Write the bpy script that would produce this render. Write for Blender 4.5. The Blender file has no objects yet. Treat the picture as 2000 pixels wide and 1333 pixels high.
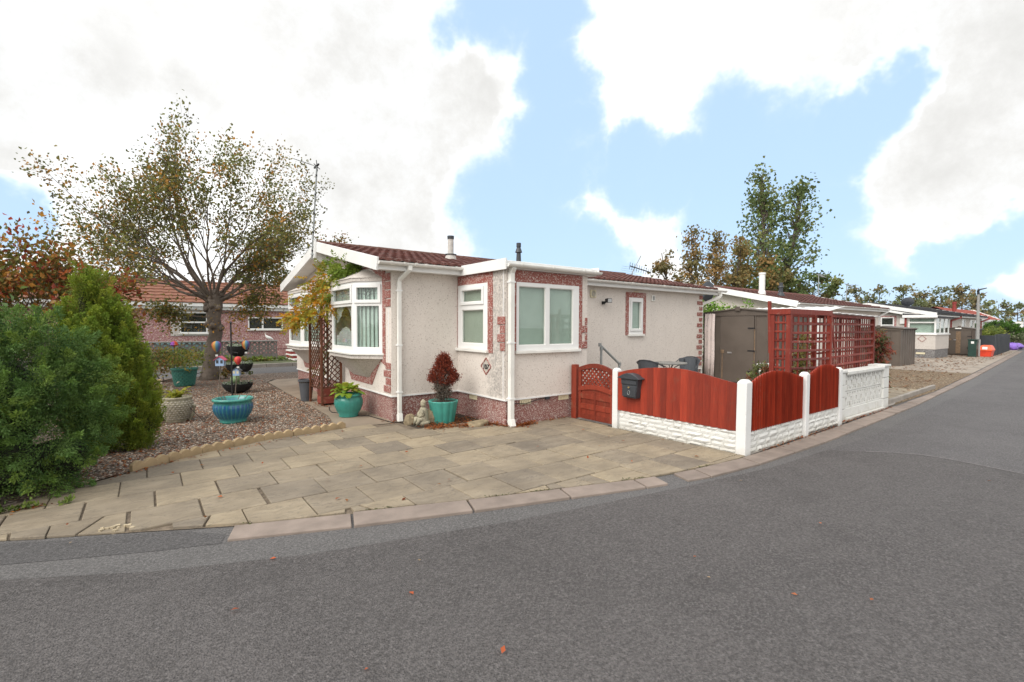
import bpy, math, random
import numpy as np
from mathutils import Vector, Matrix

scene = bpy.context.scene
col = scene.collection
R = math.radians
rng = np.random.default_rng(7)
random.seed(7)

# ------------------------------------------------------------------ camera
W0, H0, F0, CAM_H = 2000.0, 1333.0, 944.0, 1.6
PITCH, ROLL, AZ = R(-1.85), R(0.23), R(52.75)
fw = np.array([math.cos(AZ) * math.cos(PITCH), math.sin(AZ) * math.cos(PITCH), math.sin(PITCH)])
rt = np.array([math.sin(AZ), -math.cos(AZ), 0.0])
up = np.cross(rt, fw)
rt2 = rt * math.cos(ROLL) + up * math.sin(ROLL)
up2 = up * math.cos(ROLL) - rt * math.sin(ROLL)
CAM = np.array([0.0, 0.0, CAM_H])
cd = bpy.data.cameras.new('camera')
cam = bpy.data.objects.new('camera', cd)
col.objects.link(cam)
cd.sensor_width = 36.0
cd.lens = F0 / W0 * 36.0
cd.clip_start, cd.clip_end = 0.05, 2000.0
cam.matrix_world = Matrix(((rt2[0], up2[0], -fw[0], 0), (rt2[1], up2[1], -fw[1], 0), (rt2[2], up2[2], -fw[2], CAM_H), (0, 0, 0, 1)))
scene.camera = cam
scene.cycles.max_bounces, scene.cycles.diffuse_bounces, scene.cycles.glossy_bounces, scene.cycles.transparent_max_bounces = 6, 3, 3, 8


def ray(x, y):
    return fw * F0 + rt2 * (x - W0 / 2) - up2 * (y - H0 / 2)


def G(x, y, z=0.0):
    d = ray(x, y)
    return CAM + d * ((z - CAM_H) / d[2])


def PX(x, y, X):
    d = ray(x, y)
    return CAM + d * (X / d[0])


def PY(x, y, Y):
    d = ray(x, y)
    return CAM + d * (Y / d[1])


# ------------------------------------------------------------------ world, sun, exposure
SUN_EL, SUN_AZ = R(44), R(194)          # direction the light comes from, measured from +X towards +Y
scene.view_settings.view_transform = 'Standard'
scene.view_settings.look = 'None'
scene.view_settings.gamma = 1.0
scene.view_settings.exposure = 1.44
scene.view_settings.use_curve_mapping = False
world = bpy.data.worlds.new('World')
scene.world = world
world.use_nodes = True
wn = world.node_tree
wn.nodes.clear()


def wnode(t, **k):
    n = wn.nodes.new(t)
    for a, b in k.items():
        setattr(n, a, b)
    return n


def wmath(op, a, b=None, clamp=False):
    n = wnode('ShaderNodeMath', operation=op, use_clamp=clamp)
    for i, v in enumerate((a, b)):
        if v is None:
            continue
        if isinstance(v, (int, float)):
            n.inputs[i].default_value = v
        else:
            wn.links.new(v, n.inputs[i])
    return n.outputs[0]


def wmap(v, a, b, c, d, smooth=True):
    n = wnode('ShaderNodeMapRange', interpolation_type='SMOOTHSTEP' if smooth else 'LINEAR')
    wn.links.new(v, n.inputs[0])
    for i, q in enumerate((a, b, c, d)):
        n.inputs[1 + i].default_value = q
    return n.outputs[0]


def wmix(f, a, b):
    n = wnode('ShaderNodeMix', data_type='RGBA')
    if isinstance(f, (int, float)):
        n.inputs[0].default_value = f
    else:
        wn.links.new(f, n.inputs[0])
    for i, v in ((6, a), (7, b)):
        if isinstance(v, tuple):
            n.inputs[i].default_value = v + (1,)
        else:
            wn.links.new(v, n.inputs[i])
    return n.outputs[2]


def wnoise(vec, scale, detail, rough=0.55):
    n = wnode('ShaderNodeTexNoise')
    n.inputs['Scale'].default_value = scale
    n.inputs['Detail'].default_value = detail
    n.inputs['Roughness'].default_value = rough
    wn.links.new(vec, n.inputs['Vector'])
    return n


sky = wnode('ShaderNodeTexSky', sky_type='NISHITA', sun_disc=False)
sky.sun_elevation = SUN_EL
sky.sun_rotation = R(90) - SUN_AZ
sky.air_density, sky.dust_density, sky.ozone_density = 1.0, 1.0, 1.5
tc = wnode('ShaderNodeTexCoord')
dirv = tc.outputs['Generated']
warp = wnoise(dirv, 5.0, 5.0, 0.62)
vm = wnode('ShaderNodeVectorMath', operation='SUBTRACT')
wn.links.new(warp.outputs['Color'], vm.inputs[0])
vm.inputs[1].default_value = (0.5, 0.5, 0.5)
vs = wnode('ShaderNodeVectorMath', operation='SCALE')
wn.links.new(vm.outputs[0], vs.inputs[0])
vs.inputs['Scale'].default_value = 0.22
va = wnode('ShaderNodeVectorMath', operation='ADD')
wn.links.new(dirv, va.inputs[0])
wn.links.new(vs.outputs[0], va.inputs[1])
vnrm = wnode('ShaderNodeVectorMath', operation='NORMALIZE')
wn.links.new(va.outputs[0], vnrm.inputs[0])
wdir = vnrm.outputs[0]
# blue openings between the clouds, each a direction in the world and an angular radius
openings = [(965, 10, 75), (1065, 50, 75), (1085, 170, 65), (1075, 290, 75), (1000, 400, 95), (1060, 460, 90), (1120, 345, 60),
            (1440, 290, 95), (1545, 300, 110), (1500, 420, 130), (1600, 360, 80), (1440, 400, 90), (1610, 520, 90), (1500, 540, 90),
            (1730, 200, 62), (1650, 240, 70), (1660, 610, 110), (1780, 620, 90), (1870, 520, 75), (1960, 470, 60), (1930, 600, 80),
            (10, 430, 75), (1235, 335, 62), (1330, 345, 62), (1150, 520, 60)]
openings += [(2600, 300, 260), (3400, -200, 300), (-700, 350, 200), (1000, -1500, 500)]
gap = None
for (px, py, pr) in openings:
    a = ray(px, py); a = a / np.linalg.norm(a)
    b = ray(px + (pr if px < 1000 else -pr), py); b = b / np.linalg.norm(b)
    ang = math.acos(float(np.clip(a @ b, -1, 1)))
    dp = wnode('ShaderNodeVectorMath', operation='DOT_PRODUCT')
    wn.links.new(wdir, dp.inputs[0])
    dp.inputs[1].default_value = tuple(float(q) for q in a)
    m = wmap(dp.outputs['Value'], math.cos(ang * 1.75), math.cos(ang * 0.2), 0.0, 1.0)
    gap = m if gap is None else wmath('MAXIMUM', gap, m)
fine = wnoise(dirv, 7.0, 9.0, 0.68)
cover = wmath('SUBTRACT', wmath('ADD', wmath('SUBTRACT', 1.0, gap), wmath('MULTIPLY', fine.outputs[0], 0.9)), 0.45)
cloud = wmath('POWER', wmap(cover, -0.08, 1.05, 0.0, 1.0), 2.2)
# cloud brightness: thick grey bellies and bright thin edges, brightest towards the hidden sun
belly = wnoise(dirv, 2.1, 4.0, 0.5)
bell2 = wmap(belly.outputs[0], 0.30, 0.56, 0.0, 1.0)
thick = wmath('MULTIPLY', wmap(cover, 0.45, 1.25, 0.0, 1.0), bell2)
sund = wnode('ShaderNodeVectorMath', operation='DOT_PRODUCT')
wn.links.new(dirv, sund.inputs[0])
sund.inputs[1].default_value = (math.cos(SUN_EL) * math.cos(SUN_AZ), math.cos(SUN_EL) * math.sin(SUN_AZ), math.sin(SUN_EL))
glow = wmap(sund.outputs['Value'], 0.55, 1.0, 0.0, 1.0)
cc = wmix(thick, (5.4, 5.42, 5.42), (3.05, 3.03, 2.95))
cc = wmix(glow, cc, (8.2, 8.0, 7.6))
veil = wmix(0.88, sky.outputs[0], (2.15, 2.95, 3.95))
mixed = wmix(cloud, veil, cc)
bg = wnode('ShaderNodeBackground')
bg.inputs['Strength'].default_value = 0.10
wn.links.new(mixed, bg.inputs['Color'])
wo = wnode('ShaderNodeOutputWorld')
wn.links.new(bg.outputs[0], wo.inputs['Surface'])

sl = bpy.data.lights.new('sun', 'SUN')
sl.energy = 0.8
sl.angle = R(40)
sl.color = (1.0, 0.96, 0.9)
sun = bpy.data.objects.new('sun', sl)
col.objects.link(sun)
sdir = Vector((math.cos(SUN_EL) * math.cos(SUN_AZ), math.cos(SUN_EL) * math.sin(SUN_AZ), math.sin(SUN_EL)))
sun.rotation_euler = sdir.to_track_quat('Z', 'Y').to_euler()


# ------------------------------------------------------------------ helpers: objects
def tag(o, label=None, cat=None, group=None, kind=None):
    if label: o['label'] = label
    if cat: o['category'] = cat
    if group: o['group'] = group
    if kind: o['kind'] = kind
    return o


def root(name, loc, label, cat, group=None):
    o = bpy.data.objects.new(name, None)
    o.empty_display_size = 0.1
    col.objects.link(o)
    o.location = loc
    return tag(o, label, cat, group)


def root_of(o):
    while o.parent is not None:
        o = o.parent
    return o


def link(name, me, parent=None, loc=None):
    o = bpy.data.objects.new(name, me)
    col.objects.link(o)
    if parent is not None:
        o.parent = parent
    if loc is not None:
        o.location = loc
    return o


class MB:
    """collects shapes in world metres and links them as one mesh object"""
    def __init__(s):
        s.v = []; s.f = []

    def add(s, vs, fs):
        o = len(s.v)
        s.v += [tuple(float(c) for c in q) for q in vs]
        s.f += [tuple(i + o for i in f) for f in fs]
        return s

    def box(s, x0, x1, y0, y1, z0, z1):
        vs = [(x0, y0, z0), (x1, y0, z0), (x1, y1, z0), (x0, y1, z0), (x0, y0, z1), (x1, y0, z1), (x1, y1, z1), (x0, y1, z1)]
        return s.add(vs, [(0, 3, 2, 1), (4, 5, 6, 7), (0, 1, 5, 4), (1, 2, 6, 5), (2, 3, 7, 6), (3, 0, 4, 7)])

    def bar(s, a, b, w, h, upv=(0, 0, 1)):
        """square bar from a to b, w across, h along upv"""
        a, b = Vector(a), Vector(b)
        d = (b - a).normalized()
        sd = d.cross(Vector(upv))
        if sd.length < 1e-5:
            sd = d.cross(Vector((1, 0, 0)))
        sd.normalize()
        u = sd.cross(d).normalized()
        vs = []
        for p in (a, b):
            for i, j in ((-1, -1), (1, -1), (1, 1), (-1, 1)):
                vs.append(p + sd * (w / 2 * i) + u * (h / 2 * j))
        return s.add(vs, [(3, 2, 1, 0), (4, 5, 6, 7), (0, 1, 5, 4), (1, 2, 6, 5), (2, 3, 7, 6), (3, 0, 4, 7)])

    def tube(s, pts, rad, n=8, cap=True):
        pts = [Vector(p) for p in pts]
        if isinstance(rad, (int, float)):
            rad = [rad] * len(pts)
        vs, fs = [], []
        ref = Vector((0.31, 0.17, 0.93))
        for i, p in enumerate(pts):
            d = (pts[min(i + 1, len(pts) - 1)] - pts[max(i - 1, 0)])
            d = d.normalized() if d.length > 1e-9 else Vector((0, 0, 1))
            a = d.cross(ref)
            if a.length < 0.1:
                a = d.cross(Vector((1, 0, 0)))
            a.normalize()
            b = d.cross(a)
            for k in range(n):
                t = 2 * math.pi * k / n
                vs.append(p + (a * math.cos(t) + b * math.sin(t)) * rad[i])
        for i in range(len(pts) - 1):
            for k in range(n):
                k2 = (k + 1) % n
                fs.append((i * n + k, i * n + k2, (i + 1) * n + k2, (i + 1) * n + k))
        if cap:
            fs.append(tuple(range(n - 1, -1, -1)))
            fs.append(tuple((len(pts) - 1) * n + k for k in range(n)))
        return s.add(vs, fs)

    def lathe(s, cx, cy, prof, n=32, rib=None):
        vs, fs = [], []
        for i, (r, z) in enumerate(prof):
            for k in range(n):
                t = 2 * math.pi * k / n
                rr = r * (rib(t, i) if rib else 1.0)
                vs.append((cx + rr * math.cos(t), cy + rr * math.sin(t), z))
        for i in range(len(prof) - 1):
            for k in range(n):
                k2 = (k + 1) % n
                fs.append((i * n + k, i * n + k2, (i + 1) * n + k2, (i + 1) * n + k))
        fs.append(tuple(range(n - 1, -1, -1)))
        fs.append(tuple((len(prof) - 1) * n + k for k in range(n)))
        return s.add(vs, fs)

    def prism(s, poly, fn, d0, d1):
        """polygon (a, b) swept from d0 to d1; fn(a, b, d) gives the point"""
        n = len(poly)
        vs = [fn(a, b, d0) for a, b in poly] + [fn(a, b, d1) for a, b in poly]
        fs = [tuple(range(n - 1, -1, -1)), tuple(range(n, 2 * n))]
        for i in range(n):
            j = (i + 1) % n
            fs.append((i, j, n + j, n + i))
        return s.add(vs, fs)

    def panel(s, O, U, N, rect, holes, n0, n1, Z=(0, 0, 1)):
        """rectangle (s0,s1,t0,t1) with rectangular holes, from depth n0 to n1 along N"""
        O, U, N, Z = Vector(O), Vector(U), Vector(N), Vector(Z)
        xs = sorted({rect[0], rect[1]} | {min(max(h[i], rect[0]), rect[1]) for h in holes for i in (0, 1)})
        zs = sorted({rect[2], rect[3]} | {min(max(h[i], rect[2]), rect[3]) for h in holes for i in (2, 3)})
        nx, nz = len(xs) - 1, len(zs) - 1

        def full(i, j):
            if i < 0 or j < 0 or i >= nx or j >= nz:
                return False
            a, b = (xs[i] + xs[i + 1]) / 2, (zs[j] + zs[j + 1]) / 2
            return not any(h[0] < a < h[1] and h[2] < b < h[3] for h in holes)
        ids, vs, fs = {}, [], []

        def vid(i, j, k):
            if (i, j, k) not in ids:
                ids[(i, j, k)] = len(vs)
                vs.append(O + U * xs[i] + Z * zs[j] + N * (n1 if k else n0))
            return ids[(i, j, k)]
        for i in range(nx):
            for j in range(nz):
                if not full(i, j):
                    continue
                fs.append((vid(i, j, 1), vid(i + 1, j, 1), vid(i + 1, j + 1, 1), vid(i, j + 1, 1)))
                fs.append((vid(i, j, 0), vid(i, j + 1, 0), vid(i + 1, j + 1, 0), vid(i + 1, j, 0)))
                for di, dj, a, b in ((-1, 0, (i, j), (i, j + 1)), (1, 0, (i + 1, j + 1), (i + 1, j)), (0, -1, (i + 1, j), (i, j)), (0, 1, (i, j + 1), (i + 1, j + 1))):
                    if not full(i + di, j + dj):
                        fs.append((vid(a[0], a[1], 1), vid(b[0], b[1], 1), vid(b[0], b[1], 0), vid(a[0], a[1], 0)))
        return s.add(vs, fs)

    def mesh(s, name, mat, off=(0, 0, 0), smooth=False):
        me = bpy.data.meshes.new(name)
        v = np.array(s.v, dtype=float) - np.array(off, dtype=float)
        me.from_pydata(v.tolist(), [], s.f)
        if mat is not None:
            me.materials.append(mat)
        if smooth:
            me.polygons.foreach_set('use_smooth', [True] * len(me.polygons))
        import bmesh
        bm = bmesh.new(); bm.from_mesh(me)
        bmesh.ops.recalc_face_normals(bm, faces=bm.faces)
        bm.to_mesh(me); bm.free()
        return me

    def build(s, name, mat, parent=None, smooth=False, bevel=0.0):
        off = (0, 0, 0)
        loc = None
        if parent is not None:
            off = root_of(parent).location
        else:
            v = np.array(s.v)
            loc = ((v[:, 0].min() + v[:, 0].max()) / 2, (v[:, 1].min() + v[:, 1].max()) / 2, v[:, 2].min())
            off = loc
        o = link(name, s.mesh(name, mat, off, smooth), parent, loc)
        if bevel:
            m = o.modifiers.new('bevel', 'BEVEL')
            m.width, m.segments, m.limit_method = bevel, 2, 'ANGLE'
            m.harden_normals = False
        return o


def copy_tree(o, parent=None):
    c = o.copy()
    col.objects.link(c)
    c.parent = parent
    for ch in list(o.children):
        copy_tree(ch, c)
    return c


# ------------------------------------------------------------------ helpers: materials
class NT:
    def __init__(s, name):
        s.m = bpy.data.materials.new(name)
        s.m.use_nodes = True
        s.t = s.m.node_tree
        s.t.nodes.clear()
        s.out = s.n('ShaderNodeOutputMaterial')
        s.b = s.n('ShaderNodeBsdfPrincipled')
        s.l(s.b.outputs[0], s.out.inputs[0])
        s._pos = None

    def n(s, t, **k):
        q = s.t.nodes.new(t)
        for a, b in k.items():
            setattr(q, a, b)
        return q

    def l(s, a, b):
        s.t.links.new(a, b)

    def pos(s):
        if s._pos is None:
            s._pos = s.n('ShaderNodeNewGeometry').outputs['Position']
        return s._pos

    def val(s, v, sock):
        if isinstance(v, (int, float)):
            sock.default_value = v
        elif isinstance(v, tuple):
            sock.default_value = v + (1,) if len(v) == 3 else v
        else:
            s.l(v, sock)

    def noise(s, scale, detail=4, rough=0.55, vec=None, stretch=None, out=0):
        q = s.n('ShaderNodeTexNoise')
        q.inputs['Scale'].default_value = scale
        q.inputs['Detail'].default_value = detail
        q.inputs['Roughness'].default_value = rough
        v = vec if vec is not None else s.pos()
        if stretch:
            mp = s.n('ShaderNodeMapping')
            mp.inputs['Scale'].default_value = stretch
            s.l(v, mp.inputs[0])
            v = mp.outputs[0]
        s.l(v, q.inputs['Vector'])
        return q.outputs[out]

    def voro(s, scale, feature='F1', out='Color', rand=1.0):
        q = s.n('ShaderNodeTexVoronoi', feature=feature)
        q.inputs['Scale'].default_value = scale
        q.inputs['Randomness'].default_value = rand
        s.l(s.pos(), q.inputs['Vector'])
        return q.outputs[out]

    def mp(s, v, a, b, c=0.0, d=1.0, smooth=False):
        q = s.n('ShaderNodeMapRange', interpolation_type='SMOOTHSTEP' if smooth else 'LINEAR')
        s.l(v, q.inputs[0])
        for i, x in enumerate((a, b, c, d)):
            q.inputs[1 + i].default_value = x
        return q.outputs[0]

    def math(s, op, a, b=0.0, clamp=False):
        q = s.n('ShaderNodeMath', operation=op, use_clamp=clamp)
        s.val(a, q.inputs[0]); s.val(b, q.inputs[1])
        return q.outputs[0]

    def mix(s, f, a, b, mode='MIX'):
        q = s.n('ShaderNodeMix', data_type='RGBA', blend_type=mode)
        s.val(f, q.inputs[0]); s.val(a, q.inputs[6]); s.val(b, q.inputs[7])
        return q.outputs[2]

    def red(s, c):
        q = s.n('ShaderNodeSeparateColor')
        s.l(c, q.inputs[0])
        return q.outputs[0]

    def xyz(s):
        q = s.n('ShaderNodeSeparateXYZ')
        s.l(s.pos(), q.inputs[0])
        return q.outputs

    def rnd(s):
        return s.n('ShaderNodeObjectInfo').outputs['Random']

    def bump(s, h, strength=0.5, dist=0.01):
        q = s.n('ShaderNodeBump')
        q.inputs['Strength'].default_value = strength
        q.inputs['Distance'].default_value = dist
        s.l(h, q.inputs['Height'])
        s.l(q.outputs[0], s.b.inputs['Normal'])

    def fin(s, c, rough=0.7, spec=0.4, metal=0.0):
        s.val(c, s.b.inputs['Base Color'])
        s.val(rough, s.b.inputs['Roughness'])
        s.b.inputs['Specular IOR Level'].default_value = spec
        s.b.inputs['Metallic'].default_value = metal
        return s.m


def plain(name, c, rough=0.6, var=0.12, scale=6.0, bump=0.0, bscale=60.0, bdist=0.004, spec=0.4, metal=0.0, rnd=0.0):
    t = NT(name)
    n = t.noise(scale, 5)
    dark = tuple(x * (1 - var) for x in c)
    lite = tuple(min(1, x * (1 + var)) for x in c)
    k = t.mix(t.mp(n, 0.3, 0.7), dark, lite)
    if rnd:
        k = t.mix(1.0, k, t.mix(t.rnd(), (1 - rnd,) * 3, (1 + rnd * 0.6,) * 3), 'MULTIPLY')
    if bump:
        t.bump(t.noise(bscale, 4), bump, bdist)
    return t.fin(k, rough, spec, metal)
# ------------------------------------------------------------------ materials
M = {}


def pebble(name, base, specks, sc=80.0, stain=False, wear=0.10):
    """pebbledash: stone chips of a few colours in render, with soft weathering"""
    t = NT(name)
    r = t.red(t.voro(sc))
    k = base
    for lo, c in specks:                       # (share, colour)
        k = t.mix(t.math('LESS_THAN', r, lo), k, c) if not isinstance(k, tuple) else t.mix(t.math('LESS_THAN', r, lo), base, c)
    w = t.mp(t.noise(1.3, 5, 0.6), 0.35, 0.75)
    k = t.mix(t.math('MULTIPLY', w, wear), k, (0.36, 0.33, 0.31))
    st = t.mp(t.noise(3.0, 4, 0.6, stretch=(2.0, 2.0, 0.25)), 0.5, 0.8)
    k = t.mix(t.math('MULTIPLY', st, wear), k, (0.30, 0.27, 0.25))
    if stain:                                  # grey algae growing down the shady corner of the porch
        x, y, z = t.xyz()
        a = t.mp(t.math('ADD', y, t.math('MULTIPLY', t.noise(5.0, 5, 0.65), 0.55)), 6.62, 6.88, 1.0, 0.0, True)
        a = t.math('MULTIPLY', a, t.mp(t.math('ADD', z, t.math('MULTIPLY', t.noise(4.0, 4), 0.5)), 0.45, 0.85, 0.0, 1.0, True))
        a = t.math('MULTIPLY', a, t.math('LESS_THAN', x, 4.46))
        g = t.math('MULTIPLY', a, t.mp(t.noise(30.0, 4, 0.7), 0.36, 0.64, 0.06, 0.62))
        k = t.mix(g, k, (0.10, 0.10, 0.10))
    h = t.voro(sc, 'SMOOTH_F1', 'Distance')
    t.bump(h, 0.35, 0.008)
    return t.fin(k, 0.88, 0.25)


CREAM = [(0.45, (0.73, 0.675, 0.62)), (0.18, (0.655, 0.59, 0.535)), (0.03, (0.44, 0.38, 0.34))]
M['dash'] = pebble('pebbledash_cream', (0.70, 0.64, 0.585), CREAM)
M['dash_stain'] = pebble('pebbledash_cream_porch', (0.70, 0.64, 0.585), CREAM, stain=True)
M['dash_grey'] = pebble('pebbledash_grey', (0.56, 0.52, 0.48), [(0.3, (0.64, 0.6, 0.56)), (0.15, (0.42, 0.37, 0.34))])
M['dash_red'] = pebble('pebbledash_red', (0.30, 0.10, 0.082), [(0.45, (0.25, 0.075, 0.06)), (0.22, (0.48, 0.36, 0.32)), (0.08, (0.60, 0.52, 0.48))], sc=80)
M['dash_plinth'] = pebble('pebbledash_plinth', (0.27, 0.10, 0.085), [(0.62, (0.22, 0.072, 0.060)), (0.30, (0.40, 0.29, 0.26)), (0.14, (0.56, 0.47, 0.43))], sc=85, wear=0.30)
M['dash_pink'] = pebble('pebbledash_pink', (0.40, 0.205, 0.20), [(0.5, (0.33, 0.15, 0.15)), (0.28, (0.52, 0.35, 0.33)), (0.1, (0.62, 0.5, 0.47))], sc=34)
M['dash_dark'] = pebble('pebbledash_dark_grey', (0.17, 0.165, 0.165), [(0.4, (0.24, 0.235, 0.235)), (0.15, (0.12, 0.11, 0.11))], sc=24)

M['upvc'] = plain('white_upvc', (0.80, 0.80, 0.79), 0.32, 0.03, 3.0)
M['upvc_old'] = plain('weathered_white_upvc', (0.76, 0.75, 0.71), 0.45, 0.08, 4.0)
M['trim'] = plain('white_painted_trim', (0.78, 0.78, 0.77), 0.5, 0.05, 2.5)
M['cream'] = plain('cream_plastic', (0.66, 0.60, 0.42), 0.5, 0.08, 9.0)
M['lead'] = plain('leaded_strip', (0.10, 0.11, 0.11), 0.5, 0.1)
M['black'] = plain('black_plastic', (0.018, 0.018, 0.02), 0.45, 0.2, 9.0)
M['charcoal'] = plain('charcoal_metal', (0.045, 0.05, 0.058), 0.42, 0.15, 5.0)
M['galv'] = plain('galvanised_steel', (0.34, 0.36, 0.36), 0.45, 0.15, 25.0, metal=0.6)
M['alu'] = plain('aluminium', (0.5, 0.5, 0.5), 0.4, 0.1, 20.0, metal=0.8)
M['flue'] = plain('weathered_flue', (0.50, 0.48, 0.45), 0.6, 0.18, 12.0)
M['concrete'] = plain('concrete', (0.30, 0.27, 0.24), 0.9, 0.18, 3.0, 0.5, 80.0, 0.004)
M['concrete_post'] = plain('weathered_concrete_post', (0.30, 0.30, 0.29), 0.85, 0.12, 6.0, 0.3)
M['masonry_white'] = None
M['stone'] = plain('garden_stone', (0.24, 0.19, 0.12), 0.9, 0.35, 9.0, 0.6, 30.0, 0.01)
M['statue'] = plain('lichened_cast_stone', (0.33, 0.30, 0.22), 0.9, 0.3, 18.0, 0.6, 60.0, 0.006)
M['edging'] = None
M['soil'] = plain('soil', (0.055, 0.042, 0.03), 0.95, 0.4, 9.0, 0.8, 40.0, 0.02)
M['teal'] = plain('teal_glaze', (0.06, 0.30, 0.25), 0.28, 0.14, 7.0, spec=0.5)
M['teal_dark'] = plain('green_glaze', (0.045, 0.25, 0.21), 0.25, 0.14, 7.0, spec=0.5)
M['green_plastic'] = plain('green_plastic', (0.035, 0.16, 0.125), 0.45, 0.12, 9.0)
M['grey_plastic'] = plain('grey_plastic', (0.085, 0.09, 0.10), 0.5, 0.12, 6.0)
M['dark_liner'] = plain('black_basket_liner', (0.012, 0.012, 0.012), 0.9, 0.4, 30.0, 0.8, 90.0, 0.01)
M['bark'] = plain('bark', (0.15, 0.122, 0.10), 0.9, 0.3, 5.0, 0.9, 30.0, 0.02)
M['bark_dark'] = plain('dark_bark', (0.085, 0.068, 0.056), 0.9, 0.35, 14.0)
M['twig'] = plain('dry_twig', (0.17, 0.14, 0.11), 0.9, 0.25, 20.0)
M['red_plastic'] = plain('orange_red_plastic', (0.72, 0.07, 0.035), 0.4, 0.1, 6.0)
M['red_plastic_lid'] = plain('orange_plastic_lid', (0.80, 0.12, 0.045), 0.4, 0.1, 6.0)
M['dark_green_metal'] = plain('dark_green_metal', (0.018, 0.05, 0.04), 0.5, 0.15, 6.0)
M['purple'] = plain('purple_sacks', (0.22, 0.12, 0.48), 0.45, 0.2, 9.0)
M['paper'] = plain('white_paper', (0.8, 0.8, 0.78), 0.7, 0.04)
M['curtain'] = plain('pale_blind_fabric', (0.66, 0.72, 0.69), 0.9, 0.06, 4.0)
M['net'] = plain('net_curtain', (0.62, 0.63, 0.63), 0.95, 0.12, 6.0)
M['roller'] = plain('grey_roller_blind', (0.46, 0.48, 0.42), 0.9, 0.10, 2.0)
M['roller2'] = plain('pale_roller_blind', (0.56, 0.62, 0.58), 0.9, 0.10, 2.0)
M['timber_tan'] = plain('tan_window_board', (0.36, 0.20, 0.08), 0.6, 0.1)
M['dark_in'] = plain('dark_interior', (0.035, 0.033, 0.03), 0.95, 0.1)  # unlit room put into the colour of a sheet behind glass
M['pink_roof'] = plain('pink_paint', (0.55, 0.09, 0.16), 0.5, 0.08)
M['pale_blue'] = plain('pale_blue_paint', (0.30, 0.42, 0.62), 0.5, 0.08)
M['brick'] = plain('painted_red_brick', (0.24, 0.04, 0.035), 0.7, 0.2, 8.0)
M['table_top'] = plain('speckled_table_top', (0.20, 0.20, 0.19), 0.35, 0.3, 60.0)
M['mesh_grey'] = plain('grey_textile', (0.075, 0.083, 0.095), 0.7, 0.12, 40.0)
M['bin_dark'] = plain('dark_fence_paint', (0.035, 0.042, 0.05), 0.6, 0.15, 6.0)


def _paint_masonry(name, base, dirt, amt, bsc, bs, bd):
    t = NT(name)
    w = t.mp(t.noise(7.0, 6, 0.65), 0.50, 0.78)
    k = t.mix(t.math('MULTIPLY', w, amt), base, dirt)
    x, y, z = t.xyz()
    foot = t.math('MULTIPLY', t.mp(t.math('ADD', z, t.math('MULTIPLY', t.noise(9.0, 5), 0.16)), 0.06, 0.20, 1.0, 0.0), 0.55)
    k = t.mix(foot, k, dirt)                     # splash marks of soil along the foot
    t.bump(t.noise(bsc, 5, 0.6), bs, bd)
    return t.fin(k, 0.8, 0.3)


M['masonry_white'] = _paint_masonry('white_masonry_paint', (0.68, 0.68, 0.655), (0.36, 0.325, 0.25), 0.45, 40.0, 0.5, 0.006)
M['post_white'] = _paint_masonry('white_post_paint', (0.72, 0.72, 0.71), (0.45, 0.42, 0.36), 0.12, 60.0, 0.15, 0.003)
M['edging'] = _paint_masonry('buff_concrete_edging', (0.42, 0.31, 0.18), (0.19, 0.14, 0.085), 0.8, 60.0, 0.4, 0.004)


def _timber(name, base, dark, worn, wornamt, vertical=True):
    t = NT(name)
    st = (9.0, 9.0, 0.9) if vertical else (1.2, 9.0, 14.0)
    g = t.noise(3.0, 6, 0.65, stretch=st)
    k = t.mix(t.mp(g, 0.3, 0.75), dark, base)
    w = t.mp(t.noise(6.0, 6, 0.7), 0.56, 0.70)
    k = t.mix(t.math('MULTIPLY', w, wornamt), k, worn)
    k = t.mix(1.0, k, t.mix(t.rnd(), (0.66, 0.64, 0.64), (1.22, 1.18, 1.15)), 'MULTIPLY')
    t.bump(g, 0.4, 0.004)
    return t.fin(k, 0.55, 0.35)


M['fence_red'] = _timber('red_stained_fence', (0.335, 0.040, 0.015), (0.20, 0.021, 0.009), (0.20, 0.06, 0.035), 0.45)
M['gate_red'] = _timber('red_stained_gate', (0.26, 0.042, 0.021), (0.16, 0.026, 0.014), (0.23, 0.13, 0.08), 0.45)
M['trellis_red'] = _timber('weathered_red_trellis', (0.25, 0.036, 0.021), (0.16, 0.023, 0.014), (0.36, 0.22, 0.18), 0.34)
M['trellis_worn'] = _timber('flaking_red_trellis', (0.27, 0.05, 0.036), (0.17, 0.035, 0.026), (0.34, 0.27, 0.20), 0.85)
M['obelisk'] = _timber('brown_stained_trellis', (0.17, 0.062, 0.032), (0.09, 0.035, 0.02), (0.2, 0.12, 0.08), 0.3)
M['planter_red'] = _timber('faded_red_planter', (0.27, 0.062, 0.040), (0.16, 0.04, 0.03), (0.34, 0.22, 0.15), 0.6, False)


def _tile(name, base, dark, lich, amt):
    t = NT(name)
    n = t.noise(9.0, 5, 0.65)
    k = t.mix(t.mp(n, 0.3, 0.72), dark, base)
    l = t.math('MULTIPLY', t.mp(t.noise(24.0, 5, 0.75), 0.52, 0.66), t.mp(t.noise(2.2, 3), 0.30, 0.62))
    k = t.mix(t.math('MULTIPLY', l, amt), k, lich)
    k = t.mix(1.0, k, t.mix(t.rnd(), (0.82, 0.82, 0.82), (1.14, 1.12, 1.12)), 'MULTIPLY')
    t.bump(t.noise(90.0, 3), 0.35, 0.004)
    return t.fin(k, 0.8, 0.3)


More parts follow.
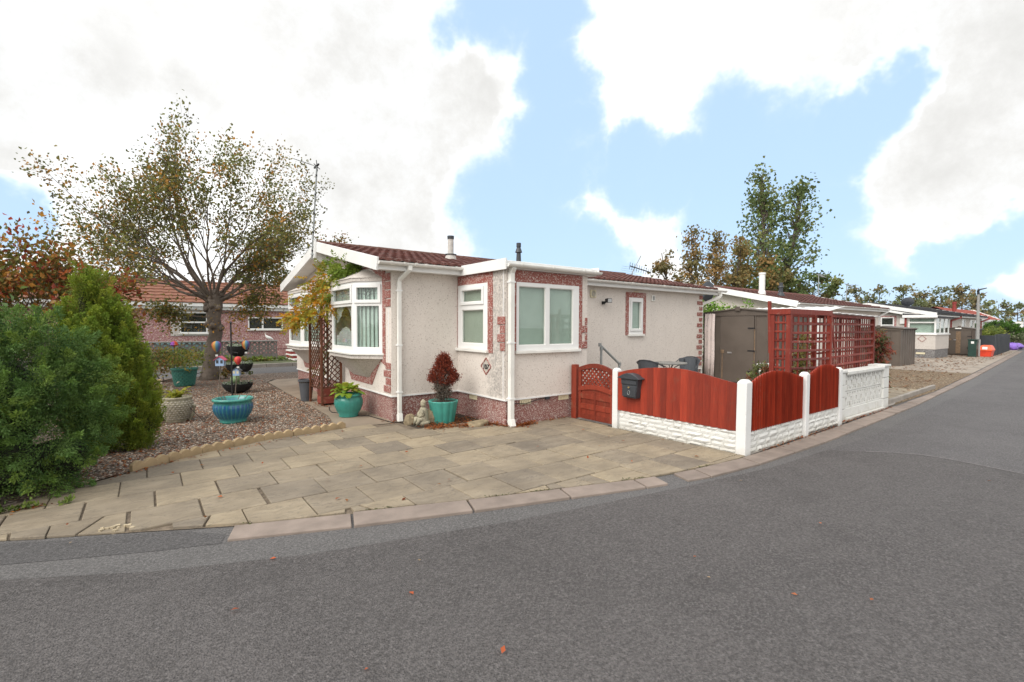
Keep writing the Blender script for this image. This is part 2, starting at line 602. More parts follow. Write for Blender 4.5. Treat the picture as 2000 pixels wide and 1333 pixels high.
M['tile'] = _tile('brown_red_roof_tile', (0.175, 0.066, 0.052), (0.095, 0.040, 0.034), (0.30, 0.25, 0.23), 0.8)
M['ridge'] = _tile('brown_ridge_tile', (0.155, 0.072, 0.052), (0.085, 0.04, 0.03), (0.25, 0.2, 0.17), 0.35)
M['tile_orange'] = _tile('orange_roof_tile', (0.27, 0.115, 0.070), (0.16, 0.07, 0.045), (0.2, 0.16, 0.12), 0.5)
M['tile_red'] = _tile('red_roof_tile', (0.42, 0.10, 0.065), (0.28, 0.06, 0.045), (0.3, 0.2, 0.16), 0.3)
M['tile_dark'] = _tile('dark_grey_roof_tile', (0.055, 0.055, 0.06), (0.03, 0.03, 0.034), (0.12, 0.12, 0.12), 0.4)


def _shed():
    t = NT('brown_steel_shed')
    k = t.mix(t.mp(t.noise(1.6, 4), 0.3, 0.7), (0.094, 0.076, 0.063), (0.125, 0.102, 0.085))
    t.bump(t.noise(3.0, 3), 0.1, 0.01)
    return t.fin(k, 0.5, 0.4)


M['shed'] = _shed()
M['rust'] = plain('rust_streak', (0.20, 0.135, 0.085), 0.8, 0.3, 14.0)


def _slab(name, a, b, c):
    """riven sandstone-coloured paving: veins, stains, per-slab tint"""
    t = NT(name)
    warp = t.noise(2.0, 3, out=1)
    v = t.mix(0.35, t.pos(), warp, 'ADD')
    vein = t.noise(4.0, 7, 0.68, vec=v, stretch=(0.7, 2.4, 1.0))
    k = t.mix(t.mp(vein, 0.32, 0.70), a, b)
    line = t.math('ABSOLUTE', t.math('SUBTRACT', t.noise(2.6, 5, 0.6, vec=v, stretch=(0.8, 2.8, 1.0)), 0.5))
    k = t.mix(t.mp(line, 0.0, 0.020, 0.55, 0.0), k, c)
    k = t.mix(t.math('MULTIPLY', t.mp(t.noise(1.4, 5, 0.65), 0.42, 0.68), 0.60), k, c)
    k = t.mix(t.mp(t.noise(60.0, 3), 0.62, 0.75, 0.0, 0.5), k, tuple(x * 0.6 for x in c))
    k = t.mix(1.0, k, t.mix(t.rnd(), (0.74, 0.74, 0.77), (1.12, 1.09, 1.02)), 'MULTIPLY')
    t.bump(t.math('ADD', vein, t.math('MULTIPLY', t.noise(50.0, 4), 0.3)), 0.45, 0.012)
    return t.fin(k, 0.78, 0.35)


M['slab'] = _slab('riven_paving', (0.258, 0.212, 0.152), (0.345, 0.292, 0.218), (0.150, 0.127, 0.100))
M['kerb'] = plain('pinkish_kerb_stone', (0.240, 0.194, 0.165), 0.88, 0.18, 5.0, 0.5, 120.0, 0.004, rnd=0.12)
M['mortar'] = plain('joint_sand_and_moss', (0.165, 0.130, 0.095), 0.95, 0.4, 14.0, 0.7, 60.0, 0.01)


def _asphalt(name, base, chips, csc, bs, blot):
    t = NT(name)
    c = t.red(t.voro(csc))
    k = t.mix(t.mp(c, 0.0, 1.0), tuple(x * 0.60 for x in base), tuple(x * 1.42 for x in base))
    k = t.mix(t.math('GREATER_THAN', c, 1 - chips), k, (0.19, 0.18, 0.175))
    k = t.mix(t.math('MULTIPLY', t.mp(t.noise(0.55, 6, 0.68), 0.38, 0.66), blot), k, tuple(x * 1.40 for x in base))
    k = t.mix(t.math('MULTIPLY', t.mp(t.noise(1.7, 6, 0.7), 0.52, 0.70), blot * 0.7), k, tuple(x * 0.62 for x in base))
    k = t.mix(t.mp(t.noise(58.0, 5, 0.75), 0.42, 0.64, 0.0, 0.8), k, tuple(x * 0.42 for x in base))
    h = t.math('ADD', t.voro(csc, 'SMOOTH_F1', 'Distance'), t.math('MULTIPLY', t.noise(csc * 0.6, 4, 0.7), 1.2))
    t.bump(h, bs, 0.012)
    return t.fin(k, 0.82, 0.35)


M['tarmac'] = _asphalt('coarse_tarmac', (0.116, 0.107, 0.105), 0.012, 95.0, 1.0, 0.6)
M['tarmac_old'] = _asphalt('worn_fine_tarmac', (0.132, 0.126, 0.124), 0.02, 110.0, 0.35, 0.4)
M['tarmac_far'] = _asphalt('worn_tarmac', (0.120, 0.113, 0.113), 0.012, 90.0, 0.6, 0.6)
M['tarmac_patch'] = _asphalt('dark_tarmac_patch', (0.104, 0.099, 0.099), 0.012, 100.0, 0.5, 0.15)
M['seam'] = plain('pale_worn_seam', (0.20, 0.19, 0.185), 0.9, 0.3, 12.0)


def _gravel(name, cols, sc):
    t = NT(name)
    r = t.red(t.voro(sc))
    k = cols[0]
    for i, c in enumerate(cols[1:]):
        k = t.mix(t.math('GREATER_THAN', r, (i + 1) / len(cols)), k, c)
    k = t.mix(t.mp(t.voro(sc, 'F1', 'Distance'), 0.25, 0.75, 0.0, 0.8), k, (0.03, 0.025, 0.02))
    k = t.mix(t.math('MULTIPLY', t.mp(t.noise(1.1, 4), 0.45, 0.7), 0.4), k, (0.16, 0.09, 0.055))
    t.bump(t.voro(sc, 'F1', 'Distance'), 1.0, -0.02)
    return t.fin(k, 0.85, 0.3)


M['gravel'] = _gravel('mixed_garden_gravel', [(0.20, 0.155, 0.12), (0.31, 0.25, 0.20), (0.24, 0.15, 0.10), (0.40, 0.335, 0.275), (0.15, 0.12, 0.10)], 30.0)
M['gravel_tan'] = _gravel('tan_gravel', [(0.33, 0.235, 0.14), (0.26, 0.18, 0.10), (0.40, 0.31, 0.21), (0.22, 0.16, 0.10)], 26.0)
M['ground'] = plain('rough_ground', (0.075, 0.085, 0.04), 0.95, 0.35, 1.3, 0.5, 20.0, 0.03)
M['path'] = plain('path_concrete', (0.255, 0.205, 0.155), 0.9, 0.16, 1.8, 0.4, 90.0, 0.004)
M['drive'] = plain('drive_concrete', (0.30, 0.255, 0.21), 0.9, 0.22, 1.4, 0.4, 60.0, 0.006)


def _attr_mat(name, rough=0.6, trans=0.25, spec=0.3):
    """leaf or chip whose own colour is stored on its faces"""
    t = NT(name)
    a = t.n('ShaderNodeAttribute', attribute_name='Col')
    m = t.fin(a.outputs['Color'], rough, spec)
    if trans:
        tr = t.n('ShaderNodeBsdfTranslucent')
        t.l(a.outputs['Color'], tr.inputs[0])
        mx = t.n('ShaderNodeMixShader')
        mx.inputs[0].default_value = trans
        t.l(t.b.outputs[0], mx.inputs[1]); t.l(tr.outputs[0], mx.inputs[2])
        t.l(mx.outputs[0], t.out.inputs[0])
    return m


M['leaf'] = _attr_mat('leaf', 0.55, 0.42)
M['needle'] = _attr_mat('conifer_spray', 0.7, 0.15)
M['chip'] = _attr_mat('stone_chip', 0.85, 0.0)
M['fabric_mix'] = _attr_mat('striped_fabric', 0.6, 0.1)


def _glass():
    t = NT('window_glass')
    t.t.nodes.remove(t.b)
    lw_ = t.n('ShaderNodeLayerWeight')
    fr = t.math('ADD', 0.045, t.math('MULTIPLY', t.math('POWER', lw_.outputs['Facing'], 4.0), 0.9))
    gl = t.n('ShaderNodeBsdfGlossy'); gl.inputs['Roughness'].default_value = 0.02
    tr = t.n('ShaderNodeBsdfTransparent'); tr.inputs[0].default_value = (0.88, 0.92, 0.90, 1)
    mx = t.n('ShaderNodeMixShader')
    t.l(fr, mx.inputs[0])
    t.l(tr.outputs[0], mx.inputs[1]); t.l(gl.outputs[0], mx.inputs[2])
    t.l(mx.outputs[0], t.out.inputs[0])
    return t.m


M['glass'] = _glass()


def _cloth():
    t = NT('faded_floral_cloth')
    v = t.n('ShaderNodeTexVoronoi', feature='F1')
    v.inputs['Scale'].default_value = 9.0
    t.l(t.pos(), v.inputs['Vector'])
    ring = t.mp(t.math('ABSOLUTE', t.math('SUBTRACT', v.outputs['Distance'], 0.28)), 0.0, 0.10, 0.6, 0.0)
    k = t.mix(t.math('MULTIPLY', ring, t.mp(t.noise(30, 3), 0.4, 0.6)), (0.80, 0.68, 0.64), (0.26, 0.27, 0.29))
    k = t.mix(t.mp(t.noise(8, 5), 0.5, 0.7, 0, 0.5), k, (0.72, 0.64, 0.60))
    return t.fin(k, 0.9, 0.2)


M['cloth'] = _cloth()


def _pot_blue():
    t = NT('blue_and_teal_streaked_glaze')
    a = t.n('ShaderNodeAttribute', attribute_name='Col')
    k = t.mix(t.mp(t.noise(14.0, 4), 0.35, 0.7, 0, 0.5), a.outputs['Color'], (0.03, 0.13, 0.16))
    return t.fin(k, 0.2, 0.55)


M['pot_blue'] = _pot_blue()


# ------------------------------------------------------------------ foliage builders
def unit(a):
    return a / np.maximum(np.linalg.norm(a, axis=-1, keepdims=True), 1e-9)


def leaf_mesh(name, P, D, size, aspect, C, mat, off=(0, 0, 0), fold=0.15, seed=0, up_bias=None):
    """diamond leaves: base P, direction D, length size, colour C"""
    g = np.random.default_rng(seed + 11)
    n = len(P)
    P = np.asarray(P, float) - np.array(off, float)
    D = unit(np.asarray(D, float))
    rv = g.normal(size=(n, 3))
    if up_bias is not None:
        rv = np.cross(np.tile(np.array([0, 0, 1.0]), (n, 1)), D) + rv * up_bias
    Wd = unit(np.cross(D, rv)) if up_bias is None else unit(rv)
    Nn = unit(np.cross(D, Wd))
    s = np.asarray(size, float).reshape(-1, 1)
    mid = P + D * s * 0.45
    v = np.stack([P, mid + Wd * s * aspect + Nn * s * fold, P + D * s, mid - Wd * s * aspect + Nn * s * fold], 1).reshape(-1, 3)
    me = bpy.data.meshes.new(name)
    me.vertices.add(4 * n); me.loops.add(6 * n); me.polygons.add(2 * n)
    me.vertices.foreach_set('co', v.astype(np.float32).ravel())
    idx = (np.arange(n) * 4)[:, None]
    loops = np.concatenate([idx, idx + 1, idx + 2, idx, idx + 2, idx + 3], 1)
    me.loops.foreach_set('vertex_index', loops.astype(np.int32).ravel())
    me.polygons.foreach_set('loop_start', (np.arange(2 * n) * 3).astype(np.int32))
    me.polygons.foreach_set('loop_total', np.full(2 * n, 3, np.int32))
    ca = me.color_attributes.new('Col', 'FLOAT_COLOR', 'POINT')
    cc_ = np.repeat(np.concatenate([np.clip(C, 0, 1), np.ones((n, 1))], 1), 4, 0)
    ca.data.foreach_set('color', cc_.astype(np.float32).ravel())
    me.update(calc_edges=True)
    me.materials.append(mat)
    return me


def foliage(name, parent, P, D, size, aspect, C, mat='leaf', seed=0, fold=0.15, up_bias=None, kind=None, label=None):
    me = leaf_mesh(name, P, D, size, aspect, C, M[mat], root_of(parent).location if parent is not None else (0, 0, 0), fold, seed, up_bias)
    o = link(name, me, parent)
    if kind: o['kind'] = kind
    if label: o['label'] = label
    return o


def palette(g, n, cols, w=None, jit=0.18):
    cols = np.array(cols, float)
    i = g.choice(len(cols), size=n, p=w)
    return cols[i] * (1 + g.normal(size=(n, 1)) * jit).clip(0.5, 1.6)


def around(g, pts, k, spread):
    p = np.repeat(np.asarray(pts, float), k, 0)
    return p + g.normal(size=p.shape) * spread


class Tree:
    """limbs grown from a start; collects twig points for leaves"""
    def __init__(s, seed):
        s.g = random.Random(seed)
        s.mb = MB()
        s.tips = []

    def limb(s, p, d, length, r, level, maxl, up=0.15, wob=0.18, kids=4, spread=0.9, ratio=0.62, sides=6, taper=0.35, leaf_from=0.3, wind=(0, 0, 0)):
        g = s.g
        n = max(3, int(length / 0.22)) if level < 2 else 3
        n = min(n, 9)
        pts, rad, dirs = [Vector(p)], [r], []
        d = Vector(d).normalized()
        for i in range(n):
            d = (d + Vector((g.gauss(0, wob), g.gauss(0, wob), g.gauss(0, wob))) * (0.6 if i else 0.2) + Vector((0, 0, up * 0.25)) + Vector(wind) * 0.1).normalized()
            pts.append(pts[-1] + d * (length / n))
            rad.append(max(0.0025, r * (1 - (1 - taper) * (i + 1) / n)))
            dirs.append(d.copy())
        s.mb.tube(pts, rad, sides if level == 0 else (5 if level == 1 else 3), cap=False)
        if level >= maxl:
            for i in range(1, len(pts)):
                if i / n >= leaf_from:
                    s.tips.append((pts[i], dirs[i - 1]))
            return
        for k in range(kids if isinstance(kids, int) else kids[level]):
            t = 0.3 + 0.7 * (k + g.random()) / (kids if isinstance(kids, int) else kids[level])
            i = min(n - 1, int(t * n))
            f = t * n - i
            q = pts[i].lerp(pts[i + 1], min(1, f))
            a = Vector((g.gauss(0, 1), g.gauss(0, 1), g.gauss(0, 1)))
            nd = (dirs[i] + a.normalized() * spread * (0.7 + 0.5 * g.random())).normalized()
            s.limb(q, nd, length * ratio * (0.75 + 0.5 * g.random()) * (1.15 - 0.35 * t), rad[i] * 0.5, level + 1, maxl, up, wob, kids, spread, ratio, sides, taper, leaf_from, wind)
        s.limb(pts[-1], dirs[-1], length * ratio * 0.8, rad[-1], level + 1, maxl, up, wob, kids, spread, ratio, sides, taper, leaf_from, wind)

    def arrays(s):
        return np.array([tuple(a) for a, b in s.tips]), np.array([tuple(b) for a, b in s.tips])
# ------------------------------------------------------------------ ground, roads, paving
def sheet(name, poly, z, mat, parent=None, kind='structure'):
    b = MB()
    b.add([(x, y, z) for x, y in poly], [tuple(range(len(poly)))])
    o = b.build(name, mat, parent)
    if kind and parent is None: o['kind'] = kind
    return o


def strip(name, A, B, z, mat, parent=None, kind='structure'):
    """sheet between two polylines with the same number of points"""
    b = MB()
    n = len(A)
    b.add([(x, y, z) for x, y in A] + [(x, y, z) for x, y in B], [(i, i + 1, n + i + 1, n + i) for i in range(n - 1)])
    o = b.build(name, mat, parent)
    if kind and parent is None: o['kind'] = kind
    return o


def interp(line, x):
    return float(np.interp(x, [p[0] for p in line], [p[1] for p in line]))


KO = [(-40, 28), (-14, 12.4), (-6, 7.75), (-2.5, 5.85), (-0.87, 4.95), (-0.2, 4.62), (0.45, 4.06), (1.175, 3.777), (2.266, 3.414), (3.164, 3.153), (3.97, 2.915), (4.766, 2.735), (5.571, 2.66), (7.3, 2.63), (9.06, 2.68), (12.39, 2.79), (20.53, 3.25), (46, 4.96), (90, 8.2), (140, 12)]
KI = [(-40, 28.1), (-14, 12.5), (-6, 7.85), (-2.5, 5.95), (-0.87, 5.04), (-0.54, 4.844), (-0.2, 4.70), (0.2, 4.50), (0.55, 4.31), (1.26, 4.049), (2.342, 3.665), (3.228, 3.40), (4.073, 3.14), (4.608, 3.03), (5.2, 2.945), (5.99, 2.90), (9.08, 2.94), (11.46, 3.0), (15.38, 3.11), (23.41, 3.63), (44.2, 5.1), (90, 8.45), (140, 12.3)]
GUT = [(-40, 27.0), (-14, 11.4), (-6, 6.9), (-2.5, 5.1), (-0.74, 4.274), (0.021, 3.837), (0.873, 3.486), (2.357, 3.09), (3.993, 2.783), (5.639, 2.53), (8.531, 2.40), (15.276, 2.66), (20.5, 2.95), (46, 4.66), (90, 7.9), (140, 11.7)]

tag(sheet('ground', [(-300, -200), (500, -200), (500, 400), (-300, 400)], -0.03, M['ground']), kind='structure')
xs = sorted(set([p[0] for p in KO] + [p[0] for p in KI]))
strip('road', [(x, interp(KI, x) + 0.06) for x in xs], [(x, -14.0) for x in xs], 0.0, M['tarmac_old'])
# newer coarse tarmac laid over the near carriageway, ending in a curved seam across the road
xs = [p[0] for p in GUT if p[0] < 7.0]
sheet('road_surface', [(x, interp(GUT, x)) for x in xs] + [(7.0, interp(GUT, 7.0)), (7.35, 2.1), (7.68, 1.66), (7.66, 1.18), (7.58, 0.77), (7.40, 0.0), (7.1, -2.0), (6.8, -14), (-40, -14)], 0.006, M['tarmac'])
xs = [7.0] + [p[0] for p in GUT if p[0] > 7.0]
sheet('road_surface', [(6.8, -14), (7.1, -2.0), (7.41, 0.0), (7.59, 0.77), (7.67, 1.18), (7.69, 1.66), (7.36, 2.1), (7.0, interp(GUT, 7.0))] + [(x, interp(GUT, x)) for x in xs[1:]] + [(140, -14)], 0.004, M['tarmac_far'])
seam = [(7.30, 2.14), (7.52, 1.92), (7.68, 1.66), (7.70, 1.45), (7.66, 1.18), (7.58, 0.77), (7.40, 0.0), (7.25, -1.0)]
jit = [0.018 + 0.012 * random.random() for _ in seam]
strip('road_seam', seam, [(x + j, y) for (x, y), j in zip(seam, jit)], 0.010, M['seam'])
# dark patch of tarmac in front of the paving where there are no kerb stones
pt = [(-3.0, 6.1), (-0.87, 5.0), (-0.54, 4.82), (-0.2, 4.68), (0.2, 4.48), (0.47, 4.20)]
pb = [(-3.0, 5.65), (-1.2, 4.78), (-0.78, 4.55), (-0.39, 4.37), (0.05, 4.18), (0.42, 4.05)]
strip('tarmac_patch', pt, pb, 0.0025, M['tarmac_patch'])
# far side verge across the road (outside the picture)
sheet('verge', [(-60, -14), (140, -14), (140, -60), (-60, -60)], 0.02, M['ground'])

# kerb stones, each its own piece
kerb = tag(sheet('kerb', [(0.5, 3.9), (6.0, 2.55), (46, 4.9), (46, 5.1), (6.0, 2.92), (0.5, 4.3)], -0.004, M['mortar']), kind='structure')


def along(A, B, t):
    return np.array(A) * (1 - t) + np.array(B) * t


def arcs(line, x0, x1, gaps):
    """stations along the line"""
    out, x = [], x0
    for g in gaps:
        out.append(x); x += g
    return out


def kerb_stone(xa, xb, parent, zt=0.026, wob=0.0):
    ya0, yb0 = interp(KO, xa), interp(KO, xb)
    ya1, yb1 = interp(KI, xa + 0.08), interp(KI, xb + 0.08)
    b = MB()
    h = zt + random.uniform(-0.004, 0.004)
    P = [(xa, ya0), (xb, yb0), (xb + 0.08, yb1 - 0.012), (xa + 0.08, ya1 - 0.012)]
    b.add([(x, y, -0.05) for x, y in P] + [(x, y, h + random.uniform(-0.003, 0.003)) for x, y in P],
          [(3, 2, 1, 0), (4, 5, 6, 7), (0, 1, 5, 4), (1, 2, 6, 5), (2, 3, 7, 6), (3, 0, 4, 7)])
    o = b.build('kerb_stone', M['kerb'], parent, bevel=0.008)
    return o


x = 0.46
stones = [0.83, 0.93, 0.89, 0.80, 0.27]
for L in stones:
    kerb_stone(x, x + L - 0.018, kerb); x += L
x = 4.42
kerb_stone(x, x + 0.30, kerb); x += 0.315
while x < 46:
    L = 0.88
    kerb_stone(x, x + L - 0.014, kerb); x += L

# upstand edging beyond the block wall
edge2 = tag(sheet('verge_edging', [(12.1, 3.15), (16.4, 3.28), (16.4, 3.38), (12.1, 3.25)], 0.006, M['mortar']), kind='structure')
for i in range(5):
    xa = 12.15 + i * 0.84
    b = MB(); ya, yb = 3.16 + (xa - 12.15) * 0.032, 3.16 + (xa + 0.82 - 12.15) * 0.032
    b.add([(xa, ya, -.05), (xa + .82, yb, -.05), (xa + .82, yb + .07, -.05), (xa, ya + .07, -.05), (xa, ya, .11), (xa + .82, yb, .10), (xa + .82, yb + .07, .10), (xa, ya + .07, .11)],
          [(3, 2, 1, 0), (4, 5, 6, 7), (0, 1, 5, 4), (1, 2, 6, 5), (2, 3, 7, 6), (3, 0, 4, 7)])
    b.build('edging_stone', M['concrete'], edge2, bevel=0.01)

# ---- patio of riven slabs
EDG = [(-3.0, 4.9), (-1.3, 5.72), (-0.5, 6.28), (-0.144, 6.55), (0.199, 6.775), (0.688, 7.06), (1.317, 7.26), (1.854, 7.33), (2.431, 7.43)]


def clip_half(poly, a, b):
    """keep the part of poly left of a->b"""
    out = []
    n = len(poly)
    nx, ny = -(b[1] - a[1]), b[0] - a[0]
    dist = lambda p: (p[0] - a[0]) * nx + (p[1] - a[1]) * ny
    for i in range(n):
        p, q = poly[i], poly[(i + 1) % n]
        dp, dq = dist(p), dist(q)
        if dp >= 0: out.append(p)
        if dp * dq < 0:
            t = dp / (dp - dq)
            out.append((p[0] + (q[0] - p[0]) * t, p[1] + (q[1] - p[1]) * t))
    return out


def area(p):
    return abs(sum(p[i][0] * p[(i + 1) % len(p)][1] - p[(i + 1) % len(p)][0] * p[i][1] for i in range(len(p)))) / 2


patio = tag(sheet('patio', [(-2.3, 5.85), (-0.87, 5.05), (-0.2, 4.71), (0.55, 4.32), (1.26, 4.055), (2.34, 3.67), (3.23, 3.405), (4.07, 3.145), (5.2, 2.95), (5.86, 2.91), (5.86, 7.40), (2.4, 7.50), (1.3, 7.30), (0.2, 6.80), (-0.5, 6.32), (-1.3, 5.95)], 0.006, M['mortar']), kind='structure')
rows = [2.58, 3.07, 3.575, 4.13, 4.645, 5.155, 5.655, 6.175, 6.68, 7.16, 7.66]
offs = [0.36, 0.36, 0.46, 0.20, 0.425, 0.11, 0.33, 0.05, 0.27, 0.45]
slab_n = 0


def make_slab(poly, zt, bev=0.008):
    cx = sum(p[0] for p in poly) / len(poly); cy = sum(p[1] for p in poly) / len(poly)
    b = MB()
    n = len(poly)
    tx, ty = random.uniform(-0.006, 0.006), random.uniform(-0.006, 0.006)
    b.add([(x, y, 0.0) for x, y in poly] + [(x, y, zt + (x - cx) * tx + (y - cy) * ty) for x, y in poly],
          [tuple(range(n - 1, -1, -1)), tuple(range(n, 2 * n))] + [(i, (i + 1) % n, n + (i + 1) % n, n + i) for i in range(n)])
    o = b.build('paving_slab', M['slab'], patio, bevel=bev)
    return o


for r in range(len(rows) - 1):
    y0, y1 = rows[r], rows[r + 1]
    x = -2.5 + offs[r] - 0.49 * 2
    while x < 5.8:
        w = 0.49
        joint = 0.008 if x > 2.6 else random.choice([0.008, 0.009, 0.012, 0.016, 0.030])
        if r >= 6: joint = 0.009
        drift = -0.05 * max(0.0, (x - 2.2) / 3.4)           # the courses swing a little towards the gate
        a0, a1 = x, min(x + w - joint, 5.80)
        poly = [(a0, y0 + drift), (a1, y0 + drift), (a1, y1 - 0.010 + drift), (a0, y1 - 0.010 + drift)]
        x += w
        if a1 - a0 < 0.05:
            continue
        for i in range(len(KI) - 1):
            A, B = KI[i], KI[i + 1]
            if B[0] < a0 - 0.01 or A[0] > a1 + 0.01: continue
            poly = clip_half(poly, (A[0], A[1] + 0.012), (B[0], B[1] + 0.012))
            if len(poly) < 3: break
        if len(poly) < 3: continue
        for i in range(len(EDG) - 1):
            A, B = EDG[i], EDG[i + 1]
            if B[0] < a0 or A[0] > a1: continue
            poly = clip_half(poly, (B[0], B[1] - 0.03), (A[0], A[1] - 0.03))
            if len(poly) < 3: break
        if len(poly) < 3 or area(poly) < 0.006: continue
        cx = sum(p[0] for p in poly) / len(poly); cy = sum(p[1] for p in poly) / len(poly)
        if cx < -2.2: continue
        # the planted corner by the house, the porch and the side path are not slabbed
        if cy > 7.2 and cx > 3.0: continue
        if cx > 3.35 and cx < 4.5 and cy > 6.42 + (cx - 3.35) * 0.05: continue
        if cx > 4.35 and cy > 5.98: continue
        if cx < 2.45 and cy > 7.3: continue
        zt = 0.024 + random.uniform(-0.004, 0.005)
        # slabs cut by the road edge are broken into crazy pieces
        if area(poly) < 0.17 and cy < 5.1 and len(poly) >= 4 and cx < 3.6:
            k = random.uniform(0.35, 0.65)
            xa = min(p[0] for p in poly); xb = max(p[0] for p in poly)
            xm = xa + (xb - xa) * k
            sl_ = random.uniform(-0.12, 0.12)
            left = clip_half(poly, (xm + sl_ - 0.008, y1), (xm - sl_ - 0.008, y0)) if False else clip_half(poly, (xm - sl_ - 0.009, y0), (xm + sl_ - 0.009, y1))
            right = clip_half(poly, (xm + sl_ + 0.009, y1), (xm - sl_ + 0.009, y0))
            for q in (left, right):
                if len(q) >= 3 and area(q) > 0.003:
                    make_slab(q, zt + random.uniform(-0.004, 0.004), 0.005)
            continue
        make_slab(poly, zt)

# rubble where a slab has crumbled at the road edge
rb = MB()
for i in range(14):
    c = G(random.uniform(195, 265), random.uniform(1030, 1044))
    s_ = random.uniform(0.008, 0.026)
    a = random.uniform(0, 3.1)
    n = 5
    pl = [(c[0] + s_ * random.uniform(0.7, 1.2) * math.cos(a + k * 2 * math.pi / n), c[1] + s_ * 0.8 * math.sin(a + k * 2 * math.pi / n)) for k in range(n)]
    rb.prism(pl, lambda p, q, d: (p, q, d), 0.0, 0.026 + random.uniform(0.0, 0.008))
o = rb.build('slab_rubble', plain('broken_sandstone', (0.42, 0.35, 0.24), 0.9, 0.25, 20.0)); tag(o, 'crumbled pale slab fragments at the broken edge of the paving', 'rubble', kind='stuff')

# ---- gravel garden, path beside the gable, planted corner, yard, neighbour's drive, lane behind
sheet('gravel_bed', [(-6, 5.2), (-3.0, 4.95), (-1.3, 5.77), (-0.5, 6.33), (-0.144, 6.60), (0.199, 6.825), (0.688, 7.11), (1.317, 7.31), (1.854, 7.38), (2.42, 7.47), (2.40, 7.9), (2.52, 8.6), (2.58, 10.2), (2.60, 12.0), (2.66, 14.6), (2.9, 15.22), (14, 15.22), (14, 17.32), (-12, 17.32)], 0.010, M['gravel'])
sheet('path', [(2.42, 7.44), (3.3, 7.34), (3.3, 13.7), (14, 13.75), (14, 15.2), (3.0, 15.2), (2.68, 14.6), (2.60, 12.0), (2.58, 10.2), (2.52, 8.6), (2.40, 7.9)], 0.014, M['path'])
sheet('flower_bed', [(3.27, 7.42), (3.33, 6.42), (4.40, 6.30), (4.52, 5.94), (5.86, 5.85), (5.86, 6.06), (4.5, 6.06), (4.5, 7.46)], 0.012, M['soil'])
sheet('yard', [(5.86, 2.93), (9.2, 2.99), (12.2, 3.1), (12.7, 3.2), (12.7, 7.5), (5.86, 7.5)], 0.016, M['concrete'])
sheet('gravel_drive', [(11.6, 3.1), (15.4, 3.15), (23.4, 3.66), (22.6, 7.6), (12.7, 7.6), (12.7, 3.2)], 0.008, M['gravel_tan'])
sheet('driveway', [(22.6, 3.62), (44.2, 5.12), (60, 6.3), (60, 8.2), (22.4, 8.2)], 0.010, M['drive'])
# rough slabs laid in the tan gravel
fl = tag(sheet('stepping_slabs', [(12.3, 3.3), (15.6, 3.4), (15.6, 5.0), (12.3, 5.0)], 0.012, M['mortar']), kind='structure')
for i in range(5):
    for j in range(3):
        xa, ya = 12.32 + i * 0.63 + 0.2 * (j % 2), 3.34 + j * 0.55
        b = MB(); b.box(xa, xa + 0.60, ya, ya + 0.52, 0.0, 0.026 + random.uniform(0, .008)); b.build('paving_slab', M['slab'], fl, bevel=0.008)
sheet('lane', [(-60, 17.3), (60, 17.3), (60, 19.8), (-60, 19.8)], 0.006, M['tarmac_old'])
kb = tag(sheet('lane_kerb', [(-20, 19.78), (14, 19.78), (14, 19.95), (-20, 19.95)], 0.004, M['mortar']), kind='structure')
for i in range(26):
    b = MB(); b.box(-9 + i * 0.9, -9 + i * 0.9 + 0.885, 19.8, 19.93, -0.02, 0.14); b.build('kerb_stone', M['concrete'], kb, bevel=0.012)
b = MB(); b.box(-9, -0.6, 17.05, 17.2, 0, 0.08)
tag(b.build('bed_edging', M['concrete']), kind='structure')
sheet('neighbour_bed', [(-20, 19.95), (14, 19.95), (14, 25.6), (-20, 25.6)], 0.09, M['ground'])

# ---- scalloped edging stones between gravel and paving
ed = root('scalloped_edging', (1.0, 7.0, 0), 'row of buff scalloped concrete edging stones between gravel and paving', 'edging')
L = 0.0
segs = []
for i in range(3, len(EDG) - 1):
    A, B = np.array(EDG[i]), np.array(EDG[i + 1])
    segs.append((A, B, np.linalg.norm(B - A)))
tot = sum(s_[2] for s_ in segs)


def at_len(t):
    for A, B, l in segs:
        if t <= l: return A + (B - A) * (t / l)
        t -= l
    return segs[-1][1]


npc = 7
pl_ = tot / npc
for i in range(npc):
    a, b_ = at_len(i * pl_ + 0.003), at_len((i + 1) * pl_ - 0.003)
    d = (b_ - a); ln = np.linalg.norm(d); d = d / ln; nn = np.array([-d[1], d[0]])
    prof = [(0, 0.0), (ln, 0.0)]
    K = 24
    for k in range(K, -1, -1):
        s_ = k / K
        prof.append((s_ * ln, 0.085 + 0.036 * abs(math.sin(s_ * math.pi * 3))))
    mb = MB()
    mb.prism(prof, lambda p, q, e, a=a, d=d, nn=nn: (a[0] + d[0] * p + nn[0] * e, a[1] + d[1] * p + nn[1] * e, q), -0.03, 0.025)
    mb.build('edging_stone', M['edging'], ed, bevel=0.005)
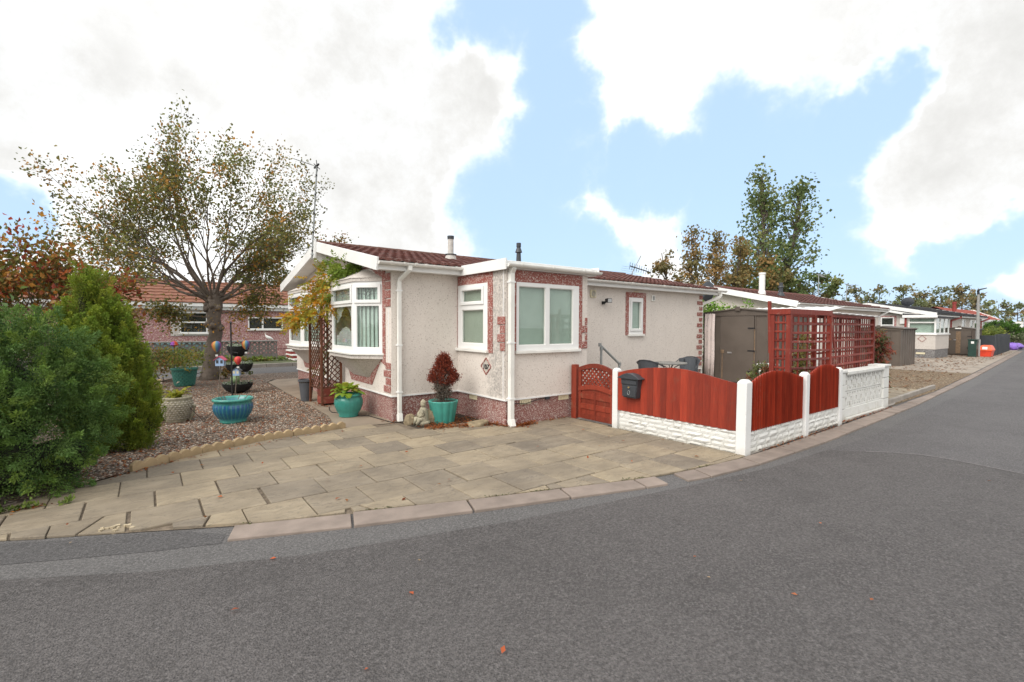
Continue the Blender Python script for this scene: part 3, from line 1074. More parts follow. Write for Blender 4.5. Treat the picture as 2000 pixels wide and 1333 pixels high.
# ------------------------------------------------------------------ the park home
def window(parent, O, U, N, w, h, panes, fwid=0.055, sash=(), inside=None, sill=None, mullions=(), name='window_frame', lead=False, zsill=0.05, in_off=0.075):
    """upvc window: frame part with panes, sash rings, sill and blind as sub-parts. panes are glass rectangles (s0,s1,t0,t1)"""
    O, U, N = Vector(O), Vector(U), Vector(N)
    b = MB()
    b.panel(O, U, N, (0, w, 0, h), panes, -0.045, 0.012)
    fr = b.build(name, M['upvc'], parent, bevel=0.006)
    for i, p in enumerate(panes):
        g = MB()
        g.panel(O, U, N, (p[0] - 0.004, p[1] + 0.004, p[2] - 0.004, p[3] + 0.004), [], -0.022, -0.016)
        g.build('pane', M['glass'], fr)
        bead = MB()
        bead.panel(O, U, N, (p[0] - 0.001, p[1] + 0.001, p[2] - 0.001, p[3] + 0.001), [(p[0] + 0.009, p[1] - 0.009, p[2] + 0.009, p[3] - 0.009)], -0.016, -0.003)
        bead.build('glazing_bead', M['upvc_old'], fr)
        if i in sash:
            s_ = MB()
            s_.panel(O, U, N, (p[0] - 0.052, p[1] + 0.052, p[2] - 0.052, p[3] + 0.052), [p], 0.013, 0.034)
            s_.build('opening_sash', M['upvc'], fr, bevel=0.005)
        if lead and i in lead:
            cx, cz = (p[0] + p[1]) / 2, (p[2] + p[3]) / 2
            rr = min(p[1] - p[0], p[3] - p[2]) / 2
            lm = MB()
            P = lambda s_, t_: O + U * (cx + s_ * rr) + Vector((0, 0, 1)) * (cz + t_ * rr) + N * -0.0145
            dm = [(0, .42), (.36, 0), (0, -.42), (-.36, 0)]
            for k in range(4):
                lm.bar(P(*dm[k]), P(*dm[(k + 1) % 4]), 0.004, 0.003, N)
            ex = (p[1] - p[0]) / 2 / rr
            for sx in (1, -1):
                lm.bar(P(.36 * sx, 0), P(ex * sx, 0), 0.004, 0.003, N)
                pts = [(0.18 * sx, .21), (.55 * sx, .55), (.62 * sx, .95)]
                lm.bar(P(*pts[0]), P(*pts[1]), 0.004, 0.003, N); lm.bar(P(*pts[1]), P(*pts[2]), 0.004, 0.003, N)
                pts = [(0.18 * sx, -.21), (.6 * sx, -.05), (.95 * sx, -.02)]
                lm.bar(P(*pts[0]), P(*pts[1]), 0.004, 0.003, N)
            for sy in (1, -1):
                lm.bar(P(0, .42 * sy), P(0, 0.98 * sy), 0.004, 0.003, N)
            lm.build('lead_strip', M['lead'], fr)
    if sill:
        s_ = MB()
        s_.panel(O, U, N, (-sill, w + sill, -zsill, 0.0), [], -0.03, 0.055)
        s_.build('sill', M['upvc_old'], fr, bevel=0.008)
    if inside == 'vertical':
        n = max(2, round(w / 0.088))
        for k in range(n):
            s0 = 0.02 + (w - 0.04) * k / n
            a = O + U * (s0 + 0.002) + N * (-in_off - 0.02)
            c = O + U * (s0 + (w - 0.04) / n * 1.08) + N * -in_off
            bl = MB()
            for z0, z1 in ((0.03, h - 0.03),):
                bl.add([a + Vector((0, 0, z0)), c + Vector((0, 0, z0)), c + Vector((0, 0, z1)), a + Vector((0, 0, z1))], [(0, 1, 2, 3)])
            bl.build('blind_slat', M['curtain'], fr)
    elif inside:
        bl = MB()
        bl.panel(O, U, N, (0.01, w - 0.01, 0.01, h - 0.01), [], -in_off - 0.01, -in_off)
        bl.build('blind_or_dark_room', M[inside], fr)
    return fr


X0, X1, Y0, Y1 = 3.20, 12.25, 7.45, 13.60
ZB, ZE = 0.43, 2.475                  # bottom of render, underside of fascia
YR = (Y0 + Y1) / 2
PX0, PX1, PYF = 4.45, 6.25, 6.02      # porch
home = root('park_home', (X0, Y0, 0), 'cream pebbledash park home with brown tiled roof, bay windows and number 107', 'park home')

# walls
win_far = (9.13 - X0, 9.66 - X0, 1.40, 2.275)
w_ = MB()
w_.panel((X0, Y0, 0), (1, 0, 0), (0, -1, 0), (0.131, X1 - X0, ZB, ZE), [win_far], -0.14, 0.0)
w_.panel((X1, Y0, 0), (0, 1, 0), (1, 0, 0), (0.14, Y1 - Y0 - 0.14, ZB, ZE), [], -0.14, 0.0)
w_.panel((X1, Y1, 0), (-1, 0, 0), (0, 1, 0), (0, X1 - X0 - .131, ZB, ZE), [], -0.14, 0.0)
w_.build('wall', M['dash'], home)
g_ = MB()
gp = [(Y0, ZB), (Y1, ZB), (Y1, ZE + 0.06), (YR, 3.14), (Y0, ZE + 0.06)]
g_.prism(gp, lambda a, b, d: (d, a, b), X0, X0 + 0.13)
g_.build('gable_wall', M['dash'], home)
g_ = MB(); g_.prism([(Y0 + .14, ZE), (Y1 - .14, ZE), (YR, 3.14)], lambda a, b, d: (d, a, b), X1 - 0.13, X1)
g_.build('gable_wall', M['dash'], home)
wl_win = (PYF, PYF)
lw = (0.50, 1.42, 1.20, 2.30)         # porch side window: along +... from the inner corner outwards (s measured from y=7.45 towards the road)
sl_, sr_ = Y0 - 7.44, Y0 - 6.49
p_ = MB()
side_win = (0.02, Y0 - 6.50, 1.20, 2.295)
p_.panel((PX0, Y0, 0), (0, -1, 0), (-1, 0, 0), (0, Y0 - PYF, ZB, ZE), [side_win], -0.12, 0.0)
front_win = (0.205, 1.585, 1.20, 2.285)
p_.panel((PX0, PYF, 0), (1, 0, 0), (0, -1, 0), (0.12, PX1 - PX0, ZB, ZE), [front_win], -0.12, 0.0)
p_.panel((PX1, PYF, 0), (0, 1, 0), (1, 0, 0), (0.12, Y0 - PYF, ZB, ZE), [], -0.12, 0.0)
p_.build('porch_wall', M['dash_stain'], home)
# plinth
q_ = MB()
q_.box(X0 + 0.02, X1 - 0.02, Y0 + 0.02, Y1 - 0.02, -0.05, ZB - 0.012)
q_.build('plinth', M['dash_plinth'], home)
q_ = MB()
q_.box(PX0 + 0.02, PX1 - 0.02, PYF + 0.02, Y0 + 0.02, -0.05, ZB - 0.012)
q_.build('porch_plinth', M['dash_plinth'], home)
# white drip bead along the foot of the render
d_ = MB()
d_.box(X0 - 0.012, X0 + 0.03, Y0 - 0.012, Y1, ZB - 0.012, ZB + 0.012)
d_.box(X0 + 0.03, PX0, Y0 - 0.012, Y0 + 0.03, ZB - 0.0118, ZB + 0.0118)
d_.box(PX0 - 0.012, PX0 + 0.03, PYF - 0.012, Y0 - 0.012, ZB - 0.012, ZB + 0.0121)
d_.box(PX0 + 0.03, PX1 + 0.012, PYF - 0.012, PYF + 0.03, ZB - 0.0118, ZB + 0.0119)
d_.box(PX1 + .012, X1 + .01, Y0 - 0.012, Y0 + 0.03, ZB - 0.0117, ZB + 0.0117)
d_.build('drip_bead', M['trim'], home)
# corner beads
for (x, y) in ((X0 - 0.004, Y0 + 0.10), (PX0 - 0.004, PYF + 0.045)):
    c_ = MB(); c_.box(x - 0.004, x + 0.006, y, y + 0.014, ZB + 0.02, 2.2 if y > 7 else ZE - 0.01); c_.build('corner_bead', M['trim'], home)
# floor line inside, dark sheet painted for the unlit room behind the far window, porch interior
r_ = MB(); r_.box(8.9, 9.9, 7.75, 7.78, 1.2, 2.4); r_.build('dark_room_sheet', M['dark_in'], home)
r_ = MB(); r_.box(4.62, 6.1, 7.32, 7.35, 0.5, 2.42); r_.build('porch_inner_wall', M['dash_grey'], home)
r_ = MB(); r_.box(4.58, 6.1, 6.16, 7.3, 0.5, 0.55); r_.build('porch_floor', M['concrete'], home)
# window board and things seen through the porch glass
r_ = MB(); r_.box(4.60, 4.80, 6.30, 7.28, 1.26, 1.33); r_.build('window_board', M['timber_tan'], home)

# windows
window(home, (X0 + win_far[0], Y0, win_far[2]), (1, 0, 0), (0, -1, 0), win_far[1] - win_far[0], win_far[3] - win_far[2], [(0.10, 0.43, 0.13, 0.775)], sash=(0,), inside='roller2', sill=0.03, in_off=0.05)
window(home, (PX0, Y0 - side_win[0], side_win[2]), (0, -1, 0), (-1, 0, 0), side_win[1] - side_win[0], side_win[3] - side_win[2],
       [(0.13, 0.80, 0.095, 0.66), (0.155, 0.775, 0.80, 0.995)], sash=(1,), inside='roller', sill=0.03, in_off=0.05)
window(home, (PX0 + front_win[0], PYF, front_win[2]), (1, 0, 0), (0, -1, 0), front_win[1] - front_win[0], front_win[3] - front_win[2],
       [(0.055, 0.605, 0.085, 1.02), (0.70, 1.235, 0.085, 1.02)], inside='roller2', sill=0.03, sash=(), in_off=0.05)


# red bands (proud render frames) round the openings
def band(name, O, U, N, rect, holes, t=0.010):
    b = MB(); b.panel(O, U, N, rect, holes, 0.0005, t); return b.build(name, M['dash_red'], home)


band('red_band', (PX0, Y0, 0), (0, -1, 0), (-1, 0, 0), (0.004, 1.09, 1.15, ZE - 0.005), [(0.02, side_win[1], 0, side_win[3])])
band('red_band', (PX0, PYF, 0), (1, 0, 0), (0, -1, 0), (0.11, 1.665, 1.15, ZE - 0.005), [(front_win[0], front_win[1], 0, front_win[3])])
band('red_band', (X0, Y0, 0), (1, 0, 0), (0, -1, 0), (9.015 - X0, 9.77 - X0, 1.38, 2.40), [(win_far[0], win_far[1], 0, win_far[3])])


# quoin stones
def quoin(O, U, N, s0, s1, z0, z1):
    b = MB(); b.panel(O, U, N, (s0, s1, z0, z1), [], 0.001, 0.016); b.build('quoin', M['dash_red'], home, bevel=0.006)


for k in range(4):                       # porch corner, both faces, and the porch's far corner
    z = 1.20 + k * 0.138
    a = 0.20 if k % 2 else 0.13
    quoin((PX0, PYF, 0), (0, 1, 0), (-1, 0, 0), 0.0, a, z, z + 0.125)
    quoin((PX0, PYF, 0), (1, 0, 0), (0, -1, 0), PX1 - PX0 - (0.11 if k % 2 == 1 else 0.17) + (0.05 if k % 2 == 1 else 0.035), PX1 - PX0 - 0.004, z, z + 0.125)
for k in range(4):                       # gable corner: lower and upper sets
    a = 0.30 if k % 2 == 0 else 0.22
    quoin((X0, Y0, 0), (0, 1, 0), (-1, 0, 0), 0.02, a, 0.48 + k * 0.128, 0.48 + k * 0.128 + 0.112)
    if k < 3 or True:
        quoin((X0, Y0, 0), (0, 1, 0), (-1, 0, 0), 0.02, 0.22 if k % 2 == 0 else 0.30, 1.90 + k * 0.142, min(1.90 + k * 0.142 + 0.125, 2.47))
for k in range(13):                      # far corner of the long wall
    a = 0.26 if k % 2 else 0.16
    quoin((X0, Y0, 0), (1, 0, 0), (0, -1, 0), X1 - X0 - a, X1 - X0 - 0.003, 0.52 + k * 0.151, 0.52 + k * 0.151 + 0.10)


# bay windows on the gable
def bay(yc, blind_or_dark_room):
    xw, d = X0, 0.36
    hw, fh = 1.01, 0.58                  # half width at the wall, half width of the front
    z0, z1 = 1.12, 2.335
    plan = [(xw, yc - hw), (xw - d, yc - fh), (xw - d, yc + fh), (xw, yc + hw)]

    def grow(e):
        return [(xw, yc - hw - e), (xw - d - e, yc - fh - e * 0.45), (xw - d - e, yc + fh + e * 0.45), (xw, yc + hw + e)]
    b = MB()                              # head, hipped cap, sill box and the tapered corbel below
    top = grow(0.02)
    b.prism(top, lambda a, c, e: (a, c, e), z1, z1 + 0.06)
    n = 4
    t2 = grow(0.035)
    apex = [(xw, yc - hw * 0.62), (xw - 0.03, yc - fh * 0.62), (xw - 0.03, yc + fh * 0.62), (xw, yc + hw * 0.62)]
    b.add([(x, y, z1 + 0.06) for x, y in t2] + [(x, y, z1 + 0.26) for x, y in apex], [(0, 1, 5, 4), (1, 2, 6, 5), (2, 3, 7, 6), (4, 5, 6, 7), (3, 2, 1, 0)])
    o = b.build('bay_window', M['dash_grey'], home)
    s_ = MB()
    s_.prism(grow(0.075), lambda a, c, e: (a, c, e), z0 - 0.035, z0)
    s_.build('sill', M['upvc_old'], o, bevel=0.008)
    s_ = MB()
    s_.prism(grow(0.045), lambda a, c, e: (a, c, e), z0 - 0.10, z0 - 0.036)
    s_.build('sill_board', M['dash_grey'], o, bevel=0.006)
    c_ = MB()
    tp = grow(-0.02); bt = [(xw, yc - 0.40), (xw - 0.03, yc - 0.36), (xw - 0.03, yc + 0.36), (xw, yc + 0.40)]
    c_.add([(x, y, z0 - 0.10) for x, y in tp] + [(x, y, 0.66) for x, y in bt], [(0, 1, 5, 4), (1, 2, 6, 5), (2, 3, 7, 6), (4, 5, 6, 7), (3, 2, 1, 0)])
    c_.build('corbel', M['dash_grey'], o)
    # red border on the wall round the corbel and up the sides
    rb = MB()
    t = 0.011
    outer = [(yc - 0.53, 0.54), (yc + 0.53, 0.54), (yc + 0.44, 0.66), (yc - 0.44, 0.66)]
    rb.prism(outer, lambda a, c, e: (e, a, c), xw - t, xw - 0.0005)
    for sg in (-1, 1):
        rb.prism([(yc + sg * 0.53, 0.545), (yc + sg * 0.95, 1.02), (yc + sg * 0.82, 1.02), (yc + sg * 0.43, 0.66)], lambda a, c, e: (e, a, c), xw - t - .001, xw - 0.0005)
        rb.prism([(yc + sg * 0.82, 1.021), (yc + sg * 1.13, 0.92), (yc + sg * 1.13, z1 + 0.18), (yc + sg * 1.02, z1 + 0.18), (yc + sg * 1.02, 1.021)], lambda a, c, e: (e, a, c), xw - t - .002, xw - 0.0005)
    rb.prism([(yc - 1.13, z1 + 0.06), (yc - 1.13, z1 + 0.10), (yc - 0.66, z1 + 0.30), (yc + 0.66, z1 + 0.30), (yc + 1.13, z1 + 0.10), (yc + 1.13, z1 + 0.06)], lambda a, c, e: (e, a, c), xw - t - .003, xw - 0.0005)
    rb.build('red_border', M['dash_red'], o)
    # frames
    for i in range(3):
        A, B = plan[i], plan[i + 1]
        A, B = (B, A)                     # run so that the outward normal is on the right side
        U = Vector((B[0] - A[0], B[1] - A[1], 0)); w = U.length; U.normalize()
        N = Vector((U.y, -U.x, 0))
        if N.x > 0: N = -N
        hh = z1 - z0
        fm = MB()
        panes = [(0.075, w - 0.075, 0.10, 0.80), (0.085, w - 0.085, 0.905, hh - 0.105)]
        fm.panel((A[0], A[1], z0), U, N, (0, w, 0, hh), panes, -0.05, 0.0)
        f = fm.build('window_frame', M['upvc'], o, bevel=0.006)
        sm = MB()
        sm.panel((A[0], A[1], z0), U, N, (0.03, w - 0.03, 0.85, hh - 0.045), [panes[1]], 0.001, 0.022)
        sm.build('opening_sash', M['upvc'], o, bevel=0.005)
        for p in panes:
            gm = MB(); gm.panel((A[0], A[1], z0), U, N, (p[0] - .003, p[1] + .003, p[2] - .003, p[3] + .003), [], -0.024, -0.018); gm.build('pane', M['glass'], o)
        O = Vector((A[0], A[1], z0))
        cx, cz = w / 2, (panes[1][2] + panes[1][3]) / 2
        rr = (panes[1][3] - panes[1][2]) / 2
        ex = (panes[1][1] - panes[1][0]) / 2 / rr
        P = lambda s__, t__: O + U * (cx + s__ * rr) + Vector((0, 0, 1)) * (cz + t__ * rr) + N * -0.0155
        lm = MB()
        dm = [(0, .45), (.36, 0), (0, -.45), (-.36, 0)]
        for k in range(4): lm.bar(P(*dm[k]), P(*dm[(k + 1) % 4]), 0.006, 0.003, N)
        for sx in (1, -1):
            lm.bar(P(.36 * sx, 0), P(ex * sx * .99, 0), 0.006, 0.003, N)
            lm.bar(P(.18 * sx, .22), P(.75 * sx, .5), 0.006, 0.003, N); lm.bar(P(.75 * sx, .5), P(.8 * sx, .98), 0.006, 0.003, N)
            lm.bar(P(.18 * sx, -.22), P(.8 * sx, -.1), 0.006, 0.003, N)
        for sy in (1, -1): lm.bar(P(0, .45 * sy), P(0, .98 * sy), 0.006, 0.003, N)
        lm.build('lead_strip', M['lead'], o)
        if i != 1:
            nb = 6
            for k in range(nb):
                s0 = 0.05 + (w - 0.10) * k / nb
                a = O + U * (s0 + 0.004) + N * -0.085; c = O + U * (s0 + (w - 0.10) / nb * 1.05) + N * -0.055
                bl = MB(); bl.add([a + Vector((0, 0, .03)), c + Vector((0, 0, .03)), c + Vector((0, 0, hh - .03)), a + Vector((0, 0, hh - .03))], [(0, 1, 2, 3)])
                bl.build('blind_slat', M['curtain'], o)
        else:                             # gathered net curtain, open in a swag
            for half in (0, 1):
                nm = MB()
                K = 20
                vs, fs = [], []
                for k in range(K + 1):
                    s0 = 0.05 + (w - 0.1) * k / K
                    dd = -0.075 + 0.012 * math.sin(k * 2.2)
                    zz = 0.05 + (0.62 if half else 0.0)
                    up_ = (hh - 0.03) if half else 0.34 + 0.10 * math.cos((k / K - 0.5) * 5)
                    lo = (0.50 + 0.40 * (1 - abs(k / K - 0.5) * 2) ** 1.5) if half else 0.03
                    vs += [O + U * s0 + N * dd + Vector((0, 0, lo)), O + U * s0 + N * dd + Vector((0, 0, up_))]
                for k in range(K):
                    fs.append((2 * k, 2 * k + 2, 2 * k + 3, 2 * k + 1))
                nm.add(vs, fs); nm.build('net_curtain', M['net'], o, smooth=True)
    return o


bay(8.82, True)
bay(12.25, True)

# ---- roof
XV0, XV1 = 2.86, 12.66                     # verges
YE0, ZE0, ZR = 7.22, 2.60, 3.275           # front eave line, tile underside there, ridge
YE1 = 2 * YR - YE0
slen = math.hypot(YR - YE0, ZR - ZE0)
sy, sz = (YR - YE0) / slen, (ZR - ZE0) / slen


def on_roof(x, t, h=0.0, back=False):
    y = YE0 + sy * t - sz * h
    z = ZE0 + sz * t + sy * h
    return (x, 2 * YR - y if back else y, z)


dk = MB()                                  # roof deck, both slopes
for back in (False, True):
    vs = [on_roof(x, t, h, back) for x in (XV0 + .035, XV1 - .035) for t in (0.0, slen) for h in (-0.06, -0.006)]
    dk.add(vs, [(0, 1, 3, 2), (4, 6, 7, 5), (0, 4, 5, 1), (2, 3, 7, 6), (1, 5, 7, 3), (0, 2, 6, 4)])
roof = dk.build('roof', M['upvc_old'], home)
# pressed tile: two waves wide, lip at the lower edge
TW, TL = (XV1 - XV0 - 0.06) / 30, slen / 9
tm = MB()
K = 12
vs, fs = [], []
for j, (t, lift) in enumerate(((0.0, 0.030), (0.0, 0.046), (TL * 0.5, 0.028), (TL * 1.02, 0.014))):
    for k in range(K + 1):
        s_ = k / K
        wv = 0.017 * (0.5 - 0.5 * math.cos(s_ * 4 * math.pi)) ** 1.4
        hh = lift + wv if j else 0.004 + wv
        vs.append((s_ * TW, sy * t - sz * hh, sz * t + sy * hh))
for j in range(3):
    for k in range(K):
        a = j * (K + 1) + k
        fs.append((a, a + 1, a + K + 2, a + K + 1))
tm.add(vs, fs)
tme = tm.mesh('roof_tile', M['tile'], smooth=False)
for r in range(9):
    for c in range(30):
        p = on_roof(XV0 + 0.03 + c * TW, r * TL)
        o = link('roof_tile', tme, roof, (p[0] - X0, p[1] - Y0, p[2] + 0.0012 * (c % 2)))
bk = MB()
for r in range(9):
    for k in range(1):
        a, b_ = on_roof(XV0 + .03, r * TL, 0.05, True), on_roof(XV1 - .03, r * TL, 0.05, True)
        c_, d__ = on_roof(XV1 - .03, (r + 1) * TL, 0.016, True), on_roof(XV0 + .03, (r + 1) * TL, 0.016, True)
        e_, f__ = on_roof(XV0 + .03, r * TL, 0.016, True), on_roof(XV1 - .03, r * TL, 0.016, True)
        bk.add([a, b_, c_, d__, e_, f__], [(0, 1, 2, 3), (4, 5, 1, 0)])
bk.build('rear_tiles', M['tile'], roof)
# ridge tiles
n = 22
for k in range(n):
    xa = XV0 + 0.02 + (XV1 - XV0 - 0.04) * k / n
    xb = XV0 + 0.02 + (XV1 - XV0 - 0.04) * (k + 1) / n + 0.015
    b = MB()
    vs, fs = [], []
    for i, x in enumerate((xa, xb)):
        for q in range(9):
            t = math.pi * q / 8
            rr = 0.085 - 0.004 * i
            vs.append((x, YR + rr * 1.25 * math.cos(t), ZR - 0.005 + rr * math.sin(t)))
    for q in range(8): fs.append((q, q + 1, 9 + q + 1, 9 + q))
    fs.append(tuple(range(9))); fs.append(tuple(range(17, 8, -1)))
    b.add(vs, fs); b.build('ridge_tile', M['ridge'], roof, smooth=False)
# verge boards, soffits, finial
for (xa, xb) in ((XV0, XV0 + 0.03), (XV1 - 0.03, XV1)):
    for back in (False, True):
        b = MB()
        pl = [on_roof(0, t, h, back)[1:] for t, h in ((-0.02, -0.155), (-0.02, 0.05), (slen - 0.003, 0.05), (slen - 0.003, -0.155))]
        b.prism(pl, lambda a, c, e: (e, a, c), xa, xb)
        b.build('verge_board', M['trim'], roof, bevel=0.004)
b = MB()
for back in (False, True):
    vs = [on_roof(x, t, h, back) for x in (XV0 + .03, X0 - 0.001) for t in (-0.0, slen - 0.01) for h in (-0.12, -0.062)]
    b.add(vs, [(0, 1, 3, 2), (4, 6, 7, 5), (0, 4, 5, 1), (2, 3, 7, 6), (1, 5, 7, 3), (0, 2, 6, 4)])
b.build('verge_soffit', M['upvc_old'], roof)
b = MB(); b.box(XV0 - 0.045, XV0 - 0.001, YR - 0.075, YR + 0.075, ZR - 0.30, ZR + 0.075)
b.box(XV0 + 0.001, X0 - 0.02, YR - 0.05, YR + 0.05, ZR - 0.36, ZR - 0.20)
b.build('finial_block', M['trim'], roof, bevel=0.004)
# fascia, soffit and gutters
fs_ = MB()
fs_.box(XV0 + 0.031, PX0 - 0.04, YE0 + 0.02, YE0 + 0.045, ZE0 - 0.135, ZE0 - 0.005)
fs_.box(PX1 + 0.18, XV1 - 0.031, YE0 + 0.02, YE0 + 0.045, ZE0 - 0.135, ZE0 - 0.005)
fs_.build('fascia', M['trim'], home, bevel=0.003)
fs_ = MB()
fs_.box(XV0 + 0.031, PX0 - 0.04, YE0 + 0.046, Y0 - 0.002, ZE0 - 0.128, ZE0 - 0.118)
fs_.box(PX1 + 0.18, XV1 - 0.031, YE0 + 0.046, Y0 - 0.002, ZE0 - 0.128, ZE0 - 0.118)
fs_.build('soffit', M['upvc_old'], home)


def gutter(parent, xa, xb, yc, zc, unions, r=0.052, slope=0.0, mat='upvc_old', name='gutter', axis='x'):
    b = MB()
    vs, fs = [], []
    K = 10
    for i, x in enumerate((xa, xb)):
        for rr in (r, r - 0.006):
            for q in range(K + 1):
                t = math.pi + math.pi * q / K
                vs.append((x, yc + rr * math.cos(t), zc + rr * math.sin(t) * 0.95 - slope * (x - xa)))
    n1 = K + 1
    for q in range(K):
        fs.append((q, q + 1, 2 * n1 + q + 1, 2 * n1 + q))
        fs.append((n1 + q + 1, n1 + q, 3 * n1 + q, 3 * n1 + q + 1))
    fs += [(0, n1, 3 * n1, 2 * n1), (K, 2 * n1 + K, 3 * n1 + K, n1 + K)]
    fs += [tuple(range(K + 1)), tuple(range(2 * n1 + K, 2 * n1 - 1, -1))]
    b.add(vs, fs)
    g = b.build(name, M[mat], parent, smooth=False)
    for x in unions:
        u = MB()
        zc2 = zc - slope * (x - xa)
        vs, fs = [], []
        for i, xx in enumerate((x - 0.018, x + 0.018)):
            for q in range(K + 1):
                t = math.pi + math.pi * q / K
                vs.append((xx, yc + (r + 0.007) * math.cos(t), zc2 + 0.006 + (r + 0.007) * math.sin(t)))
        for q in range(K): fs.append((q, q + 1, n1 + q + 1, n1 + q))
        fs += [tuple(range(K + 1)), tuple(range(2 * n1 - 1, n1 - 1, -1))]
        u.add(vs, fs); u.build('gutter_bracket', M['upvc_old'], g)
    return g


gz = ZE0 - 0.012
gutter(home, XV0 + 0.02, PX0 - 0.06, YE0 - 0.034, gz, (3.08, 3.30, 3.50, 3.68, 4.25))
gutter(home, PX1 + 0.20, 12.98, YE0 - 0.034, gz, (7.6, 8.9, 10.1, 11.2, 12.2))


def downpipe(parent, pts, clips, w=0.062, mat='upvc_old'):
    b = MB()
    for a, c in zip(pts[:-1], pts[1:]):
        b.bar(a, c, w, w, (0, 1, 0.001) if abs(a[0] - c[0]) < .3 else (0, 1, 0.001))
    o = b.build('downpipe', M[mat], parent, bevel=0.006)
    for (x, y, z) in clips:
        k = MB(); k.box(x - w / 2 - 0.012, x + w / 2 + 0.012, y - w / 2 - 0.006, y + w / 2 + 0.03, z - 0.012, z + 0.012)
        k.build('pipe_clip', M['upvc'], o)
    return o


dx, dy = 3.315, Y0 - 0.045
downpipe(home, [(3.40, YE0 - 0.034, 2.56), (3.40, YE0 - 0.034, 2.47)], [], 0.066)
downpipe(home, [(3.40, YE0 - 0.034, 2.485), (dx, dy, 2.33), (dx, dy, 0.10)], [(dx, dy, 2.16), (dx, dy, 1.27), (dx, dy, 0.50)])
sh = MB(); sh.bar((dx, dy, 0.14), (dx - 0.012, dy - 0.05, 0.015), 0.078, 0.078, (0, 1, 0)); sh.build('pipe_shoe', M['upvc_old'], home, bevel=0.006)
downpipe(home, [(12.72, YE0 - 0.034, 2.56), (12.72, YE0 - 0.034, 2.42), (12.30, Y0 + 0.05, 2.20), (12.30, Y0 + 0.05, 0.1)], [])

# porch roof
pr = MB(); pr.box(PX0 - 0.05, PX1 + 0.17, PYF - 0.06, 7.62, ZE + 0.002, 2.60)
pr.build('porch_roof', M['trim'], home, bevel=0.006)
pv = MB(); pv.box(PX0 - 0.075, PX0 - 0.051, PYF - 0.10, 7.40, ZE - 0.02, 2.625); pv.build('porch_fascia', M['trim'], home, bevel=0.004)
pv = MB(); pv.box(PX1 + 0.171, PX1 + 0.195, PYF - 0.10, 7.40, ZE + 0.02, 2.625)
pv.build('porch_fascia', M['trim'], home, bevel=0.004)
gutter(home, PX0 - 0.045, PX1 + 0.21, PYF - 0.115, 2.54, (4.66, 5.32, 6.02, 6.30), r=0.05)
pdx, pdy = PX0 + 0.075, PYF - 0.05
downpipe(home, [(pdx, pdy - 0.06, 2.50), (pdx, pdy, 2.42), (pdx, pdy, 0.10)], [(pdx, pdy, 2.27), (pdx, pdy, 1.33), (pdx, pdy, 0.46)], 0.078)
sh = MB(); sh.bar((pdx, pdy, 0.13), (pdx, pdy - 0.04, 0.02), 0.09, 0.09, (0, 1, 0)); sh.build('pipe_shoe', M['upvc_old'], home, bevel=0.006)

# plinth air vents
for (O, U, N, s0) in (((PX0 + 0.02, Y0, 0), (0, -1, 0), (-1, 0, 0), 0.38), ((PX0, PYF + 0.02, 0), (1, 0, 0), (0, -1, 0), 0.30), ((PX0, PYF + 0.02, 0), (1, 0, 0), (0, -1, 0), 1.14)):
    v_ = MB(); v_.panel(O, U, N, (s0, s0 + 0.225, 0.335, 0.412), [(s0 + 0.02 + 0.037 * k, s0 + 0.035 + 0.037 * k, 0.35, 0.395) for k in range(5)], 0.0, 0.016)
    v_.build('air_vent', M['cream'], home)
# cable clipped under the bead
cb = MB(); cb.tube([(PX0 + 0.12, PYF - 0.005, 0.37), (PX0 + 0.4, PYF - 0.008, 0.345), (PX0 + 0.72, PYF - 0.008, 0.40), (PX0 + 0.85, PYF - 0.008, 0.405)], 0.006, 5)
cb.build('cable', M['black'], home)
jb = MB(); jb.box(PX0 + 0.83, PX0 + 0.90, PYF - 0.03, PYF + 0.02, 0.375, 0.42); jb.build('junction_box', M['charcoal'], home)

# wall fittings
fn = MB(); fn.box(7.81, 7.98, Y0 - 0.035, Y0 - 0.001, 2.22, 2.39)
fo = fn.build('fan_vent', M['cream'], home, bevel=0.008)
ring = MB()
for k in range(5):
    r0 = 0.062 - k * 0.012
    ring.tube([(7.895 + r0 * math.cos(a * math.pi / 12), Y0 - 0.040, 2.305 + r0 * math.sin(a * math.pi / 12)) for a in range(25)], 0.0035, 4)
ring.build('fan_grille', M['flue'], fo)
v2 = MB(); v2.box(9.98, 10.11, Y0 - 0.03, Y0 - 0.001, 2.215, 2.36); vo = v2.build('wall_vent', M['upvc_old'], home, bevel=0.006)
vd = MB()
for k in range(5): vd.box(10.015, 10.075, Y0 - 0.034, Y0 - 0.0302, 2.24 + k * 0.02, 2.252 + k * 0.02)
vd.build('vent_louvre', M['charcoal'], vo)
lt = MB(); lt.box(9.30, 9.46, Y0 - 0.03, Y0 - .011, 2.405, 2.425); lt.build('trickle_vent', M['cream'], home)
ft = MB(); ft.box(8.19, 8.25, Y0 - 0.05, Y0 - 0.001, 2.08, 2.15)
ft.bar((8.22, Y0 - 0.05, 2.11), (8.22, Y0 - 0.13, 2.14), 0.03, 0.03)
fl_ = ft.build('flood_light', M['black'], home)
hd = MB()
hd.add([(8.16, Y0 - 0.20, 2.11), (8.31, Y0 - 0.20, 2.11), (8.31, Y0 - 0.20, 2.21), (8.16, Y0 - 0.20, 2.21), (8.19, Y0 - 0.10, 2.13), (8.28, Y0 - 0.10, 2.13), (8.28, Y0 - 0.10, 2.20), (8.19, Y0 - 0.10, 2.20)],
       [(0, 1, 2, 3), (7, 6, 5, 4), (0, 4, 5, 1), (1, 5, 6, 2), (2, 6, 7, 3), (3, 7, 4, 0)])
hd.build('lamp_head', M['black'], fl_)
lg = MB(); lg.box(8.175, 8.295, Y0 - 0.206, Y0 - 0.201, 2.122, 2.198); lg.build('lamp_glass', M['alu'], fl_)

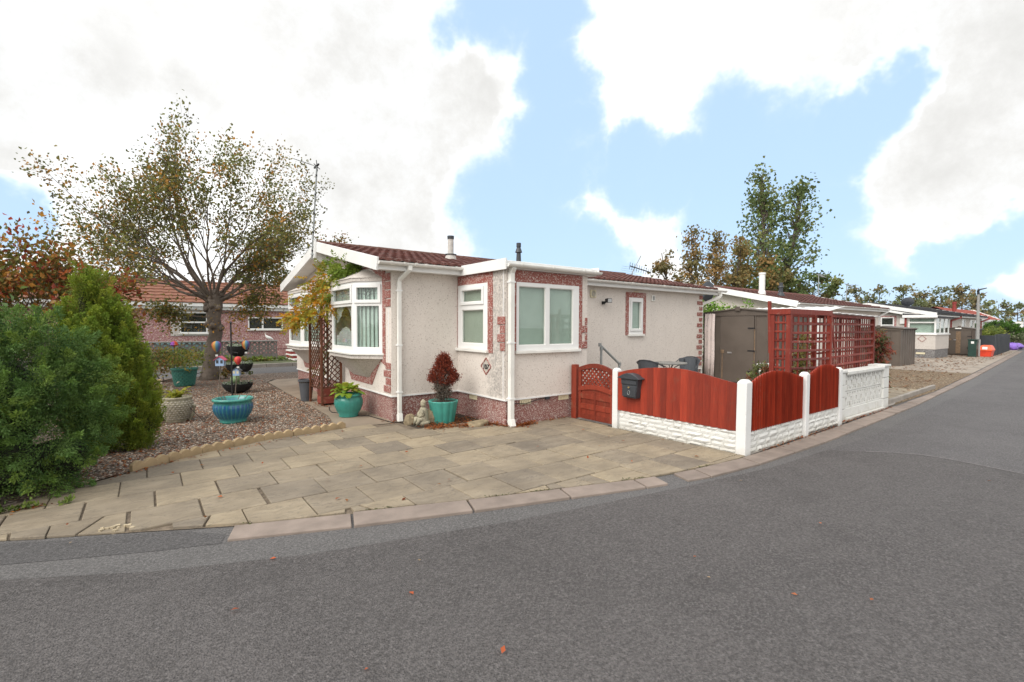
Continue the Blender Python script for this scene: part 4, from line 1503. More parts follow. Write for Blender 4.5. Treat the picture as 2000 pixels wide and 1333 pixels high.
# house number in a red diamond
dmd = MB()
yc, zc, r = 6.545, 0.93, 0.135
for k in range(4):
    a = [(0, r), (r * 1.05, 0), (0, -r), (-r * 1.05, 0)]
    p, q = a[k], a[(k + 1) % 4]
    dmd.bar((PX0 - 0.006, yc + p[0], zc + p[1]), (PX0 - 0.006, yc + q[0], zc + q[1]), 0.02, 0.012, (1, 0, 0))
do = dmd.build('number_diamond', M['dash_red'], home)
pm = MB(); pm.add([(PX0 - 0.002, yc, zc + r), (PX0 - 0.002, yc - r, zc), (PX0 - 0.002, yc, zc - r), (PX0 - 0.002, yc + r, zc)], [(0, 1, 2, 3)])
pm.build('number_field', plain('number_field', (0.50, 0.46, 0.41), 0.9, 0.15, 30), do)


def text_mesh(body, size, mat, loc, rot, parent, name, extrude=0.004):
    cu = bpy.data.curves.new(name, 'FONT')
    cu.body = body; cu.size = size; cu.extrude = extrude; cu.offset = 0.001
    cu.align_x, cu.align_y = 'CENTER', 'CENTER'
    t = bpy.data.objects.new(name, cu)
    dg = bpy.context.evaluated_depsgraph_get()
    col.objects.link(t)
    dg.update()
    me = bpy.data.meshes.new_from_object(t.evaluated_get(dg))
    bpy.data.objects.remove(t)
    bpy.data.curves.remove(cu)
    me.materials.clear(); me.materials.append(mat)
    o = link(name, me, parent)
    off = root_of(parent).location if parent else Vector((0, 0, 0))
    o.location = Vector(loc) - off
    o.rotation_euler = rot
    return o


for ch, yy, ang, m_ in (('1', yc + 0.060, 8, 'lead'), ('0', yc + 0.004, -2, 'black'), ('7', yc - 0.054, 10, 'black')):
    t = text_mesh(ch, 0.115, M[m_], (PX0 - 0.008, yy, zc - 0.012), (R(90), R(ang), R(-90)), do, 'numeral')

# flues on the roof
def zroof(y):
    return ZE0 + (y - YE0) * sz / sy


fl1 = MB(); zz = zroof(9.0)
fl1.lathe(5.2, 9.0, [(0.13, zz - 0.03), (0.12, zz + 0.05), (0.10, zz + 0.13), (0.105, zz + 0.14), (0.062, zz + 0.15), (0.062, zz + 0.46), (0.001, zz + 0.461)], 20)
f1 = fl1.build('flue', M['flue'], home, smooth=False)
cp = MB(); cp.lathe(5.2, 9.0, [(0.068, zz + 0.455), (0.072, zz + 0.50), (0.072, zz + 0.525), (0.001, zz + 0.53)], 20)
cp.build('flue_cap', M['charcoal'], f1)
cr = MB(); cr.lathe(5.2, 9.0, [(0.125, zz + 0.125), (0.125, zz + 0.14), (0.10, zz + 0.142)], 20); cr.build('flue_collar', M['charcoal'], f1)
zz = zroof(9.0)
fl2 = MB()
fl2.lathe(7.03, 9.0, [(0.12, zz - 0.03), (0.105, zz + 0.06), (0.06, zz + 0.14), (0.05, zz + 0.34), (0.085, zz + 0.35), (0.055, zz + 0.44), (0.045, zz + 0.46), (0.055, zz + 0.48), (0.055, zz + 0.57), (0.001, zz + 0.575)], 16)
fl2.build('soil_vent', M['charcoal'], home)

# ---- tv aerials and dish (things fixed to the home)
mast = root('television_aerial', (2.80, YR, 2.95), 'tall thin television aerial mast clamped to the gable peak', 'aerial')
m_ = MB(); mt = (2.80 + 0.02, YR - 0.30, 4.80)
m_.tube([(2.80, YR + 0.06, 2.95), mt], 0.016, 8); m_.build('mast', M['galv'], mast)
for k in range(5):
    f = 0.1 + k * 0.2
    c_ = MB(); p = Vector((2.80, YR + 0.06, 2.95)).lerp(Vector(mt), f)
    c_.lathe(p.x, p.y, [(0.019, p.z - 0.02), (0.019, p.z + 0.02)], 8); c_.build('mast_band', M['black'], mast)
for z in (3.06, 3.22):
    c_ = MB(); c_.bar((2.78, YR + 0.045, z), (XV0 - 0.02, YR - 0.05, z), 0.03, 0.02); c_.build('clamp', M['galv'], mast)
bm_ = MB(); bm_.bar((2.82, YR - 0.42, 4.80), (2.82, YR - 0.12, 4.80), 0.03, 0.03); bm_.bar((2.82, YR - 0.34, 4.68), (2.82, YR - 0.26, 4.92), 0.012, 0.012)
bm_.bar((2.76, YR - 0.30, 4.83), (2.88, YR - 0.30, 4.74), 0.012, 0.012)
bm_.build('dipole', M['black'], mast)
bm_ = MB(); e0, e1 = Vector((2.82, YR - 0.20, 4.82)), Vector((2.62, YR + 0.75, 5.18))
bm_.tube([e0, e1], 0.006, 5)
for k in range(9):
    p = e0.lerp(e1, 0.1 + 0.1 * k); bm_.tube([p + Vector((-.07, 0, 0.02)), p + Vector((.07, 0, -.02))], 0.003, 4)
bm_.build('boom', M['galv'], mast)

a2 = root('television_aerial', (13.15, 10.6, 2.6), 'low yagi television aerial leaning behind the far end of the roof', 'aerial')
b = MB(); b.tube([(13.15, 10.6, 0.0), (13.15, 10.6, 3.4), (13.42, 10.45, 3.98)], 0.018, 6); b.build('mast', M['galv'], a2)
b = MB(); e0, e1 = Vector((13.05, 10.62, 3.62)), Vector((13.62, 10.2, 3.40)); b.tube([e0, e1], 0.02, 5)
for k in range(10):
    p = e0.lerp(e1, k / 9); b.tube([p + Vector((-.1, -.1, .10)), p + Vector((.1, .1, -.10))], 0.007, 4)
b.build('yagi_boom', M['charcoal'], a2)
b = MB()
for k in range(4): b.tube([(12.72 + .03 * k, 10.75, 3.40 + .07 * k), (13.3, 10.5, 3.34 + .07 * k)], 0.004, 4)
b.build('reflector', M['galv'], a2)

dish = root('satellite_dish', (12.62, 8.2, 2.75), 'dark mesh satellite dish behind the far eave of the roof', 'satellite dish')
b = MB()
vs, fs = [], []
nr, na = 5, 18
for i in range(nr + 1):
    r = 0.30 * i / nr
    for k in range(na):
        a = 2 * math.pi * k / na
        vs.append((13.15 + 0.06 * (r / 0.3) ** 2 + r * math.cos(a) * 0.35, 7.88 + r * math.cos(a) * 0.93, 2.62 + r * math.sin(a)))
for i in range(nr):
    for k in range(na): fs.append((i * na + k, i * na + (k + 1) % na, (i + 1) * na + (k + 1) % na, (i + 1) * na + k))
b.add(vs, fs); b.build('dish', M['charcoal'], dish)
b = MB(); b.tube([(12.25, 7.9, 2.25), (12.85, 7.9, 2.30), (13.15, 7.88, 2.60)], 0.02, 6); b.build('arm', M['charcoal'], dish)
# ------------------------------------------------------------------ fence, gate, screen wall, pergola, shed, yard things
def fence_post(x0, x1, y0, y1, h, label, lean=0.0):
    o = root('fence_post', ((x0 + x1) / 2, (y0 + y1) / 2, 0), label, 'fence post', 'white concrete fence posts')
    b = MB()
    cx, cy = (x0 + x1) / 2, (y0 + y1) / 2
    P = [(x0, y0), (x1, y0), (x1, y1), (x0, y1)]
    b.add([(x, y, -0.1) for x, y in P] + [(x + lean, y, h - 0.035) for x, y in P] + [(cx + (x - cx) * .55 + lean, cy + (y - cy) * .55, h) for x, y in P],
          [(3, 2, 1, 0), (0, 1, 5, 4), (1, 2, 6, 5), (2, 3, 7, 6), (3, 0, 4, 7), (4, 5, 9, 8), (5, 6, 10, 9), (6, 7, 11, 10), (7, 4, 8, 11), (8, 9, 10, 11)])
    b.build('shaft', M['post_white'], o, bevel=0.008)
    return o


fence_post(5.79, 5.90, 4.93, 5.03, 0.945, 'white concrete fence post between the red gate and the letterbox panel')
fence_post(5.79, 5.93, 2.925, 3.05, 0.945, 'thick white concrete fence post at the fence corner beside the road', lean=0.018)
fence_post(7.52, 7.63, 2.93, 3.04, 0.945, 'white concrete fence post between the two arched roadside fence panels', lean=0.012)
fence_post(8.87, 8.98, 2.96, 3.07, 0.945, 'white concrete fence post beside the pierced white block wall')


def rockface(name, O, U, N, L, h, parent, seed):
    """concrete gravel board cast as rough stone courses"""
    g = random.Random(seed)
    b = MB()
    O, U, N, Z = Vector(O), Vector(U), Vector(N), Vector((0, 0, 1))
    b.panel(O, U, N, (0, L, 0, h), [], -0.025, 0.004)
    core = b.build(name, M['masonry_white'], parent)
    t = 0.0
    zs = [0.0]
    while zs[-1] < h - 0.03: zs.append(min(h, zs[-1] + g.uniform(0.045, 0.085)))
    zs[-1] = h
    for j in range(len(zs) - 1):
        s = 0.0
        while s < L - 0.02:
            w = min(g.uniform(0.10, 0.30), L - s)
            if L - s - w < 0.06: w = L - s
            m = MB()
            K, Q = 4, 2
            vs, fs = [], []
            dep = g.uniform(0.008, 0.026)
            for a in range(K + 1):
                for c in range(Q + 1):
                    ed = 0.0 if a in (0, K) or c in (0, Q) else 1.0
                    vs.append(O + U * (s + 0.005 + (w - 0.010) * a / K) + Z * (zs[j] + 0.003 + (zs[j + 1] - zs[j] - 0.006) * c / Q) + N * (0.0045 + dep * (0.45 * g.random() + 0.3 * (1 - ed) * g.random() + ed * 0.75)))
            for a in range(K):
                for c in range(Q):
                    i = a * (Q + 1) + c
                    fs.append((i, i + Q + 1, i + Q + 2, i + 1))
            # skirts back to the board
            base = len(vs)
            rim = [a * (Q + 1) for a in range(K + 1)] + [K * (Q + 1) + c for c in range(1, Q + 1)] + [a * (Q + 1) + Q for a in range(K - 1, -1, -1)] + [c for c in range(Q - 1, 0, -1)]
            for i in rim: vs.append(vs[i] - N * ((vs[i] - O).dot(N) - 0.004))
            for k in range(len(rim)):
                k2 = (k + 1) % len(rim)
                fs.append((rim[k], rim[k2], base + k2, base + k))
            m.add(vs, fs)
            m.build('stone', M['masonry_white'], core)
            s += w
    return core


def arch_panel(O, U, N, L, zb, top, nb, label, loc, lap=True, rail=True, thick=0.026):
    """vertical overlapping boards cut to an arch: top(s) gives the height"""
    o = root('arched_fence', loc, label, 'fence', 'red arched fence panels')
    O, U, N, Z = Vector(O), Vector(U), Vector(N), Vector((0, 0, 1))
    w = L / nb
    for k in range(nb):
        s0, s1 = k * w - (0.010 if k else 0), (k + 1) * w
        b = MB()
        n0a, n0b = 0.0, 0.012
        prof = [s0, (s0 + s1) / 2, s1]
        vs = []
        for s in prof:
            f = (s - s0) / (s1 - s0)
            th = 0.005 + thick * (1 - f)          # feather edge
            base = 0.012 - 0.010 * f if lap else 0.0
            zt = top(min(max(s, 0), L)) + random.uniform(-.001, .001)
            vs += [O + U * s + Z * zb + N * base, O + U * s + Z * zb + N * (base + th), O + U * s + Z * zt + N * (base + th), O + U * s + Z * zt + N * base]
        fs = [(0, 1, 2, 3), (11, 10, 9, 8)]
        for i in (0, 4):
            fs += [(i + 1, i + 5, i + 6, i + 2), (i, i + 3, i + 7, i + 4), (i + 2, i + 6, i + 7, i + 3), (i, i + 4, i + 5, i + 1)]
        b.add(vs, fs)
        b.build('board', M['fence_red'], o)
    for z in (zb + 0.10, zb + 0.42):
        b = MB(); b.panel(O, U, N, (0.0, L, z, z + 0.045), [], -0.035, -0.002); b.build('rail', M['fence_red'], o)
    return o


def prof(pts):
    xs_ = [p[0] for p in pts]; zs_ = [p[1] for p in pts]
    return lambda s: float(np.interp(s, xs_, zs_))


# panel with the letterbox, facing the paving (runs towards the road)
fx = 5.845
t1 = prof([(0, 0.885), (0.15, 0.925), (0.30, 0.955), (0.5, 0.985), (0.67, 1.003), (0.95, 1.022), (1.19, 1.009), (1.47, 0.965), (1.65, 0.928), (1.88, 0.89)])
arch_panel((fx, 4.925, 0), (0, -1, 0), (-1, 0, 0), 1.875, 0.30, t1, 17, 'wide red board fence panel with arched top carrying the letterbox', (fx, 4, 0))
gb = root('gravel_board', (fx, 4, 0), 'white rock-faced concrete gravel board under the letterbox fence panel', 'gravel board', 'white rock-faced gravel boards')
rockface('board_core', (fx, 4.925, 0.005), (0, -1, 0), (-1, 0, 0), 1.87, 0.29, gb, 3)
t2 = prof([(0, 0.875), (0.2, 0.955), (0.40, 1.0), (0.6, 1.018), (0.82, 1.010), (1.1, 0.975), (1.3, 0.93), (1.58, 0.87)])
arch_panel((5.935, 2.985, 0), (1, 0, 0), (0, -1, 0), 1.58, 0.29, t2, 24, 'red arched fence panel beside the corner post along the road', (6.7, 2.985, 0))
gb = root('gravel_board', (6.7, 2.985, 0), 'white rock-faced gravel board next to the corner post along the road', 'gravel board', 'white rock-faced gravel boards')
rockface('board_core', (5.935, 2.985, 0.005), (1, 0, 0), (0, -1, 0), 1.58, 0.28, gb, 5)
t3 = prof([(0, 0.845), (0.2, 0.935), (0.45, 1.005), (0.62, 1.022), (0.85, 1.01), (1.05, 0.965), (1.23, 0.91)])
arch_panel((7.635, 3.0, 0), (1, 0, 0), (0, -1, 0), 1.23, 0.315, t3, 20, 'red arched fence panel beside the pierced white block wall', (8.2, 3.0, 0))
gb = root('gravel_board', (8.2, 3.0, 0), 'white rock-faced gravel board next to the pierced block wall', 'gravel board', 'white rock-faced gravel boards')
rockface('board_core', (7.635, 3.0, 0.03), (1, 0, 0), (0, -1, 0), 1.23, 0.28, gb, 8)

# ---- gate
gp = root('gate_post', (5.87, 5.92, 0), 'square red timber gate post standing against the porch', 'gate post')
b = MB(); b.box(5.83, 5.93, 5.89, 5.98, -0.05, 0.935); b.build('shaft', M['gate_red'], gp, bevel=0.008)
b = MB(); b.box(5.812, 5.829, 5.845, 5.925, 0.02, 0.905); b.build('stop_board', M['gate_red'], gp, bevel=0.006)
gate = root('garden_gate', (5.85, 5.43, 0), 'low red timber garden gate with arched lattice top', 'gate')
gx = 5.845
gy0, gy1 = 5.05, 5.80                       # road side, house side
Lg = gy1 - gy0
archt = lambda s, z0, h: z0 + h * math.sin(math.pi * s / Lg)


def gpoly(pts, d0, d1, name, mat='gate_red', bev=0.003):
    b = MB(); b.prism(pts, lambda a, c, e: (gx + e, gy1 - a, c), d0, d1); return b.build(name, M[mat], gate, bevel=bev)


K = 16
gpoly([(Lg * k / K, archt(Lg * k / K, 0.90, 0.082)) for k in range(K + 1)] + [(Lg * k / K, archt(Lg * k / K, 0.825, 0.082)) for k in range(K, -1, -1)], -0.025, 0.02, 'top_rail')
gpoly([(Lg * k / K, archt(Lg * k / K, 0.575, 0.055)) for k in range(K + 1)] + [(Lg * k / K, archt(Lg * k / K, 0.50, 0.055)) for k in range(K, -1, -1)], -0.028, 0.02, 'middle_rail')
for s0 in (0.0, Lg - 0.05): gpoly([(s0, 0.05), (s0 + 0.05, 0.05), (s0 + 0.05, 0.90), (s0, 0.90)], -0.018, 0.022, 'stile')
for i, (z0, z1) in enumerate(((0.05, 0.135), (0.13, 0.22), (0.215, 0.305), (0.30, 0.39), (0.385, 0.475), (0.47, 0.55))):
    gpoly([(0.05, z0), (Lg - 0.05, z0), (Lg - 0.05, z1), (0.05, z1)], -0.016 + 0.012 * (i % 2), 0.002 + 0.012 * (i % 2), 'board')
gpoly([(Lg / 2 - 0.02, 0.05), (Lg / 2 + 0.02, 0.05), (Lg / 2 + 0.02, 0.5), (Lg / 2 - 0.02, 0.5)], -0.020, -0.0145, 'centre_batten')
for sg in (1, -1):                          # lattice
    for k in range(-4, 12):
        a0 = k * 0.086
        pts = []
        z0, z1 = 0.56, 0.93
        sA, sB = (a0, a0 + sg * (z1 - z0))
        # clip to the opening
        seg = []
        for q in range(31):
            f = q / 30
            s = sA + (sB - sA) * f; z = z0 + (z1 - z0) * f
            if 0.04 < s < Lg - 0.04 and archt(s, 0.55, 0.055) < z < archt(s, 0.85, 0.082): seg.append((s, z))
        if len(seg) > 2:
            b = MB(); e = 0.008 if sg > 0 else -0.004
            b.bar((gx + e, gy1 - seg[0][0], seg[0][1]), (gx + e, gy1 - seg[-1][0], seg[-1][1]), 0.030, 0.009, (1, 0, 0))
            b.build('lattice_slat', M['gate_red'], gate)

# ---- letterbox
lb = root('letterbox', (5.83, 4.62, 0.52), 'dark grey metal letterbox with curved lid hung on the red fence panel', 'letterbox')
bx = 5.815                                   # face the boards
b = MB()
yA, yB = 4.79, 4.47                          # left, right as seen from the paving
b.add([(bx, yA - .04, .53), (bx, yB + .04, .53), (bx, yB, .83), (bx, yA, .83), (bx - 0.10, yA - .045, .53), (bx - 0.10, yB + .045, .53), (bx - 0.115, yB, .83), (bx - 0.115, yA, .83)],
      [(0, 1, 2, 3), (7, 6, 5, 4), (0, 4, 5, 1), (1, 5, 6, 2), (2, 6, 7, 3), (3, 7, 4, 0)])
bo = b.build('body', M['charcoal'], lb, bevel=0.008)
b = MB()
b.prism([(yA + 0.035, 0.815)] + [(yA + 0.035 - (yA - yB + 0.07) * k / 10, 0.825 + 0.075 * math.sin(math.pi * k / 10)) for k in range(11)] + [(yB - 0.035, 0.815)], lambda a, c, e: (e, a, c), bx - 0.145, bx + 0.004)
b.build('lid', M['charcoal'], lb, bevel=0.004)
b = MB(); b.box(bx - 0.124, bx - 0.116, yB + 0.02, yA - 0.02, 0.735, 0.79); b.build('flap', M['charcoal'], lb, bevel=0.003)
b = MB(); b.box(bx - 0.119, bx - 0.108, yB + 0.035, yA - 0.035, 0.55, 0.715); b.build('door', M['charcoal'], lb, bevel=0.004)
b = MB(); b.tube([(bx - 0.113, 4.63, 0.69), (bx - 0.128, 4.63, 0.69)], 0.014, 10); b.build('lock', plain('brass', (0.6, 0.45, 0.2), 0.35, 0.1, metal=0.8), lb)
b = MB(); b.tube([(bx - 0.1205, 4.63 + 0.022 * math.cos(a * math.pi / 10), 0.612 + 0.030 * math.sin(a * math.pi / 10)) for a in range(-13, 9)], 0.004, 5); b.build('emblem', M['galv'], lb)

# ---- pierced white block wall
wall = root('pierced_block_wall', (10.4, 3.12, 0), 'low white painted wall of pierced screen blocks beside the road', 'wall')
wy0 = 3.06
wx = lambda x: 3.07 + (x - 9.2) * 0.012      # face of the wall


def wbox(name, xa, xb, ya, yb, z0, z1, bev=0.006):
    b = MB(); b.box(xa, xb, ya, yb, z0, z1); return b.build(name, M['masonry_white'], wall, bevel=bev)


fy = 3.075
for k in range(4):
    wbox('pillar_block', 9.10, 9.42, fy - 0.01, fy + 0.22, 0.005 + k * 0.205, 0.20 + k * 0.205)
    wbox('pillar_block', 11.37, 11.68, fy - 0.01, fy + 0.22, 0.005 + k * 0.205, 0.20 + k * 0.205)
wbox('pillar_cap', 9.06, 9.45, fy - 0.03, fy + 0.25, 0.826, 0.865)
wbox('pillar_cap', 11.34, 11.72, fy - 0.03, fy + 0.25, 0.826, 0.865)
wbox('foundation_course', 9.42, 11.37, fy - 0.045, fy + 0.20, 0.0, 0.055)
for k in range(5):
    wbox('base_block', 9.424 + k * 0.39, 9.424 + k * 0.39 + 0.384, fy, fy + 0.16, 0.058, 0.205)
wbox('coping', 9.455, 11.335, fy - 0.035, fy + 0.21, 0.785, 0.838)


def screen_block(parent, O, U, N, w, h, t, mat, name='screen_block'):
    """square pierced block: a rim, a small square frame inside and four links"""
    r = 0.11 * w
    holes = []
    # plan on a 7 x 7 lattice: rim, corner openings, central square
    c = lambda a, b, e, d: (a * w, b * w, e * h, d * h)
    holes += [c(.10, .24, .08, .36), c(.10, .36, .08, .20), c(.76, .90, .08, .36), c(.64, .90, .08, .20), c(.10, .24, .64, .92), c(.10, .36, .80, .92), c(.76, .90, .64, .92), c(.64, .90, .80, .92)]
    holes += [c(.36, .64, .36, .64)]
    b = MB(); b.panel(O, U, N, (0.003, w - 0.003, 0.003, h - 0.003), holes, -t, 0.0)
    return b.build(name, mat, parent)


for j, z in enumerate((0.208, 0.496)):
    for k in range(8):
        screen_block(wall, (9.424 + k * 0.2432, fy + 0.02, z), (1, 0, 0), (0, -1, 0), 0.2432, 0.284, 0.09, M['masonry_white'])
# white pier and low wall seen inside the fence
pier = root('white_pier', (9.0, 4.2, 0), 'small white painted pier standing inside the yard behind the fence', 'pier')
b = MB(); b.box(8.90, 9.12, 4.05, 4.27, 0, 0.88); b.build('shaft', M['masonry_white'], pier, bevel=0.008)
b = MB(); b.box(8.87, 9.15, 4.02, 4.30, 0.88, 0.925); b.build('cap', M['masonry_white'], pier, bevel=0.008)

# ---- red trellis screen
per = root('trellis_screen', (9.7, 3.4, 0), 'tall flaking red timber trellis screen with white sheets on top', 'trellis')


def pbar(name, a, c, w, h, upv=(0, 0, 1), m='trellis_red', bev=0.004):
    b = MB(); b.bar(a, c, w, h, upv); return b.build(name, M[m], per, bevel=bev)


pyf, pyb = 3.33, 3.57
for (x, y, h) in ((7.87, pyf, 1.80), (7.87, pyb, 1.80), (9.43, pyf, 1.80), (11.58, pyf, 1.76), (11.58, pyb, 1.76), (9.43, pyb, 1.80)):
    pbar('post', (x, y, 0.0), (x, y, h), 0.07, 0.07, (0, 1, 0))
pbar('tall_post', (7.86, 3.60, 1.18), (7.85, 3.62, 2.0), 0.05, 0.04, (0, 1, 0))
pbar('top_beam', (7.82, pyf - 0.02, 1.83), (9.45, pyf - 0.02, 1.83), 0.035, 0.085)
pbar('top_beam', (9.45, pyf - 0.01, 1.79), (11.62, pyf - 0.01, 1.77), 0.03, 0.05)
pbar('top_beam', (7.84, pyf - 0.02, 1.83), (7.84, pyb + 0.05, 1.83), 0.035, 0.085)
pbar('top_beam', (7.9, pyb, 1.80), (11.6, pyb, 1.76), 0.03, 0.06)
for k in range(4):                          # open bay: wide squares
    x = 8.20 + k * 0.34
    pbar('slat', (x, pyf, 0.35), (x + random.uniform(-.01, .01), pyf, 1.78), 0.045, 0.014, (0, 1, 0))
for k in range(6):
    z = 1.64 - k * 0.138
    pbar('slat', (7.9, pyf - 0.016, z), (9.50, pyf - 0.016, z - 0.008 * k - .004), 0.014, 0.036, m='trellis_worn' if k > 1 else 'trellis_red')
    pbar('slat', (9.46, pyf - 0.018, z - 0.005 * k), (11.62, pyf - 0.018, z), 0.014, 0.036, m='trellis_worn' if k != 1 else 'trellis_red')
for k in range(20):                         # dense bay standing on the wall
    x = 9.52 + k * 0.107
    pbar('slat', (x, pyf, 0.80 if x > 9.45 else .4), (x + random.uniform(-.02, .02) - (0.05 if k < 3 else 0), pyf, 1.77), 0.034, 0.012, (0, 1, 0), m='trellis_worn' if k % 3 == 0 else 'trellis_red')
pbar('leaning_slat', (9.70, pyf - 0.03, 0.86), (9.42, pyf - 0.03, 1.76), 0.045, 0.016, (0, 1, 0), m='trellis_worn')
for k in range(21):                         # rear layer
    x = (8.02 + k * 0.19) if k < 8 else 9.5 + (k - 8) * 0.16
    pbar('slat', (x, pyb, 0.35), (x, pyb, 1.76), 0.034, 0.012, (0, 1, 0))
for k in range(4):
    z = 1.66 - k * 0.27
    pbar('slat', (7.9, pyb + 0.014, z), (11.6, pyb + 0.014, z), 0.012, 0.034)
for k in range(2):                          # short side
    y = pyf + 0.08 + k * 0.08
    pbar('slat', (7.87, y, 0.3), (7.87, y, 1.78), 0.012, 0.034, (0, 1, 0))
for k in range(8):
    z = 1.66 - k * 0.14
    pbar('slat', (7.858, pyf, z), (7.858, pyb, z), 0.012, 0.03)
b = MB()
vs, fs = [], []
for i in range(21):
    x = 9.5 + 2.2 * i / 20
    for y in (3.24, 3.66): vs.append((x, y, 1.845 - 0.035 * i / 20 + 0.008 * math.sin(i * 2.1)))
for i in range(20): fs.append((2 * i, 2 * i + 2, 2 * i + 3, 2 * i + 1))
b.add(vs, fs); sh_ = b.build('white_sheet', M['trim'], per)
sm = sh_.modifiers.new('solid', 'SOLIDIFY'); sm.thickness = 0.012


# ---- steel sheds
def steel_shed(loc, w, d, zw, zr, label, door, name='steel_shed', rz=0.0, rust=True, group='brown steel sheds'):
    """pent apex shed; front gable faces -X, local origin at the front's right corner as seen, width runs along +Y"""
    o = root(name, loc, label, 'shed', group)
    x0, y0, z0 = loc
    b = MB()
    # ribbed walls
    def ribbed(O, U, N, L, h, pitch=0.30, skip=None):
        O, U, N = Vector(O), Vector(U), Vector(N)
        s = 0.0
        pts = []
        while s < L - 1e-6:
            e = min(L, s + pitch)
            pts += [(s, 0.0), (max(s, e - 0.045), 0.0), (max(s, e - 0.035), 0.018), (e - 0.008, 0.018)]
            s = e
        pts += [(L, 0.0)]
        n = len(pts)
        vs = [O + U * p + N * q for p, q in pts] + [O + U * p + N * q + Vector((0, 0, h)) for p, q in pts]
        b.add(vs, [(i, i + 1, n + i + 1, n + i) for i in range(n - 1)])
    ribbed((x0, y0 + w, z0), (0, -1, 0), (-1, 0, 0), w, zw)
    ribbed((x0, y0, z0), (1, 0, 0), (0, -1, 0), d, zw)
    ribbed((x0 + d, y0, z0), (0, 1, 0), (1, 0, 0), w, zw)
    ribbed((x0 + d, y0 + w, z0), (-1, 0, 0), (0, 1, 0), d, zw)
    b.build('wall', M['shed'], o)
    g = MB()
    for xx in (x0 - 0.02, x0 + d - 0.01):
        g.prism([(y0 - 0.06, zw - 0.03), (y0 + w + 0.06, zw - 0.03), (y0 + w + 0.06, zw + 0.06), (y0 + w / 2, zr), (y0 - 0.06, zw + 0.06)], lambda a, c, e: (e, a, z0 + c), xx, xx + 0.03)
    g.build('gable', M['shed'], o)
    r = MB()
    for sg in (0, 1):
        ya, yb = (y0 - 0.09, y0 + w / 2) if sg == 0 else (y0 + w + 0.09, y0 + w / 2)
        za, zb = zw + 0.045, zr + 0.012
        r.add([(x0 - 0.06, ya, z0 + za), (x0 + d + 0.06, ya, z0 + za), (x0 + d + 0.06, yb, z0 + zb), (x0 - 0.06, yb, z0 + zb), (x0 - 0.06, ya, z0 + za - .03), (x0 + d + 0.06, ya, z0 + za - .03), (x0 + d + 0.06, yb, z0 + zb - .03), (x0 - 0.06, yb, z0 + zb - .03)],
              [(0, 1, 2, 3), (7, 6, 5, 4), (0, 4, 5, 1), (1, 5, 6, 2), (2, 6, 7, 3), (3, 7, 4, 0)])
    r.build('roof', M['shed'], o)
    c = MB(); c.box(x0 - 0.075, x0 - 0.055, y0 + w / 2 - 0.07, y0 + w / 2 + 0.07, z0 + zr - 0.07, z0 + zr + 0.05); c.build('ridge_cap', M['shed'], o, bevel=0.02)
    t = MB(); t.box(x0 - 0.035, x0 - 0.022, y0 - 0.07, y0 + w + 0.07, z0 + zw - 0.045, z0 + zw - 0.02); t.build('gable_trim', M['upvc_old'] if False else M['shed'], o)
    if door:
        ya, yb = door
        dm = MB(); dm.box(x0 - 0.045, x0 - 0.021, ya, yb, z0 + 0.08, z0 + zw - 0.06); do_ = dm.build('door', M['shed'], o, bevel=0.006)
        for z in (zw - 0.38, zw - 0.98, 0.4):
            h = MB(); h.box(x0 - 0.052, x0 - 0.046, ya - 0.03, ya + 0.16, z0 + z - 0.018, z0 + z + 0.018); h.build('hinge', M['black'], do_)
        k = MB(); k.box(x0 - 0.065, x0 - 0.046, yb - 0.34, yb - 0.22, z0 + 0.86, z0 + 0.90); k.build('handle', M['alu'], do_)
        k = MB(); k.box(x0 - 0.062, x0 - 0.046, yb - 0.12, yb - 0.03, z0 + 0.86, z0 + 0.95); k.build('lock', M['rust'], do_)
        if rust:
            for (yc_, z1, z0_, w_) in ((ya - 0.005, zw - 0.40, zw - 0.97, 0.05), (yb - 0.07, 0.86, 0.12, 0.035), (ya - 0.005, zw - 1.0, 0.15, 0.04)):
                s_ = MB(); xx = x0 - 0.0475 if yc_ > ya else x0 - 0.0205
                s_.add([(xx, yc_ - w_ / 2, z0 + z0_), (xx, yc_ + w_ / 2, z0 + z0_), (xx, yc_ + w_ * 0.3, z0 + z1), (xx, yc_ - w_ * 0.3, z0 + z1)], [(0, 1, 2, 3)])
                s_.build('rust_streak', M['rust'], do_)
    return o


steel_shed((12.80, 5.70, 0), 2.02, 1.9, 1.93, 2.085, 'brown steel garden shed with rust-streaked door behind the red fence', (6.27, 7.20))
cl = root('cloth', (12.72, 7.5, 0.2), 'faded floral cloth strip hanging at the front of the brown shed', 'cloth')
b = MB()
vs, fs = [], []
for i in range(13):
    y = 7.36 + 0.29 * i / 12
    for z in (0.15, 0.8, 1.4, 1.95): vs.append((12.735 + 0.012 * math.sin(i * 1.3 + z), y + 0.01 * math.sin(z * 5), z - 0.012 * math.sin(i * 2.0)))
for i in range(12):
    for j in range(3): fs.append((i * 4 + j, i * 4 + 4 + j, i * 4 + 5 + j, i * 4 + 1 + j))
b.add(vs, fs); ob = b.build('drape', M['cloth'], cl, smooth=True)
sm = ob.modifiers.new('solid', 'SOLIDIFY'); sm.thickness = 0.006

